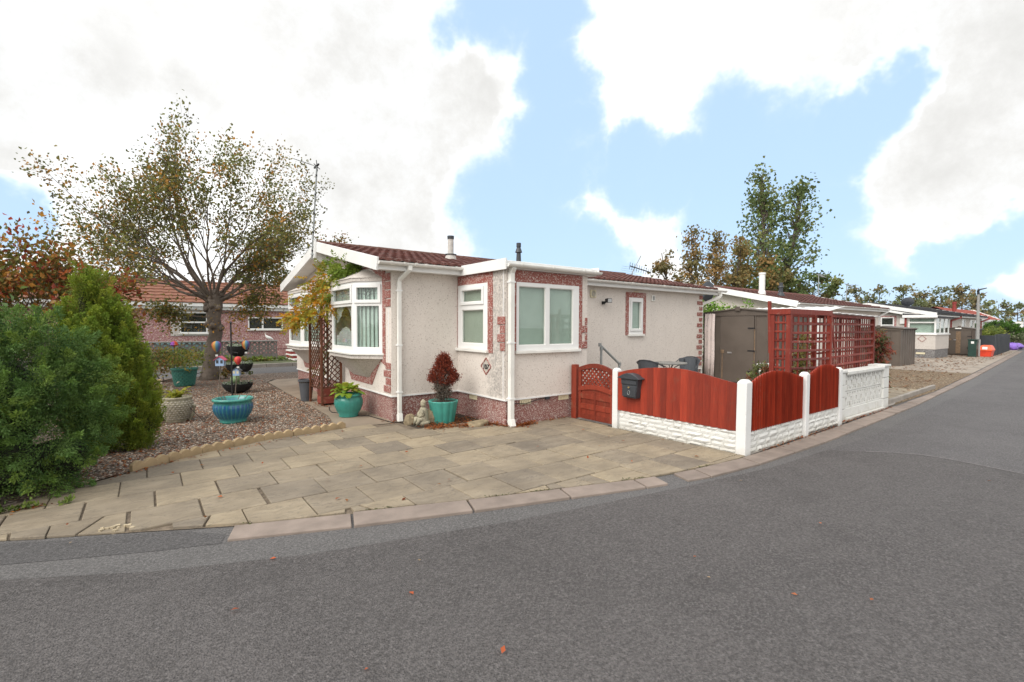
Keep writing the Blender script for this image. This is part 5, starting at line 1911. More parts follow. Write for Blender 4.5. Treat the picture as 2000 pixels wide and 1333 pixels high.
# ---- handrail by the steps
hr = root('handrail', (7.25, 6.6, 0), 'grey galvanised tube handrail rising beside the wall behind the gate', 'handrail')
b = MB(); b.tube([(7.22, 6.6, 1.22), (7.83, 6.6, 0.80)], 0.024, 10); b.build('rail', M['galv'], hr)
b = MB(); b.tube([(7.26, 6.6, 0.0), (7.26, 6.6, 1.18)], 0.024, 10); b.build('upright', M['galv'], hr)
b = MB(); b.tube([(7.81, 6.6, 0.0), (7.81, 6.6, 0.80)], 0.024, 10); b.build('upright', M['galv'], hr)
for p in ((7.22, 6.6, 1.22), (7.26, 6.6, 1.14), (7.82, 6.6, 0.81)):
    b = MB(); b.tube([Vector(p) + Vector((0, 0, -.035)), Vector(p) + Vector((0, 0, .035))], 0.033, 10); b.build('fitting', M['galv'], hr)


# ---- bistro set
def bistro_chair(x, y, rz, label):
    o = root('bistro_chair', (x, y, 0.016), label, 'chair', 'grey bistro chairs')
    c_, s_ = math.cos(rz), math.sin(rz)
    T = lambda a, b_, z: (x + a * c_ - b_ * s_, y + a * s_ + b_ * c_, z + 0.016)
    def part(name, pts, r, mat='charcoal'):
        m = MB(); m.tube([T(*p) for p in pts], r, 6); m.build(name, M[mat], o)
    st = MB(); n = 14
    ring = [(0.22 * math.cos(2 * math.pi * k / n) * 0.95, 0.22 * math.sin(2 * math.pi * k / n)) for k in range(n)]
    st.add([T(a, b_, 0.43) for a, b_ in ring] + [T(a, b_, 0.455) for a, b_ in ring], [tuple(range(n - 1, -1, -1)), tuple(range(n, 2 * n))] + [(k, (k + 1) % n, n + (k + 1) % n, n + k) for k in range(n)])
    st.build('seat', M['mesh_grey'], o)
    bk_ = MB(); m = 9
    vs, fs = [], []
    for k in range(m):
        a = math.pi * (0.62 + 0.76 * k / (m - 1))
        for z, r in ((0.50, 0.23), (0.80 + 0.03 * math.sin(math.pi * k / (m - 1)), 0.27)): vs.append(T(r * math.cos(a), r * math.sin(a), z))
    for k in range(m - 1): fs.append((2 * k, 2 * k + 2, 2 * k + 3, 2 * k + 1))
    bk_.add(vs, fs); q = bk_.build('backrest', M['mesh_grey'], o); sd = q.modifiers.new('solid', 'SOLIDIFY'); sd.thickness = 0.012
    arm = [(0.24, -0.22, 0.0), (0.23, -0.27, 0.45), (0.20, -0.285, 0.62), (0.05, -0.29, 0.70), (-0.14, -0.25, 0.78), (-0.25, -0.12, 0.835), (-0.275, 0, 0.845), (-0.25, 0.12, 0.835), (-0.14, 0.25, 0.78), (0.05, 0.29, 0.70), (0.20, 0.285, 0.62), (0.23, 0.27, 0.45), (0.24, 0.22, 0.0)]
    part('arm_frame', arm, 0.012)
    part('leg', [(-0.17, -0.14, 0.80), (-0.20, -0.17, 0.43), (-0.24, -0.2, 0.0)], 0.012)
    part('leg', [(-0.17, 0.14, 0.80), (-0.20, 0.17, 0.43), (-0.24, 0.2, 0.0)], 0.012)
    return o


bistro_chair(8.86, 6.62, R(10), 'grey bistro chair between the handrail and the small table')
bistro_chair(10.28, 6.62, R(190), 'grey bistro chair between the small table and the brown shed')
tb = root('bistro_table', (9.58, 6.6, 0.016), 'round grey bistro table between two chairs beside the wall', 'table')
b = MB(); b.lathe(9.58, 6.6, [(0.001, 0.735), (0.36, 0.735), (0.37, 0.745), (0.37, 0.76), (0.36, 0.768), (0.001, 0.770)], 28); b.build('table_top', M['table_top'], tb)
for k in range(4):
    a = math.pi / 4 + k * math.pi / 2
    b = MB(); b.tube([(9.58 + r * math.cos(a), 6.6 + r * math.sin(a), z) for r, z in ((0.24, 0.735), (0.10, 0.66), (0.03, 0.50), (0.03, 0.3), (0.12, 0.12), (0.26, 0.016))], 0.011, 6); b.build('leg', M['charcoal'], tb)
# ------------------------------------------------------------------ garden things
def soil_disc(parent, x, y, z, r, name='soil'):
    b = MB(); b.lathe(x, y, [(r, z - 0.03), (r, z), (0.001, z + 0.015)], 20); return b.build(name, M['soil'], parent)


def pot_color(o, fn):
    """store the glaze colour of each vertex (fn of its local angle and height)"""
    me = o.data
    ca = me.color_attributes.new('Col', 'FLOAT_COLOR', 'POINT')
    a = []
    for v in me.vertices: a += list(fn(v.co)) + [1.0]
    ca.data.foreach_set('color', a)


# big blue ribbed bowl in the gravel
bx_, by_ = 1.13, 8.98
bp = root('blue_pot', (bx_, by_, 0.01), 'large round blue and teal ribbed glazed bowl on the gravel', 'plant pot')
prof_ = [(0.185, 0.01), (0.20, 0.03), (0.185, 0.045), (0.225, 0.10), (0.27, 0.17), (0.29, 0.24), (0.285, 0.30), (0.262, 0.345), (0.275, 0.355), (0.298, 0.37), (0.302, 0.39), (0.290, 0.405), (0.262, 0.408), (0.25, 0.385), (0.235, 0.33)]
b = MB(); b.lathe(bx_, by_, prof_, 112, lambda t, i: 1 + (0.022 * abs(math.sin(t * 14)) - 0.011 if 3 <= i <= 7 else 0))
o = b.build('bowl', M['pot_blue'], bp, smooth=True)


def bluefn(co):
    t = math.atan2(co.y, co.x)
    if co.z > 0.335 or co.z < 0.04: return (0.07, 0.33, 0.27)
    k = abs(math.sin(t * 14))
    f = 1 if k > 0.45 else 0.0
    z = (co.z - 0.04) / 0.3
    return (0.02, 0.075 + 0.10 * (1 - z), 0.26) if f else (0.05, 0.26, 0.26)


pot_color(o, bluefn)
soil_disc(bp, bx_, by_, 0.33, 0.243)
b = MB()
for dx_, dy_, h in ((-0.1, -.05, .12), (-.08, 0.02, .16), (0.06, 0.03, 0.13), (0.12, 0, 0.10)):
    b.tube([(bx_ + dx_, by_ + dy_, 0.33), (bx_ + dx_ * 1.8, by_ + dy_, 0.33 + h)], 0.006, 4)
b.build('twig', M['twig'], bp)

# pineapple-textured stone urn with a fern
cx_, cy_ = 0.40, 9.55
cp_ = root('textured_urn', (cx_, cy_, 0.01), 'stone urn with rows of knobs holding a yellow fern', 'plant pot')
b = MB(); b.lathe(cx_, cy_, [(0.14, 0.01), (0.15, 0.03), (0.155, 0.06), (0.20, 0.18), (0.225, 0.28), (0.222, 0.34), (0.20, 0.375), (0.215, 0.395), (0.215, 0.415), (0.185, 0.42), (0.175, 0.37)], 40)
ub = b.build('urn', M['statue'], cp_, smooth=True)
kn = MB()
for r_ in range(9):
    z = 0.075 + r_ * 0.0345
    rr = float(np.interp(z, [0.06, 0.18, 0.28, 0.34, 0.375], [0.155, 0.20, 0.225, 0.222, 0.20]))
    nk = 26
    for k in range(nk):
        t = 2 * math.pi * (k + 0.5 * (r_ % 2)) / nk
        c = Vector((cx_ + rr * math.cos(t), cy_ + rr * math.sin(t), z)); out = Vector((math.cos(t), math.sin(t), 0)); sd = Vector((-math.sin(t), math.cos(t), 0))
        s = 0.020
        kn.add([c + sd * s, c + Vector((0, 0, s * .75)), c - sd * s, c - Vector((0, 0, s * .75)), c + out * 0.020], [(0, 1, 4), (1, 2, 4), (2, 3, 4), (3, 0, 4)])
ko = kn.build('knob', plain('pale_cast_stone', (0.42, 0.38, 0.32), 0.9, 0.2, 30), cp_); ko['kind'] = 'stuff'
hb = MB(); hb.tube([(cx_ + 0.20, cy_ - 0.05, 0.28), (cx_ + 0.235, cy_ - 0.10, 0.26), (cx_ + 0.22, cy_ - 0.10, 0.14), (cx_ + 0.17, cy_ - 0.07, 0.04)], 0.028, 8); hb.build('handle', M['statue'], cp_)
soil_disc(cp_, cx_, cy_, 0.385, 0.178)
g = np.random.default_rng(21)
P, D, S = [], [], []
for k in range(13):
    a = g.uniform(0, 6.28); ln = g.uniform(0.22, 0.36); rise = g.uniform(0.5, 1.1)
    for q in range(18):
        f = q / 17
        p = np.array([cx_ + math.cos(a) * ln * f * 0.75, cy_ + math.sin(a) * ln * f * 0.75, 0.40 + ln * (rise * f - 0.6 * f * f)])
        for sg in (-1, 1):
            P.append(p); D.append([math.cos(a) * .4 - sg * math.sin(a), math.sin(a) * .4 + sg * math.cos(a), 0.25]); S.append(0.07 * (1 - 0.8 * f) + 0.01)
foliage('fern', cp_, P, D, S, 0.2, palette(g, len(P), [(0.35, 0.36, 0.04), (0.45, 0.40, 0.05), (0.25, 0.30, 0.04)]), seed=4)

# green basket-weave tub
tx_, ty_ = 0.80, 14.95
tp_ = root('basket_tub', (tx_, ty_, 0.01), 'green plastic tub with basket-weave pattern near the tree', 'plant pot')
b = MB(); b.lathe(tx_, ty_, [(0.20, 0.01), (0.215, 0.03), (0.27, 0.42), (0.30, 0.43), (0.305, 0.47), (0.285, 0.48), (0.27, 0.45)], 36); b.build('tub', M['green_plastic'], tp_)
wv = MB()
for r_ in range(8):
    z = 0.055 + r_ * 0.046; rr = 0.215 + 0.055 * (z - .03) / 0.39
    for k in range(18):
        t0 = 2 * math.pi * (k + 0.5 * (r_ % 2)) / 18
        pts = []
        for q in range(5):
            t = t0 + (q / 4 - 0.5) * 0.33
            pts.append((tx_ + (rr + 0.016 * math.sin(math.pi * q / 4)) * math.cos(t), ty_ + (rr + 0.016 * math.sin(math.pi * q / 4)) * math.sin(t)))
        wv.add([(x, y, z) for x, y in pts] + [(x, y, z + 0.04) for x, y in pts], [(q, q + 1, 5 + q + 1, 5 + q) for q in range(4)])
wo_ = wv.build('weave', M['green_plastic'], tp_); wo_['kind'] = 'stuff'
soil_disc(tp_, tx_, ty_, 0.44, 0.272)
P = np.array([tx_, ty_, 0.45]) + g.normal(size=(420, 3)) * np.array([0.25, 0.25, 0.16]) + np.array([0, 0, 0.22])
foliage('leaves', tp_, P, g.normal(size=P.shape), g.uniform(0.05, 0.09, 420), 0.3, palette(g, 420, [(0.20, 0.22, 0.04), (0.30, 0.24, 0.05), (0.12, 0.15, 0.03)]), seed=5)

# tiered hanging planter
sx_, sy_ = 1.70, 12.75
tr_ = root('tiered_planter', (sx_, sy_, 0.01), 'black tiered basket planter stand of three bowls on the gravel', 'planter')


def bowl(x, y, z, r, h, nm='basket'):
    b = MB(); b.lathe(x, y, [(r * 0.35, z - h), (r * 0.75, z - h * 0.72), (r * 0.95, z - h * 0.3), (r, z), (r * 0.9, z - 0.005), (r * 0.85, z - 0.04)], 26); o_ = b.build(nm, M['dark_liner'], tr_)
    gg = np.random.default_rng(int(x * 100 + z * 77)); n = 160
    a = gg.uniform(0, 6.28, n); rr = r * np.sqrt(gg.uniform(0, 1, n)) * 0.95
    P = np.stack([x + rr * np.cos(a), y + rr * np.sin(a), z - 0.02 + gg.uniform(0, 0.05, n)], 1)
    foliage('trailing_plant', tr_, P, gg.normal(size=(n, 3)) + [0, 0, .6], gg.uniform(0.03, 0.06, n), 0.3, palette(gg, n, [(0.30, 0.36, 0.26), (0.22, 0.30, 0.16), (0.45, 0.48, 0.42)]), seed=6)


bowl(sx_ + 0.0, sy_, 0.235, 0.32, 0.22); bowl(sx_ + 0.14, sy_ - 0.1, 0.70, 0.17, 0.20); bowl(sx_ - 0.10, sy_, 0.68, 0.15, 0.16); bowl(sx_ + 0.02, sy_, 1.10, 0.235, 0.24)
b = MB(); b.tube([(sx_, sy_, 0.0), (sx_, sy_, 0.95)], 0.014, 6); b.build('pole', M['black'], tr_)
b = MB(); b.lathe(sx_ - 0.06, sy_ - 0.1, [(0.03, 0.24), (0.09, 0.30), (0.10, 0.36), (0.07, 0.44), (0.06, 0.50), (0.001, 0.55)], 12)
b.build('succulent', plain('succulent_green', (0.22, 0.32, 0.17), 0.6, 0.3, 20), tr_, smooth=True)

# ornament pole with hanging balloons
po_ = root('ornament_pole', (1.31, 10.5, 0.01), 'thin black ornament pole standing behind the blue bowl', 'pole')
b = MB(); b.tube([(1.31, 10.5, 0), (1.30, 10.5, 1.62)], 0.014, 8); b.build('shaft', M['black'], po_)
b = MB(); b.lathe(1.30, 10.5, [(0.014, 1.60), (0.024, 1.63), (0.001, 1.66)], 8); b.build('finial', M['black'], po_)
cols_ = [(0.45, 0.13, 0.05), (0.45, 0.26, 0.06), (0.10, 0.25, 0.34), (0.09, 0.15, 0.34), (0.24, 0.09, 0.28), (0.40, 0.05, 0.07)]


def balloon(x, y, z, r, label, hang, red=False):
    o = root('balloon_ornament', (x, y, z), label, 'ornament', 'hot air balloon garden spinners')
    b = MB(); prof_ = [(0.02, -0.115), (0.045, -0.085), (0.075, -0.03), (0.085, 0.02), (0.075, 0.06), (0.045, 0.09), (0.001, 0.10)]
    b.lathe(x, y, [(q * r / 0.085, z + h * r / 0.085) for q, h in prof_], 24, lambda t, i: 1 + 0.02 * abs(math.sin(t * 6)))
    e = b.build('envelope', M['fabric_mix'], o, smooth=True)
    def cf(co):
        k = int((math.atan2(co.y, co.x) + math.pi) / (2 * math.pi) * 11.99)
        return cols_[(k * (1 if not red else 5)) % 6] if not red else [(0.62, 0.05, 0.06), (0.70, 0.12, 0.06), (0.6, 0.06, 0.09)][k % 3]
    pot_color(e, cf)
    b = MB(); b.box(x - 0.018, x + 0.018, y - 0.018, y + 0.018, z - 0.20 * r / 0.085, z - 0.165 * r / 0.085); b.build('basket', M['paper'], o)
    b = MB()
    for sg in (-1, 1): b.tube([(x + sg * 0.016, y, z - 0.165 * r / .085), (x + sg * 0.03, y, z - 0.09 * r / .085)], 0.002, 3)
    b.tube([(x, y, z + 0.10 * r / .085)] + hang, 0.003, 3)
    b.build('cord', M['black'], o)


balloon(1.07, 10.55, 1.19, 0.082, 'striped balloon spinner with white basket in front of the tree trunk', [(1.07, 10.55, 1.34), (1.30, 10.5, 1.40)])
balloon(1.55, 10.5, 1.21, 0.072, 'striped balloon spinner above the top basket of the tiered planter', [(1.55, 10.5, 1.34), (1.30, 10.5, 1.42)])
balloon(1.40, 10.42, 0.92, 0.062, 'red balloon spinner hanging against the black ornament pole', [(1.40, 10.42, 1.06), (1.305, 10.5, 1.08)], True)


def bird_house(x, y, z, label, roof, s=0.085, stake=True):
    o = root('bird_house', (x, y, z), label, 'bird house', 'small painted bird houses')
    b = MB(); b.prism([(-s, 0), (s, 0), (s, s * 1.5), (0, s * 2.2), (-s, s * 1.5)], lambda a, c, e: (x + a * 0.8 + e * .5, y - a * .5 + e, z + c), -s * .6, s * .6); b.build('body', M['pale_blue'], o)
    b = MB()
    for sg in (-1, 1):
        P_ = [(0, s * 2.35), (sg * s * 1.35, s * 1.4), (sg * s * 1.35, s * 1.28), (0, s * 2.2)]
        b.prism(P_, lambda a, c, e: (x + a * 0.8 + e * .5, y - a * .5 + e, z + c), -s * .85, s * .85)
    b.build('roof', roof, o)
    for q in (-1, 1):
        b = MB(); b.prism([(q * s * .5 - s * .28, s * .6), (q * s * .5 + s * .28, s * .6), (q * s * .5 + s * .28, s * 1.35), (q * s * .5 - s * .28, s * 1.35)], lambda a, c, e: (x + a * 0.8 + e * .5, y - a * .5 + e, z + c), -s * .63, -s * .605); b.build('window', M['cream'] if roof is M['charcoal'] else M['charcoal'], o)
    b = MB(); b.tube([(x, y, z), (x - 0.05, y, 0.0)], 0.008, 5); b.build('stake', M['twig'], o)


bird_house(1.20, 11.2, 0.77, 'pale blue bird house with pink roof on a stake', M['pink_roof'])
bird_house(1.42, 10.75, 0.60, 'pale blue bird house with dark roof beside the ornament pole', M['charcoal'], 0.07)
b = MB(); b.lathe(0.62, 15.6, [(0.02, 1.0), (0.09, 1.05), (0.07, 1.12), (0.001, 1.16)], 10)
sp = root('flower_spinner', (0.62, 15.6, 0), 'small orange and purple garden spinner beyond the green tub', 'ornament')
e = b.build('petals', M['fabric_mix'], sp); pot_color(e, lambda co: (0.8, 0.12, 0.03) if co.x > -0.01 else (0.35, 0.12, 0.55))
b = MB(); b.tube([(0.62, 15.6, 0), (0.62, 15.6, 1.05)], 0.01, 5); b.build('stake', M['black'], sp)

# thin wire stake fence lying between the pots
wf = root('wire_border', (0.75, 9.3, 0), 'low bent brown wire border between the urn and the blue bowl', 'border')
b = MB(); b.tube([(0.57, 9.42, 0.24), (0.74, 9.25, 0.02), (0.98, 9.6, 0.20)], 0.007, 5); b.build('wire', M['bark_dark'], wf)
# dark pot behind the urn
dp_ = root('black_pot', (0.16, 9.85, 0.01), 'black pot with a faded plant and grey ornament behind the urn', 'plant pot')
b = MB(); b.lathe(0.16, 9.85, [(0.12, 0.01), (0.16, 0.22), (0.17, 0.24), (0.15, 0.24)], 20); b.build('pot', M['black'], dp_)
P = np.array([0.16, 9.85, 0.42]) + g.normal(size=(260, 3)) * np.array([0.12, 0.12, 0.12])
foliage('leaves', dp_, P, g.normal(size=P.shape), g.uniform(0.04, 0.08, 260), 0.35, palette(g, 260, [(0.30, 0.26, 0.10), (0.40, 0.30, 0.14), (0.14, 0.16, 0.05), (0.45, 0.40, 0.33)]), seed=9)
b = MB(); b.lathe(0.18, 9.60, [(0.04, 0.20), (0.07, 0.27), (0.05, 0.34), (0.001, 0.37)], 10); b.build('grey_ornament', M['paper'], dp_)

# ---- planter with corner trellis
pl = root('trellis_planter', (2.85, 9.85, 0.014), 'faded red wooden planter with brown lattice trellis and a vine', 'planter')
qx0, qx1, qy0, qy1 = 2.73, 3.10, 9.72, 10.02
for k in range(2):
    z0, z1 = 0.05 + k * 0.15, 0.19 + k * 0.15
    for nm, bb in (('plank', (qx0, qx0 + .022, qy0 + .022, qy1, z0, z1)), ('plank', (qx0, qx1, qy0, qy0 + .021, z0, z1)), ('plank', (qx1 - .022, qx1, qy0 + .022, qy1, z0, z1)), ('plank', (qx0 + .023, qx1 - .023, qy1 - .02, qy1, z0, z1))):
        b = MB(); b.box(*bb); b.build(nm, M['planter_red'], pl, bevel=0.004)
b = MB(); b.box(qx0 + .025, qx1 - .025, qy0 + .024, qy1 - .024, 0.06, 0.31); b.build('soil', M['soil'], pl)
for (x, y) in ((qx0 + .03, qy0 + .03), (qx1 - .03, qy0 + .03), (qx0 + .03, qy1 - .03), (qx1 - .03, qy1 - .03)):
    b = MB(); b.box(x - .02, x + .02, y - .02, y + .02, 0.014, 0.05); b.build('foot', M['planter_red'], pl)


def lattice(parent, A, B, z0, z1, mat, step=0.115, w=0.018):
    A, B = Vector(A), Vector(B); L = (B - A).length; U = (B - A).normalized(); N = U.cross(Vector((0, 0, 1)))
    h = z1 - z0
    for sg, e in ((1, 0.004), (-1, -0.004)):
        k = -int(h / step) - 1
        while k * step < L + h:
            s0 = k * step
            # line s = s0 + sg * (z - z0), clipped
            if sg > 0: za, zb = max(0, -s0), min(h, L - s0); sa, sb = s0 + za, s0 + zb
            else: za, zb = max(0, s0 - L), min(h, s0); sa, sb = s0 - za, s0 - zb
            k += 1
            if zb - za < 0.02: continue
            b = MB(); b.bar(A + U * sa + Vector((0, 0, z0 + za)) + N * e, A + U * sb + Vector((0, 0, z0 + zb)) + N * e, w, 0.007, tuple(N)); b.build('lattice_slat', mat, parent)


PA, PB, PC = (2.745, 9.735), (3.13, 9.735), (2.70, 10.42)
for (x, y, h, nm) in ((2.742, 9.735, 2.02, 'post'), (3.12, 9.76, 1.66, 'post'), (2.705, 10.42, 1.95, 'post'), (3.02, 10.30, 1.95, 'post')):
    b = MB(); b.box(x - .021, x + .021, y - .021, y + .021, 0.02, h); b.build(nm, M['obelisk'], pl, bevel=0.004)
lattice(pl, (2.765, 9.738, 0), (3.10, 9.755, 0), 0.36, 1.66, M['obelisk'])
lattice(pl, (2.74, 9.76, 0), (2.708, 10.40, 0), 0.36, 1.66, M['obelisk'])
for z in (1.675, 0.345):
    b = MB(); b.bar((2.745, 9.738, z), (3.12, 9.758, z), 0.025, 0.03); b.build('rail', M['obelisk'], pl)
    b = MB(); b.bar((2.742, 9.76, z), (2.706, 10.42, z), 0.025, 0.03); b.build('rail', M['obelisk'], pl)
# vine
vt = MB()
gq = random.Random(5)
tips = []
for k in range(7):
    p = [Vector((2.85 + gq.uniform(-.1, .2), 9.85 + gq.uniform(-.1, .3), 0.3))]
    for q in range(8): p.append(p[-1] + Vector((gq.gauss(0, .05) - .01, gq.gauss(0, .06), 0.22)))
    vt.tube(p, [0.012 - 0.001 * q for q in range(9)], 5)
for k in range(5):
    p = [Vector((2.8 + gq.uniform(-.1, .2), 10.0, 1.6))]
    d = Vector((gq.uniform(-.5, -.1), gq.uniform(-.4, .9), gq.uniform(.1, .5)))
    for q in range(5): p.append(p[-1] + d * 0.18 + Vector((gq.gauss(0, .05), gq.gauss(0, .05), gq.gauss(0, .05))))
    vt.tube(p, [0.008 - 0.001 * q for q in range(6)], 4)
vt.build('vine_stem', M['twig'], pl)
gv = np.random.default_rng(15)
P, D, S, C = [], [], [], []


def vine_clump(px, py, X, r, n, cols_):
    c = PX(px, py, X)
    for k in range(int(n * 1.4)):
        base = c + gv.normal(size=3) * np.array([r * 0.8, r, r * 0.8])
        a = gv.normal(size=3) * 0.7 + np.array([-0.3, 0, -0.75]); a = a / np.linalg.norm(a)
        cl_ = np.array(cols_[gv.integers(len(cols_))]) * gv.uniform(0.8, 1.25)
        ln = gv.uniform(0.14, 0.24)
        sd = np.cross(a, [0.2, 0.3, 1]); sd /= np.linalg.norm(sd)
        for q in range(5):
            f = (q + 1) / 5
            for sg in (-1, 1):
                P.append(base + a * ln * f); D.append(a * 0.6 + sg * sd); S.append(0.075 * (1.1 - 0.35 * f)); C.append(cl_ * gv.uniform(0.85, 1.15))
        P.append(base + a * ln); D.append(a); S.append(0.07); C.append(cl_)


YEL = [(0.52, 0.30, 0.03), (0.55, 0.24, 0.02), (0.42, 0.36, 0.05), (0.30, 0.30, 0.05), (0.46, 0.38, 0.06)]
GRN = [(0.16, 0.24, 0.035), (0.22, 0.30, 0.05), (0.30, 0.34, 0.06)]
for (px, py, X, r, n, cs) in ((625, 560, 2.72, 0.16, 34, YEL), (600, 590, 2.65, 0.14, 22, YEL), (640, 585, 2.80, 0.14, 20, YEL + GRN), (615, 600, 2.68, 0.15, 22, YEL),
                              (580, 618, 2.45, 0.12, 30, YEL), (566, 622, 2.42, 0.10, 20, YEL), (595, 615, 2.5, 0.10, 16, YEL), (633, 545, 2.8, 0.10, 14, YEL), (645, 575, 2.85, .08, 10, YEL), (650, 600, 2.85, 0.06, 8, YEL),
                              (650, 526, 2.90, 0.10, 18, GRN), (668, 525, 2.95, 0.13, 34, GRN), (683, 527, 3.0, 0.10, 26, GRN[:2]), (655, 540, 2.9, 0.09, 14, GRN + YEL[3:]), (632, 512, 2.90, 0.05, 6, YEL[2:]), (690, 520, 3.02, .06, 10, GRN[:1]),
                              (630, 690, 2.9, 0.05, 4, GRN), (625, 720, 2.9, 0.04, 3, GRN)):
    vine_clump(px, py, X, r, n, cs)
foliage('vine_leaves', pl, np.array(P), np.array(D), np.array(S), 0.26, np.array(C), seed=31)

gbk = root('grey_bucket', (2.68, 10.60, 0.014), 'tall dark grey plastic pot behind the trellis planter', 'plant pot')
b = MB(); b.lathe(2.66, 10.56, [(0.10, 0.014), (0.105, 0.03), (0.145, 0.42), (0.16, 0.425), (0.162, 0.46), (0.15, 0.465), (0.14, 0.42)], 28); b.build('pot', M['grey_plastic'], gbk, smooth=False)
soil_disc(gbk, 2.66, 10.56, 0.43, 0.145)

# ---- teal bowl with a hosta by the gable
hx, hy = 2.80, 8.36
hp = root('hosta_pot', (hx, hy, 0.014), 'round teal glazed pot with a bright green leafy plant by the gable', 'plant pot')
b = MB(); b.lathe(hx, hy, [(0.155, 0.014), (0.165, 0.03), (0.155, 0.05), (0.20, 0.12), (0.232, 0.21), (0.238, 0.28), (0.225, 0.335), (0.205, 0.36), (0.222, 0.37), (0.232, 0.39), (0.222, 0.41), (0.198, 0.41), (0.19, 0.37)], 96, lambda t, i: 1 + (0.02 * abs(math.sin(t * 11)) - 0.01 if 3 <= i <= 6 else 0))
b.build('bowl', M['teal_dark'], hp, smooth=True)
soil_disc(hp, hx, hy, 0.37, 0.196)
P, D, S, C = [], [], [], []
hm = MB()
vs_all = []
gh = np.random.default_rng(3)
cc_h = []
for k in range(46):
    a = gh.uniform(0, 6.28); el = gh.uniform(0.15, 1.2); ln = gh.uniform(0.13, 0.20); r0 = gh.uniform(0, 0.10)
    base = Vector((hx - 0.03 + r0 * math.cos(a), hy + r0 * math.sin(a), 0.39 + 0.05 * math.sin(el)))
    d = Vector((math.cos(a) * math.cos(el), math.sin(a) * math.cos(el), math.sin(el)))
    sd = Vector((-math.sin(a), math.cos(a), 0)); nn_ = d.cross(sd)
    st = base + d * ln * 0.5
    rows_ = [(0, 0.012, 0), (0.2, 0.045, 0.006), (0.45, 0.060, 0.0), (0.75, 0.042, -0.02), (1.0, 0.004, -0.055)]
    vs, fs = [], []
    for f, w, dr in rows_:
        c = st + d * ln * f + Vector((0, 0, dr * 1.5))
        vs += [c - sd * w + nn_ * -0.012, c, c + sd * w + nn_ * -0.012]
    for i in range(4):
        for j in range(2): fs.append((i * 3 + j, i * 3 + j + 1, i * 3 + j + 4, i * 3 + j + 3))
    hm.add(vs, fs)
    cl_ = np.array([(0.22, 0.34, 0.03), (0.30, 0.40, 0.05), (0.40, 0.42, 0.06), (0.16, 0.28, 0.03)][gh.integers(4)]) * gh.uniform(.85, 1.15)
    cc_h += [tuple(cl_) + (1.0,)] * 15
ho = hm.build('leaves', M['leaf'], hp, smooth=True)
ca = ho.data.color_attributes.new('Col', 'FLOAT_COLOR', 'POINT')
ca.data.foreach_set('color', np.array(cc_h, np.float32).ravel())

# ---- teal fluted pot with a dead conifer in the corner
kx, ky = 3.86, 6.92
kp = root('conifer_pot', (kx, ky, 0.012), 'tapered fluted teal pot holding a small red-brown dead conifer', 'plant pot')
b = MB(); b.lathe(kx, ky, [(0.165, 0.012), (0.175, 0.03), (0.235, 0.36), (0.24, 0.375), (0.225, 0.38), (0.205, 0.34)], 84, lambda t, i: 1 + (0.085 * abs(math.sin(t * 6)) ** 0.7 - 0.05 if i <= 4 else 0))
b.build('pot', M['teal'], kp, smooth=True)
soil_disc(kp, kx, ky, 0.35, 0.205)
gc = np.random.default_rng(8)
P, D, S, C = [], [], [], []
stm = MB()
for k in range(240):
    h = gc.uniform(0.0, 1.0) ** 0.8
    a = gc.uniform(0, 6.28)
    rad = 0.23 * (0.35 + 0.75 * h) if h < 0.45 else 0.24 * (1 - (h - 0.45) / 0.62) + 0.015
    rr = rad * math.sqrt(gc.uniform(0.25, 1))
    p = np.array([kx + rr * math.cos(a), ky + rr * math.sin(a), 0.38 + 0.72 * h])
    dd = np.array([math.cos(a) * 0.5, math.sin(a) * 0.5, 1.0])
    dead = h > 0.34 + 0.10 * gc.normal() or (rr > 0.15 and h > .25 and math.cos(a) < -.2)
    stm.tube([(kx + 0.3 * rr * math.cos(a), ky + 0.3 * rr * math.sin(a), 0.36 + 0.5 * h), tuple(p)], 0.003, 3, cap=False)
    for q in range(46 if dead else 26):
        P.append(p + gc.normal(size=3) * 0.028); D.append(dd + gc.normal(size=3) * 0.7); S.append(gc.uniform(0.020, 0.042))
        base = np.array([(0.20, 0.035, 0.018), (0.27, 0.055, 0.024), (0.13, 0.028, 0.018)][gc.integers(3)]) if dead else np.array([(0.16, 0.13, 0.10), (0.11, 0.085, 0.07), (0.20, 0.17, 0.14)][gc.integers(3)])
        C.append(base * gc.uniform(.8, 1.2))
stm.tube([(kx, ky, 0.34), (kx + .01, ky, 0.7), (kx, ky + .01, 1.0)], [0.02, 0.014, 0.006], 6)
stm.build('stems', M['bark_dark'], kp)
foliage('dead_foliage', kp, np.array(P), np.array(D), np.array(S), 0.16, np.array(C), 'needle', seed=2)
# taller wisps on the left of the crown
# ---- statue and rocks
so = root('garden_statue', (3.52, 6.93, 0.012), 'small weathered cast stone seated figure statue in the corner bed', 'statue')


def blob(mb, c, r, seed, nu=12, nv=8, rough=0.12, z0=None):
    gg = random.Random(seed)
    vs, fs = [], []
    for i in range(nv + 1):
        ph = math.pi * i / nv
        for k in range(nu):
            t = 2 * math.pi * k / nu
            f = 1 + gg.uniform(-rough, rough)
            z = c[2] + r[2] * math.cos(ph) * f
            if z0 is not None: z = max(z, z0)
            vs.append((c[0] + r[0] * math.sin(ph) * math.cos(t) * f, c[1] + r[1] * math.sin(ph) * math.sin(t) * f, z))
    for i in range(nv):
        for k in range(nu):
            fs.append((i * nu + k, (i + 1) * nu + k, (i + 1) * nu + (k + 1) % nu, i * nu + (k + 1) % nu))
    mb.add(vs, fs)
    return mb


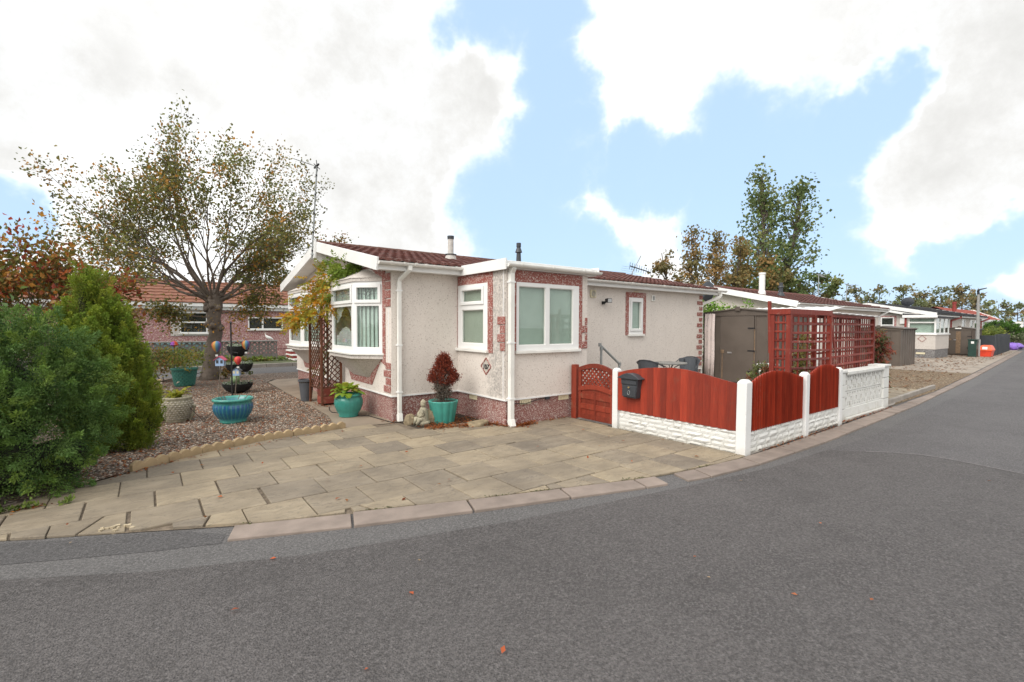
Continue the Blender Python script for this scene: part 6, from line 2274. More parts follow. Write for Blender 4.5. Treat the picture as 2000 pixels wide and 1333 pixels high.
x, y = 3.50, 6.93
b = MB(); blob(b, (x, y, 0.05), (0.12, 0.11, 0.06), 1, z0=0.0); b.build('base', M['statue'], so, smooth=True)
b = MB(); b.lathe(x, y, [(0.085, 0.03), (0.09, 0.10), (0.075, 0.17), (0.065, 0.24), (0.05, 0.285), (0.025, 0.30)], 14, lambda t, i: 1 + 0.10 * math.sin(t * 3 + i)); b.build('body', M['statue'], so, smooth=True)
for sg in (-1, 1):
    b = MB(); b.tube([(x + 0.03 * sg - .02, y + 0.055 * sg, 0.26), (x - 0.03, y + 0.085 * sg, 0.19), (x - 0.08, y + 0.03 * sg, 0.16)], [0.028, 0.026, 0.02], 8); b.build('arm', M['statue'], so, smooth=True)
    b = MB(); b.tube([(x - 0.02, y + 0.04 * sg, 0.11), (x - 0.10, y + 0.055 * sg, 0.12), (x - 0.12, y + 0.05 * sg, 0.02)], [0.042, 0.038, 0.03], 8); b.build('leg', M['statue'], so, smooth=True)
b = MB(); blob(b, (x, y, 0.345), (0.042, 0.045, 0.055), 2, rough=0.05); b.build('head', M['statue'], so, smooth=True)
b = MB(); blob(b, (x + .005, y, 0.375), (0.046, 0.05, 0.035), 4, rough=0.12); b.lathe(x, y, [(0.03, 0.395), (0.02, 0.41), (0.001, 0.43)], 8); b.build('hat', M['statue'], so, smooth=True)
r1 = MB(); blob(r1, (3.68, 6.98, 0.09), (0.13, 0.11, 0.16), 7, 14, 9, 0.10, 0.0)
tag(r1.build('rock', M['stone'], smooth=False), 'rounded mossy tan rock between the statue and the teal pot', 'rock', 'rocks in the corner bed')
r1 = MB(); blob(r1, (3.37, 7.12, 0.06), (0.10, 0.10, 0.11), 17, 14, 9, 0.12, 0.0)
tag(r1.build('rock', M['stone'], smooth=False), 'grey-green rock behind the small statue beside the downpipe', 'rock', 'rocks in the corner bed')
r1 = MB()
fp = [(3.98, 6.33), (4.12, 6.22), (4.32, 6.28), (4.36, 6.42), (4.22, 6.50), (4.02, 6.46)]
r1.add([(x, y, 0.0) for x, y in fp] + [(x, y, 0.045 + 0.03 * ((i * 7) % 3) / 2 + (0.03 if i in (2, 3) else 0)) for i, (x, y) in enumerate(fp)] + [(4.17 + (x - 4.17) * .6, 6.37 + (y - 6.37) * .6, 0.085 + 0.02 * (i in (2, 3))) for i, (x, y) in enumerate(fp)],
       [tuple(range(5, -1, -1))] + [(i, (i + 1) % 6, 6 + (i + 1) % 6, 6 + i) for i in range(6)] + [(6 + i, 6 + (i + 1) % 6, 12 + (i + 1) % 6, 12 + i) for i in range(6)] + [tuple(range(12, 18))])
tag(r1.build('rock', M['stone'], bevel=0.02), 'long flat tan stone lying in front of the teal conifer pot', 'rock', 'rocks in the corner bed')
cb_ = root('garden_hose', (2.9, 8.1, 0.014), 'thin black cable looping on the path beside the teal pot', 'cable')
b = MB(); b.tube([tuple(G(px, py) + np.array([0, 0, .022])) for px, py in ((643, 797), (643, 803), (648, 808), (658, 809), (680, 815), (720, 815), (745, 822), (765, 828), (778, 827))], 0.007, 5); b.build('cable', M['black'], cb_)
# ------------------------------------------------------------------ trees and shrubs
def spray_shrub(name, label, cat, lobes, nspray, leaflets, slen, lsize, cols_, upw, seed, core=(0.03, 0.035, 0.02), aspect=0.2, gapcut=0.0, flat=0.6, tipcols=None, corescale=0.80):
    """evergreen of many directed sprays over a lumpy body; lobes are (centre, radii)"""
    g = np.random.default_rng(seed)
    c0 = np.array(lobes[0][0])
    o = root(name, (c0[0], c0[1], 0), label, cat)
    vol = np.array([l[1][0] * l[1][1] + l[1][2] * l[1][0] for l in lobes]); vol = vol / vol.sum()
    P, D, S, C = [], [], [], []
    cnt = 0
    while cnt < nspray:
        li = g.choice(len(lobes), p=vol)
        c, r = np.array(lobes[li][0], float), np.array(lobes[li][1], float)
        n = g.normal(size=3); n /= np.linalg.norm(n)
        p = c + n * r * g.uniform(0.80, 1.03)
        if p[2] < 0.03: continue
        inside = False
        for lj, (c2, r2) in enumerate(lobes):
            if lj != li and (((p - np.array(c2)) / np.array(r2)) ** 2).sum() < 0.62: inside = True
        if inside: continue
        # only sides that could ever be seen get full density
        cnt += 1
        nn = n / r; nn /= np.linalg.norm(nn)
        ax = nn * 1.0 + np.array([0, 0, upw]) + g.normal(size=3) * 0.32; ax /= np.linalg.norm(ax)
        L = slen * g.uniform(0.6, 1.35)
        sd = np.cross(ax, g.normal(size=3)); sd /= np.linalg.norm(sd)
        base_c = np.array(cols_[g.integers(len(cols_))]) * g.uniform(0.75, 1.25)
        tip = base_c * 1.35 if tipcols is None else np.array(tipcols[g.integers(len(tipcols))])
        k = leaflets
        f = g.uniform(0, 1, k) ** 0.7
        wv = (1.05 - f) ** 0.8 * L * 0.26
        off = g.normal(size=(k, 1)) * sd * wv[:, None] + np.cross(ax, sd) * g.normal(size=(k, 1)) * wv[:, None] * flat
        q = p - ax * L * 0.55 + ax * (f * L)[:, None] + off * 0.8
        dd = ax + off / np.maximum(wv[:, None], 1e-4) * 0.55 + g.normal(size=(k, 3)) * 0.35
        P.append(q); D.append(dd); S.append(lsize * g.uniform(0.6, 1.3, k)); C.append(base_c + (tip - base_c) * f[:, None] ** 2 + g.normal(size=(k, 1)) * 0.01)
    P, D, S, C = np.concatenate(P), np.concatenate(D), np.concatenate(S), np.concatenate(C)
    ok = P[:, 2] > 0.015
    foliage('foliage', o, P[ok], D[ok], S[ok], aspect, np.clip(C[ok], 0.004, 1), 'needle', seed)
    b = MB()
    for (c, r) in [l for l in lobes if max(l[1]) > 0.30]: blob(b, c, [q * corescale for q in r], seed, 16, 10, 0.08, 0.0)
    b.build('dark_core', plain(name + '_dark_core', core, 0.95, 0.5, 9.0, 0.9, 25, 0.05), o)  # solid core added against see-through, inner shade put into its dark colour
    return o


gj = random.Random(9)
JUN = [((-1.28, 6.64, 0.78), (0.84, 0.80, 0.88)), ((-1.05, 6.30, 0.30), (0.55, 0.42, 0.32)), ((-0.70, 6.45, 0.28), (0.42, 0.36, 0.30)), ((-1.9, 6.85, 0.7), (0.8, 0.85, 0.85))]
for i in range(46):                         # boughs pushing out of the body
    a, e = gj.uniform(-2.9, 0.5), gj.uniform(-0.35, 1.15)
    q = gj.uniform(0.13, 0.27)
    JUN.append(((-1.24 + 0.80 * math.cos(a) * math.cos(e), 6.64 + 0.80 * math.sin(a) * math.cos(e), max(0.12, 0.76 + 0.86 * math.sin(e))), (q, q, q * gj.uniform(0.7, 1.1))))
spray_shrub('juniper_shrub', 'broad dark green spreading juniper shrub at the corner of the paving', 'shrub',
            JUN,
            560, 360, 0.40, 0.025, [(0.070, 0.140, 0.035), (0.090, 0.165, 0.040), (0.056, 0.118, 0.036), (0.110, 0.175, 0.038)], 0.45, 101, tipcols=[(0.16, 0.27, 0.055), (0.195, 0.285, 0.05), (0.125, 0.225, 0.058)], aspect=0.2, corescale=0.60)
spray_shrub('golden_conifer', 'upright yellow-green conifer with several pointed tips behind the juniper', 'conifer',
            [((x_ - .07, y_, z_), r_) for (x_, y_, z_), r_ in [((-0.34, 7.85, 0.62), (0.34, 0.34, 0.66)), ((-0.50, 7.88, 1.15), (0.22, 0.24, 0.62)), ((-0.14, 7.85, 0.90), (0.22, 0.24, 0.62)), ((-0.36, 7.88, 1.66), (0.11, 0.11, 0.55)), ((-0.52, 7.88, 1.78), (0.075, 0.075, 0.46)), ((0.0, 7.82, 0.55), (0.16, 0.18, 0.52)), ((-0.66, 7.9, 1.40), (0.10, 0.10, 0.4)), ((-0.20, 7.85, 1.40), (0.10, 0.11, 0.45)), ((-0.06, 7.82, 1.08), (0.09, 0.10, 0.42)), ((-0.42, 7.68, 1.20), (0.10, 0.10, 0.50)), ((-0.24, 7.62, 0.9), (0.11, 0.1, 0.5)), ((-0.06, 7.66, 0.55), (0.12, 0.1, 0.5)), ((0.07, 7.75, 0.35), (0.11, 0.11, 0.33))]],
            680, 240, 0.32, 0.026, [(0.14, 0.205, 0.024), (0.18, 0.23, 0.028), (0.10, 0.16, 0.024), (0.20, 0.22, 0.03)], 2.4, 102, core=(0.05, 0.055, 0.018), tipcols=[(0.28, 0.37, 0.04), (0.32, 0.37, 0.045), (0.21, 0.31, 0.04)], aspect=0.2, corescale=0.60)


def leafy_tree(name, label, cat, base, seed, trunk, limbs, maxl, kids, ratio, spread, leaf, cols_, w=None, bark='bark', group=None, wind=(0, 0, 0), per=4, lspread=0.10, aspect=0.35, up=0.15, wob=0.18, leaf_from=0.3, taper=0.4, kind=None, drop=0.0, leafname='leaves'):
    """trunk: polyline with radii; limbs: (start index or point, direction, length, radius)"""
    o = root(name, base, label, cat, group)
    t = Tree(seed)
    bb = Vector(base)
    pts = [bb + Vector(p) for p, r in trunk]
    tr_ = MB(); tr_.tube(pts, [r for p, r in trunk], 10)
    for (st, d, L, r) in limbs:
        p = pts[st] if isinstance(st, int) else bb + Vector(st)
        t.limb(p, d, L, r, 0, maxl, up, wob, kids, spread, ratio, 7, taper, leaf_from, wind)
    tr_.build('trunk', M[bark], o, smooth=True)
    t.mb.build('branches', M[bark], o)
    P, D = t.arrays()
    g = np.random.default_rng(seed)
    if drop:
        k = g.uniform(size=len(P)) > drop
        P, D = P[k], D[k]
    n = len(P)
    Pl = around(g, P, per, lspread)
    Dl = np.repeat(D, per, 0) + g.normal(size=(n * per, 3)) * 0.9
    C = np.repeat(palette(g, n, cols_, w, 0.16), per, 0) * g.uniform(0.75, 1.3, size=(n * per, 1))
    foliage(leafname, o, Pl, Dl, g.uniform(0.65, 1.35, n * per) * leaf, aspect, C, 'leaf', seed)
    return o, n * per


# the autumn tree behind the gravel garden: short knobbly trunk, fan of limbs
gl = random.Random(12)
limbs = []
for ring, (tilt, nf, k0) in enumerate(((0.0, 10, 0.0), (-0.6, 6, 0.5), (0.6, 6, 0.3), (-1.0, 4, 0.5))):
    for i in range(nf):
        th = R(-76 + 148 * (i + k0 * 0.6) / (nf - 0.4)) + gl.uniform(-.06, .06)
        reach = 5.2 - 1.5 * abs(th / R(75)) ** 1.6 + (0.55 if th < R(-35) else 0) - (0.9 if th > R(40) else 0) - 0.5 * abs(tilt) + gl.uniform(-.75, .35)
        dv_ = (math.sin(th), tilt * math.cos(th * .8), math.cos(th) + 0.06)
        limbs.append(((0.14 + 0.15 * math.sin(th), tilt * 0.1, 2.2 + 0.25 * gl.random()), dv_, reach / 1.58, 0.028 + 0.018 * gl.random()))
limbs += [((0.20, 0.0, 1.9), (0.9, 0.3, 0.12), 0.95, 0.022), ((-0.05, -0.1, 1.8), (-0.9, -0.5, 0.05), 0.9, 0.02)]
leafy_tree('autumn_tree', 'broad airy autumn tree with knobbly trunk on the gravel', 'tree', (1.47, 16.35, 0), 77,
           [((0, 0, -0.1), 0.34), ((0.02, 0, 0.12), 0.25), ((0.05, 0, 0.5), 0.20), ((0.10, 0, 1.0), 0.185), ((0.18, 0, 1.35), 0.18), ((0.13, 0, 1.75), 0.175), ((0.14, 0, 2.1), 0.23), ((0.16, 0, 2.4), 0.20), ((0.17, 0, 2.6), 0.08)],
           limbs, 2, [6, 4], 0.50, 0.60, 0.074, [(0.150, 0.165, 0.052), (0.195, 0.195, 0.056), (0.25, 0.20, 0.05), (0.38, 0.20, 0.045), (0.46, 0.22, 0.04), (0.12, 0.108, 0.052)], [0.30, 0.27, 0.16, 0.10, 0.05, 0.12],
           per=11, lspread=0.12, aspect=0.36, drop=0.12, up=0.06, wob=0.19, leaf_from=0.0, taper=0.3)
# knobs on the pollarded trunk head
tree_o = [o for o in col.objects if o.name.startswith('autumn_tree')][0]
kb_ = MB()
for i in range(16):
    a = gl.uniform(0, 6.28); z = gl.uniform(1.3, 2.5)
    blob(kb_, (1.61 + 0.18 * math.cos(a), 16.35 + 0.18 * math.sin(a), z), (0.09, 0.09, 0.10), i, 8, 6, 0.25)
kb_.build('burrs', M['bark'], tree_o, smooth=True)
# low suckers with yellow leaves on the lower trunk
g = np.random.default_rng(55)
P = np.array([2.20, 16.1, 2.25]) + g.normal(size=(150, 3)) * np.array([0.55, 0.4, 0.32])
P2 = np.array([2.05, 16.1, 1.55]) + g.normal(size=(120, 3)) * np.array([0.40, 0.3, 0.2])
P3 = np.array([0.6, 16.1, 1.5]) + g.normal(size=(90, 3)) * np.array([0.5, 0.3, 0.25])
PP = np.concatenate([P, P2, P3])
foliage('sucker_leaves', tree_o, PP, g.normal(size=PP.shape), g.uniform(0.05, 0.09, len(PP)), 0.3, palette(g, len(PP), [(0.42, 0.22, 0.04), (0.34, 0.21, 0.045), (0.22, 0.17, 0.045), (0.5, 0.25, 0.03)]), seed=13)

# red-berried tree at the left
limbs = [((0.0, 0, 1.0), (a * 1.1, y, u), L * 1.08, 0.03) for a, y, u, L in ((-0.9, -0.2, 0.7, 1.25), (-0.6, 0.3, 1.0, 1.25), (-0.2, -0.2, 1.2, 1.3), (0.15, 0.2, 1.2, 1.2), (0.5, -0.1, 0.9, 1.1), (0.8, 0.2, 0.6, 1.1), (-0.4, -0.5, 0.8, 1.1), (0.3, -0.5, 0.8, 1.0), (1.0, -0.1, 0.35, 0.9), (-1.0, 0.1, 0.4, 1.2), (0.0, 0.4, 1.1, 1.2))]
ot, _n = leafy_tree('rowan_tree', 'small tree with red berries and reddening leaves behind the conifer', 'tree', (-1.55, 13.2, 0), 31,
           [((0, 0, -0.1), 0.12), ((0, 0, 0.6), 0.10), ((0.02, 0, 1.1), 0.09), ((0.02, 0, 1.5), 0.03)], limbs, 2, [4, 4], 0.62, 0.85, 0.095,
           [(0.19, 0.17, 0.042), (0.25, 0.15, 0.042), (0.25, 0.05, 0.028), (0.34, 0.10, 0.03), (0.15, 0.17, 0.05), (0.42, 0.20, 0.04)], [0.28, 0.22, 0.12, 0.10, 0.18, 0.10], per=10, lspread=0.15, leaf_from=0.0, aspect=0.32, up=0.12)
# pale green bush at the extreme left behind the juniper
gb_o = root('leafy_bush', (-2.3, 9.3, 0), 'light green broad-leaved bush behind the juniper', 'bush')
g = np.random.default_rng(66)
n = 1500
P = np.array([-2.25, 9.3, 0.95]) + g.normal(size=(n, 3)) * np.array([0.45, 0.4, 0.55]); P = P[P[:, 2] > 0.05]
foliage('leaves', gb_o, P, g.normal(size=P.shape) + [0, -.3, .2], g.uniform(0.09, 0.15, len(P)), 0.3, palette(g, len(P), [(0.14, 0.22, 0.08), (0.20, 0.28, 0.08), (0.10, 0.16, 0.06)]), seed=8)
b = MB()
for k in range(9): b.tube([(-2.25, 9.3, 0), (-2.25 + g.normal() * .3, 9.3 + g.normal() * .3, 1.5)], [0.02, 0.006], 5)
b.build('stems', M['bark_dark'], gb_o)


# ---- far trees
def far_tree(name, label, base, h, w, seed, cols_, n, leaf, lean=(0, 0), trunks=1, group=None, clumps=46, shape='round', bark='bark_dark', aspect=0.4, bare=0.0):
    o = root(name, base, label, 'tree', group)
    g = np.random.default_rng(seed)
    rr_ = random.Random(seed)
    tb_, P, D, C = MB(), [], [], []
    bb = np.array(base, float)
    for t in range(trunks):
        off = (t - (trunks - 1) / 2) * w * 0.42
        tip = bb + np.array([off * 1.0 + lean[0], -off * 0.6 + lean[1], h * (1 - 0.05 * t)])
        bs = bb + np.array([off * 0.30, -off * 0.2, 0])
        q = [tuple(bs + (tip - bs) * f + np.array([g.normal() * 0.02 * h * f * (1 - f), 0, 0])) for f in (0, .2, .4, .6, .8, 1.0)]
        tb_.tube(q, [h * 0.018 * (1 - 0.9 * f) + 0.01 for f in (0, .2, .4, .6, .8, 1.0)], 7)
        for k in range(clumps):
            f = g.uniform(0.12 if shape == 'round' else 0.18, 1.0)
            ax = bs + (tip - bs) * f
            if shape == 'round': rad = w * 0.5 * math.sin(math.pi * min(1, f * 0.8 + 0.17)) ** 0.7
            else: rad = w * 0.42 * (1.06 - f) ** 0.75 * (0.6 if f < .3 else 1.0)
            a = g.uniform(0, 6.28); rd = rad * math.sqrt(g.uniform(0.05, 1))
            c = ax + np.array([rd * math.cos(a), rd * math.sin(a), 0.12 * h * (rd / max(rad, .01)) * 0.6])
            tb_.tube([tuple(ax - np.array([0, 0, 0.04 * h])), tuple(ax * .5 + c * .5), tuple(c)], [h * 0.004, h * 0.003, h * 0.0012], 4, cap=False)
            m = int(n / (clumps * trunks) * g.uniform(0.6, 1.4))
            cl_ = np.array(cols_[g.integers(len(cols_))]) * g.uniform(0.75, 1.25)
            sp_ = h * 0.034 * g.uniform(0.7, 1.4)
            P.append(c + g.normal(size=(m, 3)) * sp_ * np.array([1, 1, 0.85])); D.append(g.normal(size=(m, 3)) + np.array([0.3, 0, 0.2])); C.append(cl_ * g.uniform(0.75, 1.3, size=(m, 1)))
    tb_.build('trunk', M[bark], o)
    P, D, C = np.concatenate(P), np.concatenate(D), np.concatenate(C)
    foliage('crown', o, P, D, leaf * g.uniform(0.6, 1.4, len(P)), aspect, C, 'leaf', seed)
    return o


DKG = [(0.15, 0.205, 0.075), (0.19, 0.235, 0.085), (0.125, 0.17, 0.065), (0.23, 0.245, 0.09)]
BRN = [(0.30, 0.19, 0.075), (0.23, 0.185, 0.075), (0.20, 0.175, 0.075), (0.33, 0.20, 0.07)]
far_tree('poplar_tree', 'tall twin-stemmed green poplar rising behind the homes', (43.8, 20.0, 0), 14.3, 7.4, 41, DKG, 5600, 0.28, lean=(2.0, 0.3), trunks=2, clumps=120, shape='cone', aspect=0.42, bark='bark')
far_tree('brown_thicket_tree', 'russet leafed slender tree left of the poplar', (35.5, 20.5, 0), 8.6, 4.2, 42, BRN, 5200, 0.20, trunks=3, clumps=32, shape='cone', group='russet trees beside the poplar')
far_tree('brown_thicket_tree', 'sparse russet tree nearest the roof ridge beside the poplar', (31.4, 20.0, 0), 6.8, 4.6, 43, BRN, 3600, 0.20, trunks=3, clumps=30, shape='cone', group='russet trees beside the poplar')
far_tree('brown_thicket_tree', 'olive-brown tree at the foot of the poplar', (39.5, 19.6, 0), 8.4, 5.0, 44, BRN + DKG, 5200, 0.22, trunks=2, clumps=36, shape='cone', group='russet trees beside the poplar')
far_tree('hedgerow_tree', 'low dark green tree filling in below the poplar', (45.5, 18.6, 0), 6.4, 7.0, 45, DKG + BRN[1:3], 6000, 0.26, trunks=2, clumps=40)
OLV = [(0.20, 0.23, 0.11), (0.24, 0.23, 0.115), (0.17, 0.195, 0.095), (0.26, 0.20, 0.10)]
far_px = [(1672, 575, 60, 3.6), (1718, 571, 62, 3.6), (1765, 573, 64, 4.4), (1800, 580, 66, 3.8), (1838, 574, 66, 5.0), (1880, 570, 68, 5.6), (1905, 578, 70, 4.4), (1950, 600, 74, 6.0), (1988, 604, 76, 5.0), (1620, 588, 64, 3.4)]
for i, (px, py, X, w) in enumerate(far_px):
    p = PX(px, py, X)
    words = ['small round olive tree left of the dark roof flue', 'round olive tree behind the dark roof flue', 'broad olive tree above the dark grey roof peak', 'low olive tree behind the dark grey roof slope',
             'rounded tree above the dark grey roof, wider than its neighbours', 'tallest rounded tree on the far skyline beside the lamp post', 'olive tree right behind the lamp post', 'low spreading tree beyond the red roof', 'brownish tree beyond the white car port', 'tiny olive tree top above the neighbouring eave']
    far_tree('skyline_tree', words[i], (p[0], p[1], 0), p[2] + 0.3, w, 60 + i, OLV, 1000, 0.26, clumps=40, group='olive trees on the far skyline')
for i, (px, py, Y, w) in enumerate([(248, 530, 40, 5.0), (310, 545, 42, 4.0), (520, 540, 44, 6.0), (470, 535, 43, 5.0), (205, 540, 40, 4)]):
    p = PY(px, py, Y)
    words = ['bare grey-brown tree behind the orange roof, next to the rowan', 'thin bare tree behind the orange roof', 'broad twiggy tree behind the orange roof beside the gable', 'bare grey twiggy tree behind the autumn tree trunk', 'low bare tree behind the conifer tip']
    far_tree('bare_tree', words[i], (p[0], p[1], 0), p[2] + 0.3, w, 80 + i, [(0.13, 0.115, 0.09), (0.10, 0.09, 0.06), (0.13, 0.10, 0.05)], 1500, 0.14, clumps=40, trunks=2, group='bare trees behind the orange roof')


# ---- smaller shrubs
def leaf_shrub(name, label, cat, blobs, n, leaf, cols_, seed, aspect=0.3, dirv=(0, 0, .4), stems=8, w=None, mat='leaf', updir=0.9):
    c0 = np.array(blobs[0][0])
    o = root(name, (c0[0], c0[1], 0), label, cat)
    g = np.random.default_rng(seed)
    P, C = [], []
    for (c, r, share) in blobs:
        m = int(n * share)
        k = max(6, m // 22)
        cen = np.array(c) + g.normal(size=(k, 3)) * np.array(r) * 0.55
        ccol = palette(g, k, cols_, w)
        i = g.integers(k, size=m)
        P.append(cen[i] + g.normal(size=(m, 3)) * np.array(r) * 0.22); C.append(ccol[i] * g.uniform(.75, 1.3, size=(m, 1)))
    P, C = np.concatenate(P), np.concatenate(C)
    ok = P[:, 2] > 0.03
    P, C = P[ok], C[ok]
    foliage('leaves', o, P, g.normal(size=P.shape) * updir + np.array(dirv), leaf * g.uniform(.6, 1.35, len(P)), aspect, C, mat, seed)
    b = MB()
    for k in range(stems):
        c, r, s_ = blobs[k % len(blobs)]
        e = np.array(c) + g.normal(size=3) * np.array(r) * 0.5
        b.tube([(c0[0] + g.normal() * .05, c0[1] + g.normal() * .05, 0), tuple((e + np.array([c0[0], c0[1], 0])) / 2 + g.normal(size=3) * .05), tuple(e)], [0.012, 0.009, 0.004], 4)
    b.build('stems', M['bark_dark'], o)
    return o


p1 = PY(1420, 600, 8.9)
leaf_shrub('green_shrub', 'bright green shrub between the home and the white neighbouring roof', 'shrub', [((15.2, 9.2, 1.75), (0.75, 0.6, 0.55), .6), ((16.6, 9.0, 1.85), (0.7, 0.5, 0.42), .3), ((15.6, 9.1, 0.9), (0.8, 0.6, 0.6), .1)], 3600, 0.10, [(0.16, 0.29, 0.04), (0.22, 0.34, 0.06), (0.10, 0.19, 0.03), (0.26, 0.24, 0.07)], 91, w=[.4, .3, .2, .1])
leaf_shrub('nandina_shrub', 'feathery yellow-green and red shrub behind the arched roadside panels', 'shrub', [((8.75, 3.50, 1.02), (0.20, 0.14, 0.24), .6), ((8.85, 3.55, 1.35), (0.10, 0.08, 0.16), .2), ((8.55, 3.50, 0.75), (0.25, 0.15, 0.2), .2)], 1300, 0.048, [(0.24, 0.22, 0.06), (0.30, 0.20, 0.07), (0.20, 0.09, 0.05), (0.14, 0.15, 0.05), (0.33, 0.27, 0.12)], 92, aspect=0.22)
leaf_shrub('nandina_shrub', 'low red-tinged leafy shrub beside the white pier in the yard', 'shrub', [((8.45, 3.95, 0.88), (0.22, 0.16, 0.12), .7), ((8.25, 4.0, 0.75), (0.2, 0.15, 0.12), .3)], 700, 0.05, [(0.13, 0.15, 0.05), (0.24, 0.10, 0.05), (0.20, 0.19, 0.10)], 93, aspect=0.3)
leaf_shrub('red_leaf_shrub', 'drooping shrub with red upper leaves at the end of the trellis', 'shrub', [((12.75, 3.62, 1.30), (0.25, 0.16, 0.18), .42), ((12.85, 3.60, 0.88), (0.32, 0.16, 0.30), .45), ((12.3, 3.4, 0.35), (0.25, 0.1, 0.25), .13)], 3000, 0.09, [(0.22, 0.045, 0.035), (0.16, 0.12, 0.045), (0.10, 0.12, 0.05), (0.28, 0.10, 0.06)], 94, aspect=0.14, dirv=(0.2, -.3, -0.7))
# rosy bed plants below the tree
leaf_shrub('bed_plants', 'low yellowing plants in the bed at the foot of the autumn tree', 'plants', [((0.3, 16.4, 0.45), (0.7, 0.3, 0.3), .6), ((2.0, 16.3, 0.2), (0.4, 0.2, 0.12), .25), ((-0.4, 15.8, .5), (.4, .3, .3), .15)], 1500, 0.075, [(0.22, 0.17, 0.05), (0.14, 0.15, 0.04), (0.30, 0.15, 0.05), (0.09, 0.11, 0.035)], 95)
# small weeds at the foot of the juniper
leaf_shrub('weed_clump', 'small green weeds and red flowers at the foot of the juniper', 'weeds', [((-1.0, 5.72, 0.05), (0.25, 0.06, 0.03), .8), ((-0.55, 5.70, 0.05), (0.06, 0.04, 0.03), .2)], 260, 0.04, [(0.12, 0.18, 0.04), (0.18, 0.24, 0.05), (0.30, 0.03, 0.02)], 96, w=[.55, .42, .03], stems=2)

# ---- loose leaves and gravel stones
g = np.random.default_rng(5)


def in_poly(P, poly):
    x, y = P[:, 0], P[:, 1]
    ins = np.zeros(len(P), bool)
    n = len(poly)
    for i in range(n):
        x1, y1 = poly[i]; x2, y2 = poly[(i + 1) % n]
        c = ((y1 > y) != (y2 > y)) & (x < (x2 - x1) * (y - y1) / (y2 - y1 + 1e-12) + x1)
        ins ^= c
    return ins


GP = [(-0.5, 6.33), (-0.144, 6.60), (0.199, 6.825), (0.688, 7.11), (1.317, 7.31), (1.854, 7.38), (2.40, 7.47), (2.38, 7.9), (2.50, 8.6), (2.56, 10.2), (2.58, 12.0), (2.6, 14), (-1.5, 14), (-0.9, 8)]
N = 30000
u_ = g.uniform(0, 1, N) ** 1.8
P = np.stack([g.uniform(-1.6, 2.65, N), 6.3 + u_ * 7.7], 1)
P = P[in_poly(P, GP)]
n = len(P)
s = g.uniform(0.008, 0.019, n) * (1 + 0.25 * (P[:, 1] > 10))
ang = g.uniform(0, 6.28, n)
vx = np.stack([np.cos(ang), np.sin(ang)], 1)
el = g.uniform(0.6, 1.0, n)
verts = np.zeros((n, 6, 3))
for k, (a, b_, z) in enumerate(((1, 0, 0.35), (0, 1, 0.35), (-1, 0, 0.35), (0, -1, 0.35), (0, 0, 1.0), (0.1, 0.1, -0.2))):
    verts[:, k, 0] = P[:, 0] + s * (a * vx[:, 0] - b_ * vx[:, 1] * el)
    verts[:, k, 1] = P[:, 1] + s * (a * vx[:, 1] + b_ * vx[:, 0] * el)
    verts[:, k, 2] = 0.010 + s * z * 0.9
tri = np.array([(0, 1, 4), (1, 2, 4), (2, 3, 4), (3, 0, 4)])
me = bpy.data.meshes.new('gravel_stones')
me.vertices.add(6 * n); me.loops.add(12 * n); me.polygons.add(4 * n)
me.vertices.foreach_set('co', verts.astype(np.float32).ravel())
me.loops.foreach_set('vertex_index', (tri[None] + (np.arange(n) * 6)[:, None, None]).astype(np.int32).ravel())
me.polygons.foreach_set('loop_start', (np.arange(4 * n) * 3).astype(np.int32)); me.polygons.foreach_set('loop_total', np.full(4 * n, 3, np.int32))
ca = me.color_attributes.new('Col', 'FLOAT_COLOR', 'POINT')
cl_ = palette(g, n, [(0.34, 0.28, 0.225), (0.24, 0.185, 0.145), (0.43, 0.37, 0.31), (0.20, 0.12, 0.08), (0.14, 0.115, 0.095), (0.32, 0.20, 0.13)], None, 0.2)
ca.data.foreach_set('color', np.repeat(np.concatenate([cl_, np.ones((n, 1))], 1), 6, 0).astype(np.float32).ravel())
me.update(calc_edges=True); me.materials.append(M['chip'])
tag(link('gravel_stones', me), 'loose mixed brown and grey gravel stones of the garden bed', 'gravel', kind='stuff')

ORG = [(0.36, 0.095, 0.022), (0.28, 0.07, 0.02), (0.42, 0.15, 0.035), (0.20, 0.06, 0.025), (0.30, 0.13, 0.05)]


def litter(name, label, P, z, size, seed, cols_=ORG, lift=0.012):
    gg = np.random.default_rng(seed)
    n = len(P)
    P3 = np.concatenate([P, np.full((n, 1), z) + gg.uniform(0.001, lift, (n, 1))], 1)
    D = gg.normal(size=(n, 3)) * np.array([1, 1, 0.16])
    me_ = leaf_mesh(name, P3, D, size * gg.uniform(0.55, 1.3, n), 0.32, palette(gg, n, cols_, None, .2), M['leaf'], (0, 0, 0), 0.10, seed, 0.12)
    return tag(link(name, me_), label, 'leaves', kind='stuff')


N = 5200
P = np.stack([g.uniform(-1.0, 2.65, N), 6.3 + g.uniform(0, 1, N) ** 1.3 * 10.5], 1)
P = P[in_poly(P, GP + []) | (P[:, 1] > 14)]
litter('leaf_litter', 'fallen orange leaves scattered over the gravel bed', P, 0.016, 0.042, 1)
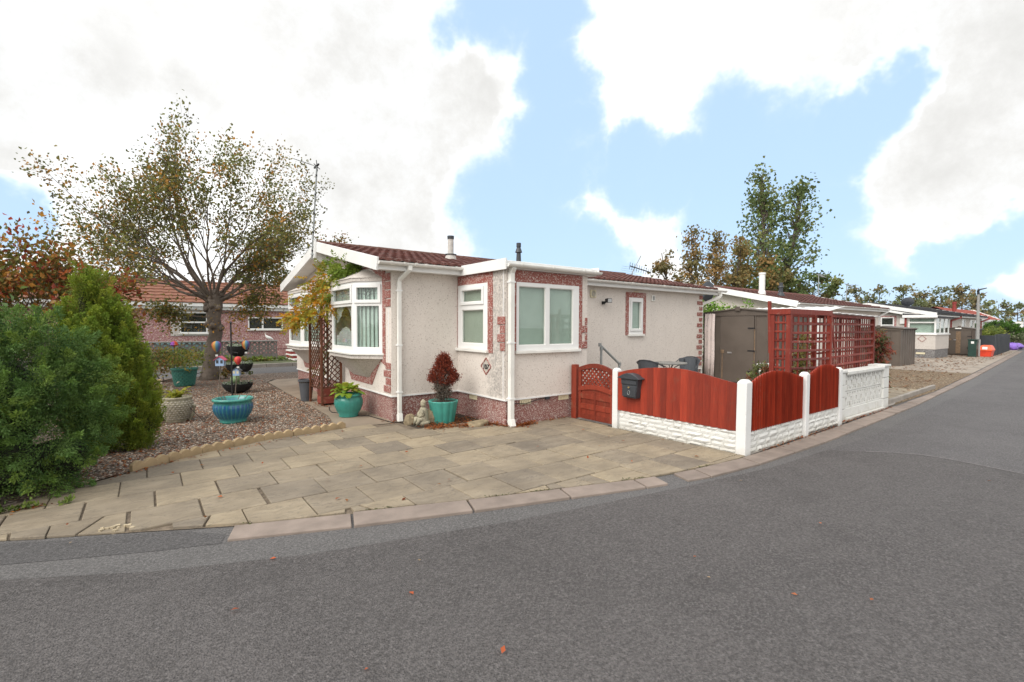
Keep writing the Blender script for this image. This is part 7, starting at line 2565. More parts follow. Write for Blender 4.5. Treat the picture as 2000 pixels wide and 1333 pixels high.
# drift of leaves in the corner bed and against the porch plinth
Q = []
for (a, b_, w, m) in (((3.40, 6.60), (4.45, 6.30), 0.07, 700), ((3.5, 6.85), (4.3, 6.8), 0.14, 420), ((4.50, 5.93), (5.0, 5.97), 0.035, 280), ((4.45, 5.97), (4.40, 6.3), 0.03, 70), ((5.2, 5.98), (5.75, 6.0), 0.02, 40), ((4.6, 5.86), (4.9, 5.9), 0.05, 50)):
    t = g.uniform(0, 1, m)[:, None]
    Q.append(np.array(a) * (1 - t) + np.array(b_) * t + g.normal(size=(m, 2)) * w)
litter('leaf_drift', 'drift of orange leaves along the foot of the porch and corner bed', np.concatenate(Q), 0.02, 0.042, 2, lift=0.035)
Q = []
for (a, b_, w, m) in (((9.1, 2.99), (11.6, 3.03), 0.025, 260), ((6.2, 2.90), (8.9, 2.96), 0.03, 170), ((2.70, 9.55), (2.68, 10.3), 0.04, 40), ((0.2, 6.72), (2.2, 7.33), 0.03, 60), ((-0.3, 6.35), (0.2, 6.7), 0.03, 40), ((-1.3, 5.62), (-0.6, 5.78), 0.03, 50), ((2.7, 9.6), (3.0, 9.6), .03, 30), ((3.25, 7.35), (3.05, 7.6), .02, 25)):
    t = g.uniform(0, 1, m)[:, None]
    Q.append(np.array(a) * (1 - t) + np.array(b_) * t + g.normal(size=(m, 2)) * w)
litter('leaf_drift', 'thin line of fallen leaves along the fence foot, kerb and edging', np.concatenate(Q), 0.022, 0.036, 3)
P = np.stack([g.uniform(-1.0, 5.7, 130), g.uniform(3.2, 7.2, 130)], 1)
P = P[P[:, 1] > np.array([interp(KI, x) + .1 for x in P[:, 0]])]
litter('loose_leaves', 'few single fallen leaves lying on the paving slabs', P[:46], 0.034, 0.045, 4)
Q = np.array([G(px, py)[:2] for px, py in ((540, 1095), (135, 1066), (1388, 1134), (1360, 1091), (1600, 1026), (1450, 943), (980, 1285), (1558, 1168), (818, 1098), (1928, 942), (720, 1310), (1700, 1180), (800, 1160), (450, 1200))])
litter('road_leaves', 'few single bright leaves lying on the tarmac road', Q, 0.012, 0.036, 6, [(0.55, 0.13, 0.05), (0.42, 0.14, 0.06), (0.45, 0.33, 0.2)])
N = 2600
P = np.stack([g.uniform(12.5, 44, N), g.uniform(3.3, 7.6, N)], 1)
litter('leaf_litter', 'brown leaves strewn over the neighbouring drives', P[P[:, 1] > 3.4 + (P[:, 0] - 12) * 0.055], 0.018, 0.10, 7, [(0.22, 0.10, 0.045), (0.16, 0.09, 0.05), (0.30, 0.16, 0.08)])
# moss in the joints by the kerb
N = 900
t = g.uniform(0, 1, N)
xx = 0.6 + t * 4.6
P = np.stack([xx, np.array([interp(KI, x) for x in xx]) + g.normal(size=N) * 0.012], 1)
k = np.sin(xx * 5.1) + np.sin(xx * 13.0) > 0.6
litter('joint_moss', 'small green moss tufts growing along the kerb joint', P[k], 0.018, 0.020, 8, [(0.10, 0.13, 0.03), (0.07, 0.09, 0.025), (0.14, 0.11, 0.05)], 0.016)
# ------------------------------------------------------------------ neighbouring homes and street things
def simple_home(name, label, x0, x1, y0, y1, ze, zr, wall, plinth, tile, trim='trim', ov=0.25, zb=0.43, xv0=None, rows_=9, tilew=0.33, ntile=True, hole=None, cat='park home'):
    """home whose ridge runs along X; front long wall at y0, gables at x0 and x1"""
    o = root(name, (x0, y0, 0), label, cat)
    yr = (y0 + y1) / 2
    w = MB()
    w.panel((x0, y0, 0), (1, 0, 0), (0, -1, 0), (0, x1 - x0, zb, ze), hole or [], -0.12, 0.0)
    w.panel((x1, y1, 0), (-1, 0, 0), (0, 1, 0), (0, x1 - x0, zb, ze), [], -0.12, 0.0)
    zg = ze + (zr - ze) * 0.92
    for xx in (x0, x1 - 0.12):
        w.prism([(y0 + .121, zb), (y1 - .121, zb), (y1 - .121, ze + .03), (yr, zg), (y0 + .121, ze + .03)], lambda a, c, e: (e, a, c), xx, xx + 0.12)
    w.build('wall', wall, o)
    b = MB(); b.box(x0 + .02, x1 - .02, y0 + .02, y1 - .02, -0.05, zb - .002); b.build('plinth', plinth, o)
    ye = y0 - ov
    L = math.hypot(yr - ye, zr - ze - .1)
    syy, szz = (yr - ye) / L, (zr - ze - .1) / L
    xa, xb = (xv0 if xv0 is not None else x0 - 0.3), x1 + 0.3

    def rp(x, t, h, back=False):
        y = ye + syy * t - szz * h; z = ze + .1 + szz * t + syy * h
        return (x, 2 * yr - y if back else y, z)
    d = MB()
    for back in (False, True):
        vs = [rp(x, t, h, back) for x in (xa + .03, xb - .03) for t in (0, L) for h in (-0.06, 0.0)]
        d.add(vs, [(0, 1, 3, 2), (4, 6, 7, 5), (0, 4, 5, 1), (2, 3, 7, 6), (1, 5, 7, 3), (0, 2, 6, 4)])
    rf = d.build('roof', M[trim], o)
    t = MB()
    nw = int((xb - xa) / tilew)
    for back in (False, True):
        K = nw * 4
        for r in range(rows_):
            vs = []
            for tt, h in ((r * L / rows_, 0.006), (r * L / rows_, 0.045), ((r + 1) * L / rows_, 0.012)):
                for k in range(K + 1):
                    s = k / K
                    wv = 0.016 * (0.5 - 0.5 * math.cos(s * nw * 2 * math.pi))
                    vs.append(rp(xa + .03 + (xb - xa - .06) * s, tt, h + wv, back))
            t.add(vs, [(j * (K + 1) + k, j * (K + 1) + k + 1, (j + 1) * (K + 1) + k + 1, (j + 1) * (K + 1) + k) for j in range(2) for k in range(K)])
    q = t.build('roof_tiles', tile, rf); q['kind'] = 'stuff'
    b = MB(); b.tube([(xa + .02, yr, zr + .02), (xb - .02, yr, zr + .02)], 0.09, 8); b.build('ridge', tile, rf)
    for xx in (xa, xb - .03):
        for back in (False, True):
            b = MB(); b.prism([rp(0, tt, h, back)[1:] for tt, h in ((-.02, -.15), (-.02, .055), (L - .002, .055), (L - .002, -.15))], lambda a, c, e: (e, a, c), xx, xx + .03); b.build('verge_board', M[trim], rf)
    b = MB(); b.box(xa + .031, xb - .031, ye + .01, ye + .035, ze - .04, ze + .10); b.build('fascia', M[trim], o)
    b = MB(); b.box(xa + .031, xb - .031, ye + .036, y0 - .001, ze - .03, ze - .02); b.build('soffit', M['upvc_old'], o)
    return o, rp, L


def small_window(parent, O, U, N, w, h, bars=((0.0, 1.0, 0.0, 1.0),), inside='roller', band=None):
    """panes as fractions (s0,s1,t0,t1) of the window"""
    panes = [(a * w + .05, b_ * w - .05, c * h + .05, d * h - .05) for a, b_, c, d in bars]
    b = MB(); b.panel(O, U, N, (0, w, 0, h), panes, 0.002, 0.05); f = b.build('window', M['upvc'], parent)
    for p in panes:
        g_ = MB(); g_.panel(O, U, N, p, [], 0.018, 0.022); g_.build('pane', M['glass'], f)
    b = MB(); b.panel(O, U, N, (0.03, w - .03, 0.03, h - .03), [], 0.0005, 0.004); b.build('blind_or_dark_room', M[inside], f)  # dark_in puts the unlit room into this sheet's colour, fabrics are blinds
    b = MB(); b.panel(O, U, N, (-.04, w + .04, -.05, 0), [], 0.002, 0.09); b.build('sill', M['upvc_old'], f)
    return f


# second home, directly beyond the shed
n2, rp2, L2 = simple_home('park_home', 'pale park home with white gable boards beyond the red trellis', 18.15, 27.2, 7.52, 13.4, 2.32, 3.12, M['dash'], M['dash_plinth'], M['tile'], xv0=17.75)
gutter(n2, 17.8, 27.45, 7.24, 2.41, (20, 22, 24, 26), mat='trim')
downpipe(n2, [(27.2, 7.24, 2.37), (27.2, 7.24, 2.30), (26.9, 7.49, 2.10), (26.9, 7.49, 0.1)], [], 0.07, 'trim')
small_window(n2, (23.2, 7.52, 1.15), (1, 0, 0), (0, -1, 0), 1.5, 1.0, ((0, .5, 0, 1), (.5, 1, 0, 1)), 'roller2')
for (px0, py0, h, r, nm, mt) in ((1488, 573, 0.70, 0.11, 'flue', 'flue'), (1525, 577, 0.50, 0.07, 'soil_vent', 'charcoal')):
    p = PY(px0, py0, 9.0)
    b = MB(); b.lathe(p[0], 9.0, [(r * 1.4, p[2] - 0.25), (r * 1.2, p[2] + 0.05), (r, p[2] + 0.1), (r, p[2] + h), (r * 1.15, p[2] + h + .01), (r * 1.15, p[2] + h + 0.08), (0.001, p[2] + h + .09)] if nm == 'flue' else [(0.16, p[2] - .2), (0.14, p[2]), (0.08, p[2] + .12), (0.07, p[2] + .3), (.11, p[2] + .31), (.07, p[2] + .38), (.07, p[2] + h), (.001, p[2] + h + .01)], 14)
    b.build(nm, M['trim'] if nm == 'flue' else M[mt], n2)
# white awning between the homes
aw = root('white_awning', (16.5, 6.8, 0), 'white corrugated awning roof on posts in front of the neighbouring gable', 'awning')
b = MB()
vs, fs = [], []
K = 40
A0, A1 = PX(1444, 612, 16.2), PX(1613, 601, 17.2)
for k in range(K + 1):
    f = k / K
    x_ = 15.6 + 2.0 * 0
    y_ = 8.6 - f * 2.75
    for xx, zz in ((15.9, 2.02), (17.7, 2.26)): vs.append((xx, y_, zz - 0.02 * f + 0.014 * math.sin(k * 1.6)))
for k in range(K): fs.append((2 * k, 2 * k + 2, 2 * k + 3, 2 * k + 1))
b.add(vs, fs); q = b.build('sheet', M['trim'], aw); sd = q.modifiers.new('solid', 'SOLIDIFY'); sd.thickness = 0.02
for y_ in (8.5, 7.2, 5.95):
    b = MB(); b.box(15.95, 16.01, y_ - .03, y_ + .03, 0, 2.0); b.build('post', M['trim'], aw)
b = MB(); b.box(15.88, 15.93, 5.84, 8.62, 1.95, 2.02); b.build('front_beam', M['trim'], aw)
# little aerials above the second home
for i, (px, pt, pb_) in enumerate(((1598, 538, 580), (1653, 557, 590))):
    p = PY(px, pb_, 10.6)
    top = PY(px, pt, 10.6)
    o = root('television_aerial', (p[0], 10.6, p[2]), ('slender aerial mast above the neighbouring brown roof, nearer the poplar' if i == 0 else 'thin aerial mast with side arm above the neighbouring brown roof'), 'aerial')
    b = MB(); b.tube([(p[0], 10.6, p[2] - 0.6), (p[0], 10.6, top[2])], 0.022, 6); b.build('mast', M['galv'], o)
    b = MB(); b.tube([(p[0] - .1, 10.6, top[2]), (p[0] + (1.2 if i else 0.5), 10.4, top[2] + .04)], 0.014, 5)
    for k in range(6): b.tube([(p[0] + k * .12, 10.6 - .15, top[2] - .1), (p[0] + k * .12, 10.6 + .15, top[2] + .1)], 0.008, 4)
    b.build('yagi', M['galv'], o)

# third home with dark roof and glazed porch
n3, rp3, L3 = simple_home('park_home', 'white park home with dark grey roof, black pipes and glazed porch', 37.2, 48.6, 7.35, 13.3, 2.25, 3.0, M['dash_grey'], M['dash_dark'], M['tile_dark'], xv0=34.9)
gutter(n3, 35.0, 48.9, 7.08, 2.34, (), mat='charcoal')
for x_ in (39.4, 48.2):
    downpipe(n3, [(x_ + 1.2, 7.08, 2.30), (x_ + 1.2, 7.08, 2.2), (x_, 7.32, 2.0), (x_, 7.32, 0.1)], [], 0.08, 'brick')
for x_ in (42.2, 44.6, 45.9):
    small_window(n3, (x_, 7.35, 1.1), (1, 0, 0), (0, -1, 0), 0.9, 1.0, inside='dark_in')
b = MB(); p = PY(1864, 600, 9.2); b.lathe(p[0], 9.2, [(.13, p[2] - .4), (.12, p[2] - .1), (.12, p[2] + .25), (.14, p[2] + .26), (.14, p[2] + .4), (.001, p[2] + .41)], 10); b.build('flue', M['brick'], n3)
# the lean-to extension with its own wall, window and quoins
ex = MB()
ex.panel((33.9, 9.6, 0), (0, -1, 0), (-1, 0, 0), (0, 1.95, 0.43, 2.36), [], -0.1, 0.0)
ex.panel((33.9, 7.65, 0), (1, 0, 0), (0, -1, 0), (0.1, 3.3, 0.43, 2.15), [], -0.1, 0.0)
ex.build('extension_wall', M['dash_grey'], n3)
b = MB(); b.box(33.92, 37.2, 7.67, 9.6, -.05, .43); b.build('extension_plinth', M['dash_dark'], n3)
b = MB(); b.add([(33.6, 7.35, 2.13), (37.4, 7.35, 2.13), (37.4, 10.2, 2.78), (33.6, 10.2, 2.78), (33.6, 7.35, 2.19), (37.4, 7.35, 2.19), (37.4, 10.2, 2.84), (33.6, 10.2, 2.84)], [(3, 2, 1, 0), (4, 5, 6, 7), (0, 1, 5, 4), (1, 2, 6, 5), (2, 3, 7, 6), (3, 0, 4, 7)])
b.build('extension_roof', M['tile_dark'], n3)
b = MB(); b.add([(33.57, 7.33, 2.08), (33.57, 10.2, 2.73), (33.57, 10.2, 2.85), (33.57, 7.33, 2.20), (33.599, 7.33, 2.08), (33.599, 10.2, 2.73), (33.599, 10.2, 2.85), (33.599, 7.33, 2.20)], [(3, 2, 1, 0), (4, 5, 6, 7), (0, 1, 5, 4), (1, 2, 6, 5), (2, 3, 7, 6), (3, 0, 4, 7)])
b.build('extension_verge', M['trim'], n3)
small_window(n3, (33.9, 9.35, 1.30), (0, -1, 0), (-1, 0, 0), 0.62, 0.85, ((0, 1, 0.45, 1), (0, 1, 0, 0.5)), 'dark_in')
b = MB(); b.panel((33.9, 9.35, 0), (0, -1, 0), (-1, 0, 0), (-.07, .72, 1.2, 2.24), [(0, .62, 0, 2.16)], 0.0005, 0.012); b.build('red_band', M['dash_pink'], n3)
b = MB(); b.panel((33.9, 8.45, 0), (0, -1, 0), (-1, 0, 0), (0, .22, 1.78, 2.08), [], 0.001, 0.09); b.build('meter_box', M['upvc'], n3)
for k in range(6):
    b = MB(); b.panel((33.9, 7.65, 0), (0, 1, 0), (-1, 0, 0), (0.0, .28 if k % 2 else .42, 1.25 + .14 * k, 1.36 + .14 * k), [], 0.001, 0.02); b.build('quoin', M['dash_pink'], n3)
# glazed porch
gx0, gx1, gy0, gy1 = 31.9, 34.6, 6.50, 7.62
b = MB(); b.panel((gx0, gy1, 0), (0, -1, 0), (-1, 0, 0), (0, gy1 - gy0, 0.46, 1.20), [], -.1, 0); b.panel((gx0, gy0, 0), (1, 0, 0), (0, -1, 0), (.1, gx1 - gx0, .46, 1.20), [], -.1, 0); b.build('porch_wall', M['dash_grey'], n3)
b = MB(); b.box(gx0 + .02, gx1 - .02, gy0 + .02, gy1, -.05, .459); b.build('porch_plinth', M['dash_dark'], n3)
b = MB(); b.box(gx0 - .05, gx1 + .05, gy0 - .05, gy1, 1.201, 1.26); b.build('porch_sill', M['upvc'], n3)
for (O, U, N, L, bars) in (((gx0, gy1, 1.262), (0, -1, 0), (-1, 0, 0), gy1 - gy0, ((0, 1, 0, .72), (0, 1, .68, 1))), ((gx0 + .051, gy0, 1.262), (1, 0, 0), (0, -1, 0), gx1 - gx0 - .05, ((0, .34, 0, .72), (0, .34, .68, 1), (.33, .67, 0, 1), (.66, 1, 0, 1)))):
    panes = [(a * L + .06, c * L - .06, d * .82 + .05, e * .82 - .05) for a, c, d, e in bars]
    b = MB(); b.panel(O, U, N, (0, L, 0, .82), panes, -.05, 0); f = b.build('porch_window', M['upvc'], n3)
    for p in panes:
        g_ = MB(); g_.panel(O, U, N, p, [], -.03, -.025); g_.build('pane', M['glass'], f)
    b = MB(); b.panel(O, U, N, (0.03, L - .03, 0.02, .80), [], -.16, -.15); b.build('blind_or_dark_room', M['roller2'], f)
b = MB(); b.add([(gx0 - .2, gy0 - .12, 2.06), (gx1 + .3, gy0 - .12, 2.06), (gx1 + .3, gy1 + .2, 2.24), (gx0 - .2, gy1 + .2, 2.24), (gx0 - .2, gy0 - .12, 2.14), (gx1 + .3, gy0 - .12, 2.14), (gx1 + .3, gy1 + .2, 2.32), (gx0 - .2, gy1 + .2, 2.32)], [(3, 2, 1, 0), (4, 5, 6, 7), (0, 1, 5, 4), (1, 2, 6, 5), (2, 3, 7, 6), (3, 0, 4, 7)]); b.build('porch_roof', M['tile_dark'], n3)
b = MB(); b.box(gx0 - .23, gx0 - .201, gy0 - .10, gy1 + .2, 2.085, 2.22); b.build('porch_fascia', M['trim'], n3)
b = MB(); b.tube([(gx0 - .05, gy1 + .1, 2.15), (gx0 - .05, gy1 + .1, .05)], .05, 8); b.build('downpipe', M['brick'], n3)
b = MB(); b.panel((gx0 + .02, gy1, 0), (0, -1, 0), (-1, 0, 0), (.35, .72, .20, .29), [], 0.0, .02); b.build('air_vent', M['cream'], n3)
dmo = MB(); c_ = (gx0 - .01, 7.03, 1.0)
for a_, b__ in (((.17, 0), (0, .17)), ((0, .17), (-.17, 0)), ((-.17, 0), (0, -.17)), ((0, -.17), (.17, 0))): dmo.bar((c_[0], c_[1] + a_[0], c_[2] + a_[1]), (c_[0], c_[1] + b__[0], c_[2] + b__[1]), .02, .012, (1, 0, 0))
dmo.build('wall_emblem', M['dash_red'], n3)
b = MB(); p = PX(1772, 590, 37)
vs, fs = [], []
for i in range(6):
    for k in range(14):
        r_ = .36 * i / 5; a_ = 2 * math.pi * k / 14; vs.append((p[0] + r_ * .25 * math.cos(a_) + .06 * (i / 5) ** 2, p[1] + r_ * math.cos(a_), p[2] + r_ * .75 * math.sin(a_)))
for i in range(5):
    for k in range(14): fs.append((i * 14 + k, i * 14 + (k + 1) % 14, (i + 1) * 14 + (k + 1) % 14, (i + 1) * 14 + k))
ds = root('satellite_dish', (p[0], p[1], p[2] - .4), 'dark satellite dish on the peak of the dark grey roof', 'satellite dish')
b.add(vs, fs); b.build('dish', M['charcoal'], ds); b = MB(); b.tube([(p[0], p[1], p[2]), (p[0] + .15, p[1], p[2] - .5)], .025, 5); b.build('arm', M['charcoal'], ds)

# fourth home with red roof beyond the dark fence
def cross_home():
    o = root('bungalow', (52, 8, 0), 'white home with red tiled roof beyond the dark fence', 'park home')
    b = MB(); b.panel((50.0, 8.6, 0), (1, 0, 0), (0, -1, 0), (0, 13.2, 0, 2.22), [], -.1, 0); b.panel((63.2, 8.6, 0), (0, 1, 0), (1, 0, 0), (.1, 3.4, 0, 2.22), [], -.1, 0); b.build('wall', M['trim'], o)
    K = 60
    t = MB()
    for back in (0, 1):
        for r in range(6):
            vs = []
            for f, h in ((r / 6, 0.0), (r / 6, .05), ((r + 1) / 6, .01)):
                for k in range(K + 1):
                    y_ = 8.3 + 2.0 * f; y_ = 20.6 - y_ if back else y_
                    vs.append((49.6 + 14 * k / K, y_, 2.25 + .95 * f + h + .02 * math.sin(k * math.pi)))
            t.add(vs, [(j * (K + 1) + k, j * (K + 1) + k + 1, (j + 1) * (K + 1) + k + 1, (j + 1) * (K + 1) + k) for j in range(2) for k in range(K)])
    rf = t.build('roof', M['tile_red'], o)
    b = MB(); b.box(49.6, 63.6, 8.27, 8.31, 2.08, 2.27); b.build('fascia', M['trim'], o)
    for sg in (0, 1):
        b = MB(); y_ = 8.25 if sg == 0 else 12.35
        b.bar((63.62, y_, 2.2), (63.62, 10.3, 3.2), .05, .2); b.build('verge_board', M['trim'], rf)
    b = MB(); b.prism([(8.6, 2.22), (12, 2.22), (10.3, 3.1)], lambda a, c, e: (e, a, c), 63.1, 63.2); b.build('gable', M['dash_pink'], o)
    small_window(o, (54.5, 8.6, 1.1), (1, 0, 0), (0, -1, 0), 4.8, 1.0, ((0, .34, 0, 1), (.33, .67, 0, 1), (.66, 1, 0, 1)), 'net')
    small_window(o, (50.4, 8.6, 1.1), (1, 0, 0), (0, -1, 0), 1.6, 1.0, inside='dark_in')


cross_home()
cpo = root('car_port', (70, 8, 0), 'white flat-roofed car port beyond the round bush', 'car port')
b = MB(); b.box(66, 78, 7.2, 9.6, 1.95, 2.15); b.build('roof', M['trim'], cpo)
for x_, y_ in ((66.2, 7.3), (72, 7.3), (77.8, 7.3), (66.2, 9.5), (77.8, 9.5)):
    b = MB(); b.box(x_ - .15, x_ + .15, y_ - .15, y_ + .15, 0, 1.95); b.build('post', M['trim'], cpo)

# sheds along the drive
steel_shed((24.35, 6.03, 0), 1.5, 1.9, 1.50, 1.62, 'grey-brown steel locker shed past the end of the trellis', None, rust=False)
steel_shed((36.7, 5.80, 0), 1.30, 1.7, 1.46, 1.62, 'brown steel shed with worn doors beside the lamp post', (5.95, 6.9), rust=False)
b = MB(); b.box(36.64, 36.655, 6.38, 6.58, .12, 1.36)
s3 = [o for o in col.objects if o.name.startswith('steel_shed')][-1]
b.build('worn_panel', M['rust'], s3)
b = MB(); b.box(36.60, 36.62, 6.35, 6.62, 1.50, 1.56); b.build('name_plate', M['paper'], s3)

# lamp post
lp = root('street_lamp', (36.1, 5.60, 0), 'grey concrete street lamp post with black lantern arm', 'street lamp')
b = MB(); b.tube([(36.1, 5.60, 0), (36.1, 5.60, .95)], .13, 8); b.tube([(36.1, 5.60, .95), (36.08, 5.62, 3.40)], [.085, .055], 8); b.build('post', M['concrete_post'], lp)
b = MB(); b.tube([(36.08, 5.62, 3.38), (36.08, 5.64, 3.58), (36.08, 5.60, 3.62)], .06, 8); b.build('bracket', M['black'], lp)
b = MB(); b.add([(36.0, 5.66, 3.58), (36.16, 5.66, 3.58), (36.18, 5.30, 3.70), (35.98, 5.30, 3.70), (36.03, 5.66, 3.66), (36.13, 5.66, 3.66), (36.13, 5.30, 3.73), (36.03, 5.30, 3.73)], [(3, 2, 1, 0), (4, 5, 6, 7), (0, 1, 5, 4), (1, 2, 6, 5), (2, 3, 7, 6), (3, 0, 4, 7)])
b.build('lantern', M['black'], lp)
# green cabinet
gcb = root('green_cabinet', (35.5, 5.7, 0), 'dark green metal utility cabinet beside the lamp post', 'cabinet')
b = MB(); b.box(35.4, 35.9, 5.52, 5.86, 0, .92); cbx = b.build('body', M['dark_green_metal'], gcb, bevel=.01)
b = MB(); b.box(35.37, 35.93, 5.49, 5.89, .921, .95); b.build('lid', M['dark_green_metal'], gcb)
b = MB(); b.box(35.385, 35.399, 5.62, 5.74, .72, .84); b.build('label_plate', M['paper'], gcb)
# red grit bin
rbn = root('grit_bin', (36.4, 5.28, 0), 'orange-red plastic grit bin at the lamp post foot', 'grit bin')
b = MB()
bxx = lambda z, i: [(36.1 + i, 5.03 + i * .8, z), (36.9 - i, 5.03 + i * .8, z), (36.9 - i, 5.53 - i * .8, z), (36.1 + i, 5.53 - i * .8, z)]
b.add(bxx(0, .06) + bxx(.34, .0), [(3, 2, 1, 0), (4, 5, 6, 7), (0, 1, 5, 4), (1, 2, 6, 5), (2, 3, 7, 6), (3, 0, 4, 7)]); b.build('body', M['red_plastic'], rbn)
b = MB(); b.add(bxx(.341, -.03) + bxx(.39, -.03) + bxx(.58, .05) + bxx(.63, .12), [(3, 2, 1, 0), (12, 13, 14, 15)] + [(r * 4 + k, r * 4 + (k + 1) % 4, r * 4 + 4 + (k + 1) % 4, r * 4 + 4 + k) for r in range(3) for k in range(4)]); b.build('lid', M['red_plastic_lid'], rbn)
b = MB(); b.add([(36.068, 5.20, .41), (36.068, 5.40, .41), (36.115, 5.40, .54), (36.115, 5.20, .54)], [(0, 1, 2, 3)]); b.build('notice', M['paper'], rbn)
# dark fence
df = root('dark_fence', (41, 5.4, 0), 'dark grey boarded garden fence running along the road past the grit bin', 'fence')
n = 12
A, B = np.array([37.7, 5.16]), np.array([46.8, 5.70])
for k in range(n):
    a, c = A + (B - A) * (k / n), A + (B - A) * ((k + .86) / n)
    b = MB(); b.bar((a[0], a[1], .60), (c[0], c[1], .60), .03, 1.1); b.build('panel', M['bin_dark'], df)
    e = A + (B - A) * ((k + .93) / n)
    b = MB(); b.bar((e[0], e[1], 0), (e[0], e[1], 1.2), .09, .09, (0, 1, 0)); b.build('post', M['charcoal'], df)
b = MB(); b.bar((37.68, 5.16, .58), (37.68, 6.0, .58), .03, 1.14); b.build('panel', M['bin_dark'], df)
pu = root('purple_sacks', (50.2, 5.75, 0), 'heap of purple sacks at the far end of the dark fence', 'sacks')
for k in range(4):
    b = MB(); blob(b, (48.6 + k * 1.0, 5.75 + .1 * (k % 2), .22), (.62, .34, .30 - .03 * k), 50 + k, 14, 8, .13, 0.0); b.build('sack', M['purple'], pu)
spray_shrub('round_bush', 'clipped round green bush in front of the red-roofed home', 'bush', [((54.0, 7.0, 1.25), (1.55, 1.1, .78))], 420, 36, .35, .10, [(.06, .13, .02), (.08, .16, .03), (.05, .10, .02)], .4, 120, corescale=.88)
leaf_shrub('variegated_shrub', 'pale grey-green shrub behind the end of the dark fence', 'shrub', [((54.0, 6.35, .75), (1.3, .55, .5), .7), ((56.5, 6.4, .5), (1.2, .5, .4), .3)], 2200, .16, [(.20, .22, .13), (.30, .30, .20), (.12, .15, .07)], 121)
leaf_shrub('fence_shrub', 'yellow-green leafy plants rising over the dark fence', 'shrub', [((41.5, 5.95, 1.15), (1.3, .3, .28), .6), ((44.5, 6.1, 1.2), (1.2, .3, .28), .4)], 1500, .13, [(.16, .20, .04), (.24, .26, .05), (.10, .14, .03)], 122)
leaf_shrub('dark_hedge', 'dark green hedge at the far end of the road', 'hedge', [((62, 6.5, .7), (3.0, .5, .6), 1.0)], 2200, .22, [(.03, .05, .02), (.05, .08, .03)], 123)

# ---- pink home behind the gravel garden
pk, rpp, Lp = simple_home('park_home', 'pink pebbledash park home with orange tiled roof behind the garden', -9.0, 12.0, 25.5, 31.5, 2.42, 3.62, M['dash_pink'], M['dash_pink'], M['tile_orange'], ov=0.30, rows_=7, tilew=.36)
b = MB(); b.box(-9.3, 12.3, 25.32, 25.49, 2.24, 2.375); b.build('frieze_board', M['trim'], pk)
small_window(pk, (1.22, 25.5, 1.20), (1, 0, 0), (0, -1, 0), 1.03, .93, ((0, 1, 0, .54), (0, 1, .50, 1)), 'dark_in')
small_window(pk, (3.86, 25.5, 1.36), (1, 0, 0), (0, -1, 0), 1.50, .58, ((0, .42, 0, 1), (.40, 1, 0, 1)), 'dark_in')
b = MB(); b.panel((0.95, 25.5, 0), (1, 0, 0), (0, -1, 0), (-.05, 1.5, 1.08, 2.26), [(.27, 1.30, 1.20, 2.13)], .0005, .02); b.build('render_surround', M['dash_grey'], pk)
b = MB(); b.prism([(1.08, 1.60), (1.17, 1.75), (1.08, 1.90), (.99, 1.75)], lambda a, c, e: (a, e, c), 25.465, 25.479); b.build('diamond', M['dash_pink'], pk)
# pierced block garden wall in front of it
gw = root('pierced_block_wall', (1.5, 23.5, 0), 'grey pierced concrete block garden wall in front of the pink home', 'wall')
GREYB = plain('grey_screen_block', (.17, .155, .145), .9, .2, 12.0)
b = MB(); b.box(-5.2, 4.72, 23.45, 23.62, 0, .30); b.build('base_course', GREYB, gw)
b = MB(); b.box(-5.2, 4.72, 23.42, 23.65, .861, .90); b.build('coping', M['concrete_post'], gw)
for j in range(2):
    for k in range(28):
        screen_block(gw, (-5.16 + k * .352, 23.48, .301 + j * .28), (1, 0, 0), (0, -1, 0), .352, .279, .09, GREYB)
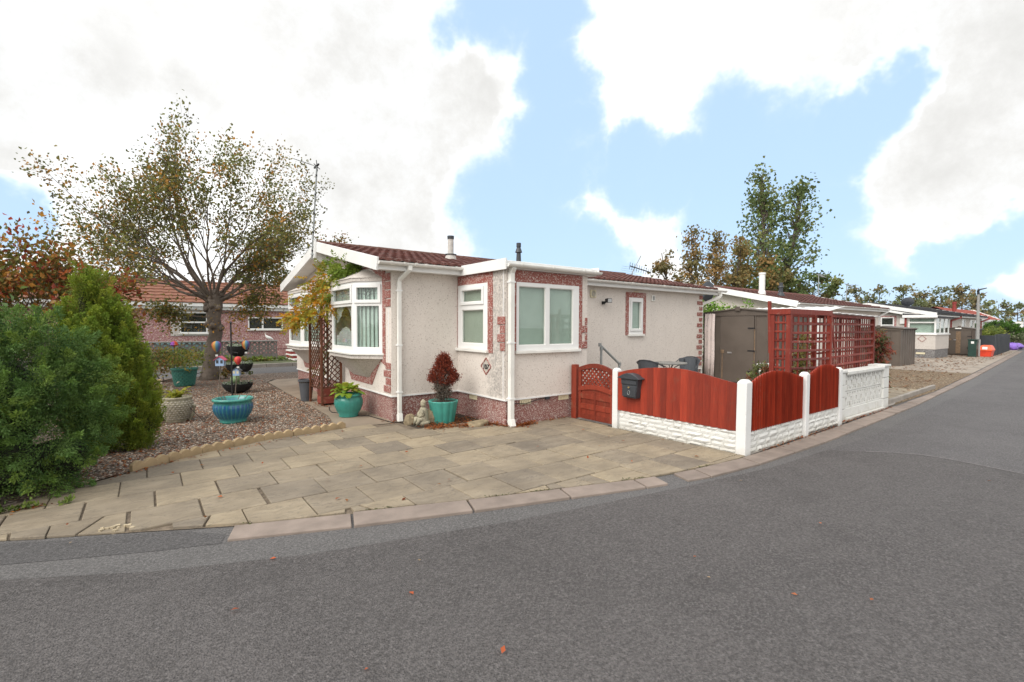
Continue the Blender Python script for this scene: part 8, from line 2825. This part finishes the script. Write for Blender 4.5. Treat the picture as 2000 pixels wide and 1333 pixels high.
# dove ornament on the wall
dv = root('dove_ornament', (4.36, 23.53, .90), 'white dove ornament perched on the grey block wall', 'ornament')
b = MB()
vs, fs = [], []
prof_ = [(-.18, .02, .03), (-.10, .06, .06), (0.0, .09, .075), (.08, .13, .07), (.12, .19, .05), (.13, .25, .045), (.12, .30, .02)]
for (dx_, z_, r_) in prof_:
    for k in range(10):
        a_ = 2 * math.pi * k / 10; vs.append((4.36 - dx_ * 1.0, 23.53 + r_ * math.cos(a_), .93 + z_ + r_ * math.sin(a_)))
for i in range(len(prof_) - 1):
    for k in range(10): fs.append((i * 10 + k, i * 10 + (k + 1) % 10, i * 10 + 10 + (k + 1) % 10, i * 10 + 10 + k))
fs += [tuple(range(9, -1, -1)), tuple(range(60, 70))]
b.add(vs, fs); b.build('body', M['paper'], dv, smooth=True)
b = MB(); b.bar((4.24, 23.53, 1.20), (4.19, 23.53, 1.19), .015, .015); b.build('beak', M['cream'], dv)
b = MB(); b.add([(4.50, 23.48, 1.0), (4.56, 23.53, .95), (4.50, 23.58, 1.0), (4.40, 23.53, 1.07)], [(0, 1, 2), (0, 2, 3)]); b.build('tail', M['paper'], dv)
# steps
stp = root('steps', (5.4, 22.5, 0), 'painted red and white steps beside the grey block wall', 'steps')
for k in range(3):
    z0 = .0 + k * .17
    b = MB(); b.box(4.95, 6.6, 21.4 + k * .35, 22.9, z0, z0 + .11); b.build('riser', M['brick'], stp)
    b = MB(); b.box(4.93, 6.62, 21.37 + k * .35, 22.9, z0 + .111, z0 + .165); b.build('tread', M['masonry_white'], stp)
leaf_shrub('bed_plants', 'strip of bright grass and plants below the grey block wall', 'plants', [((3.4, 22.0, .15), (1.2, .3, .1), .5), ((0.4, 21.5, .45), (1.6, .5, .3), .5)], 1500, .12, [(.14, .20, .04), (.20, .26, .06), (.26, .20, .06)], 130, stems=3)
bb = root('recycling_box', (0.95, 22.9, 0.09), 'pale teal boxes standing behind the grey block wall', 'box')
b = MB(); b.box(0.3, 2.3, 24.2, 24.6, .09, .80); b.build('body', plain('pale_teal_plastic', (.16, .28, .29), .5, .1), bb)

# pebble strip at the fence foot
print('objects', len(col.objects))
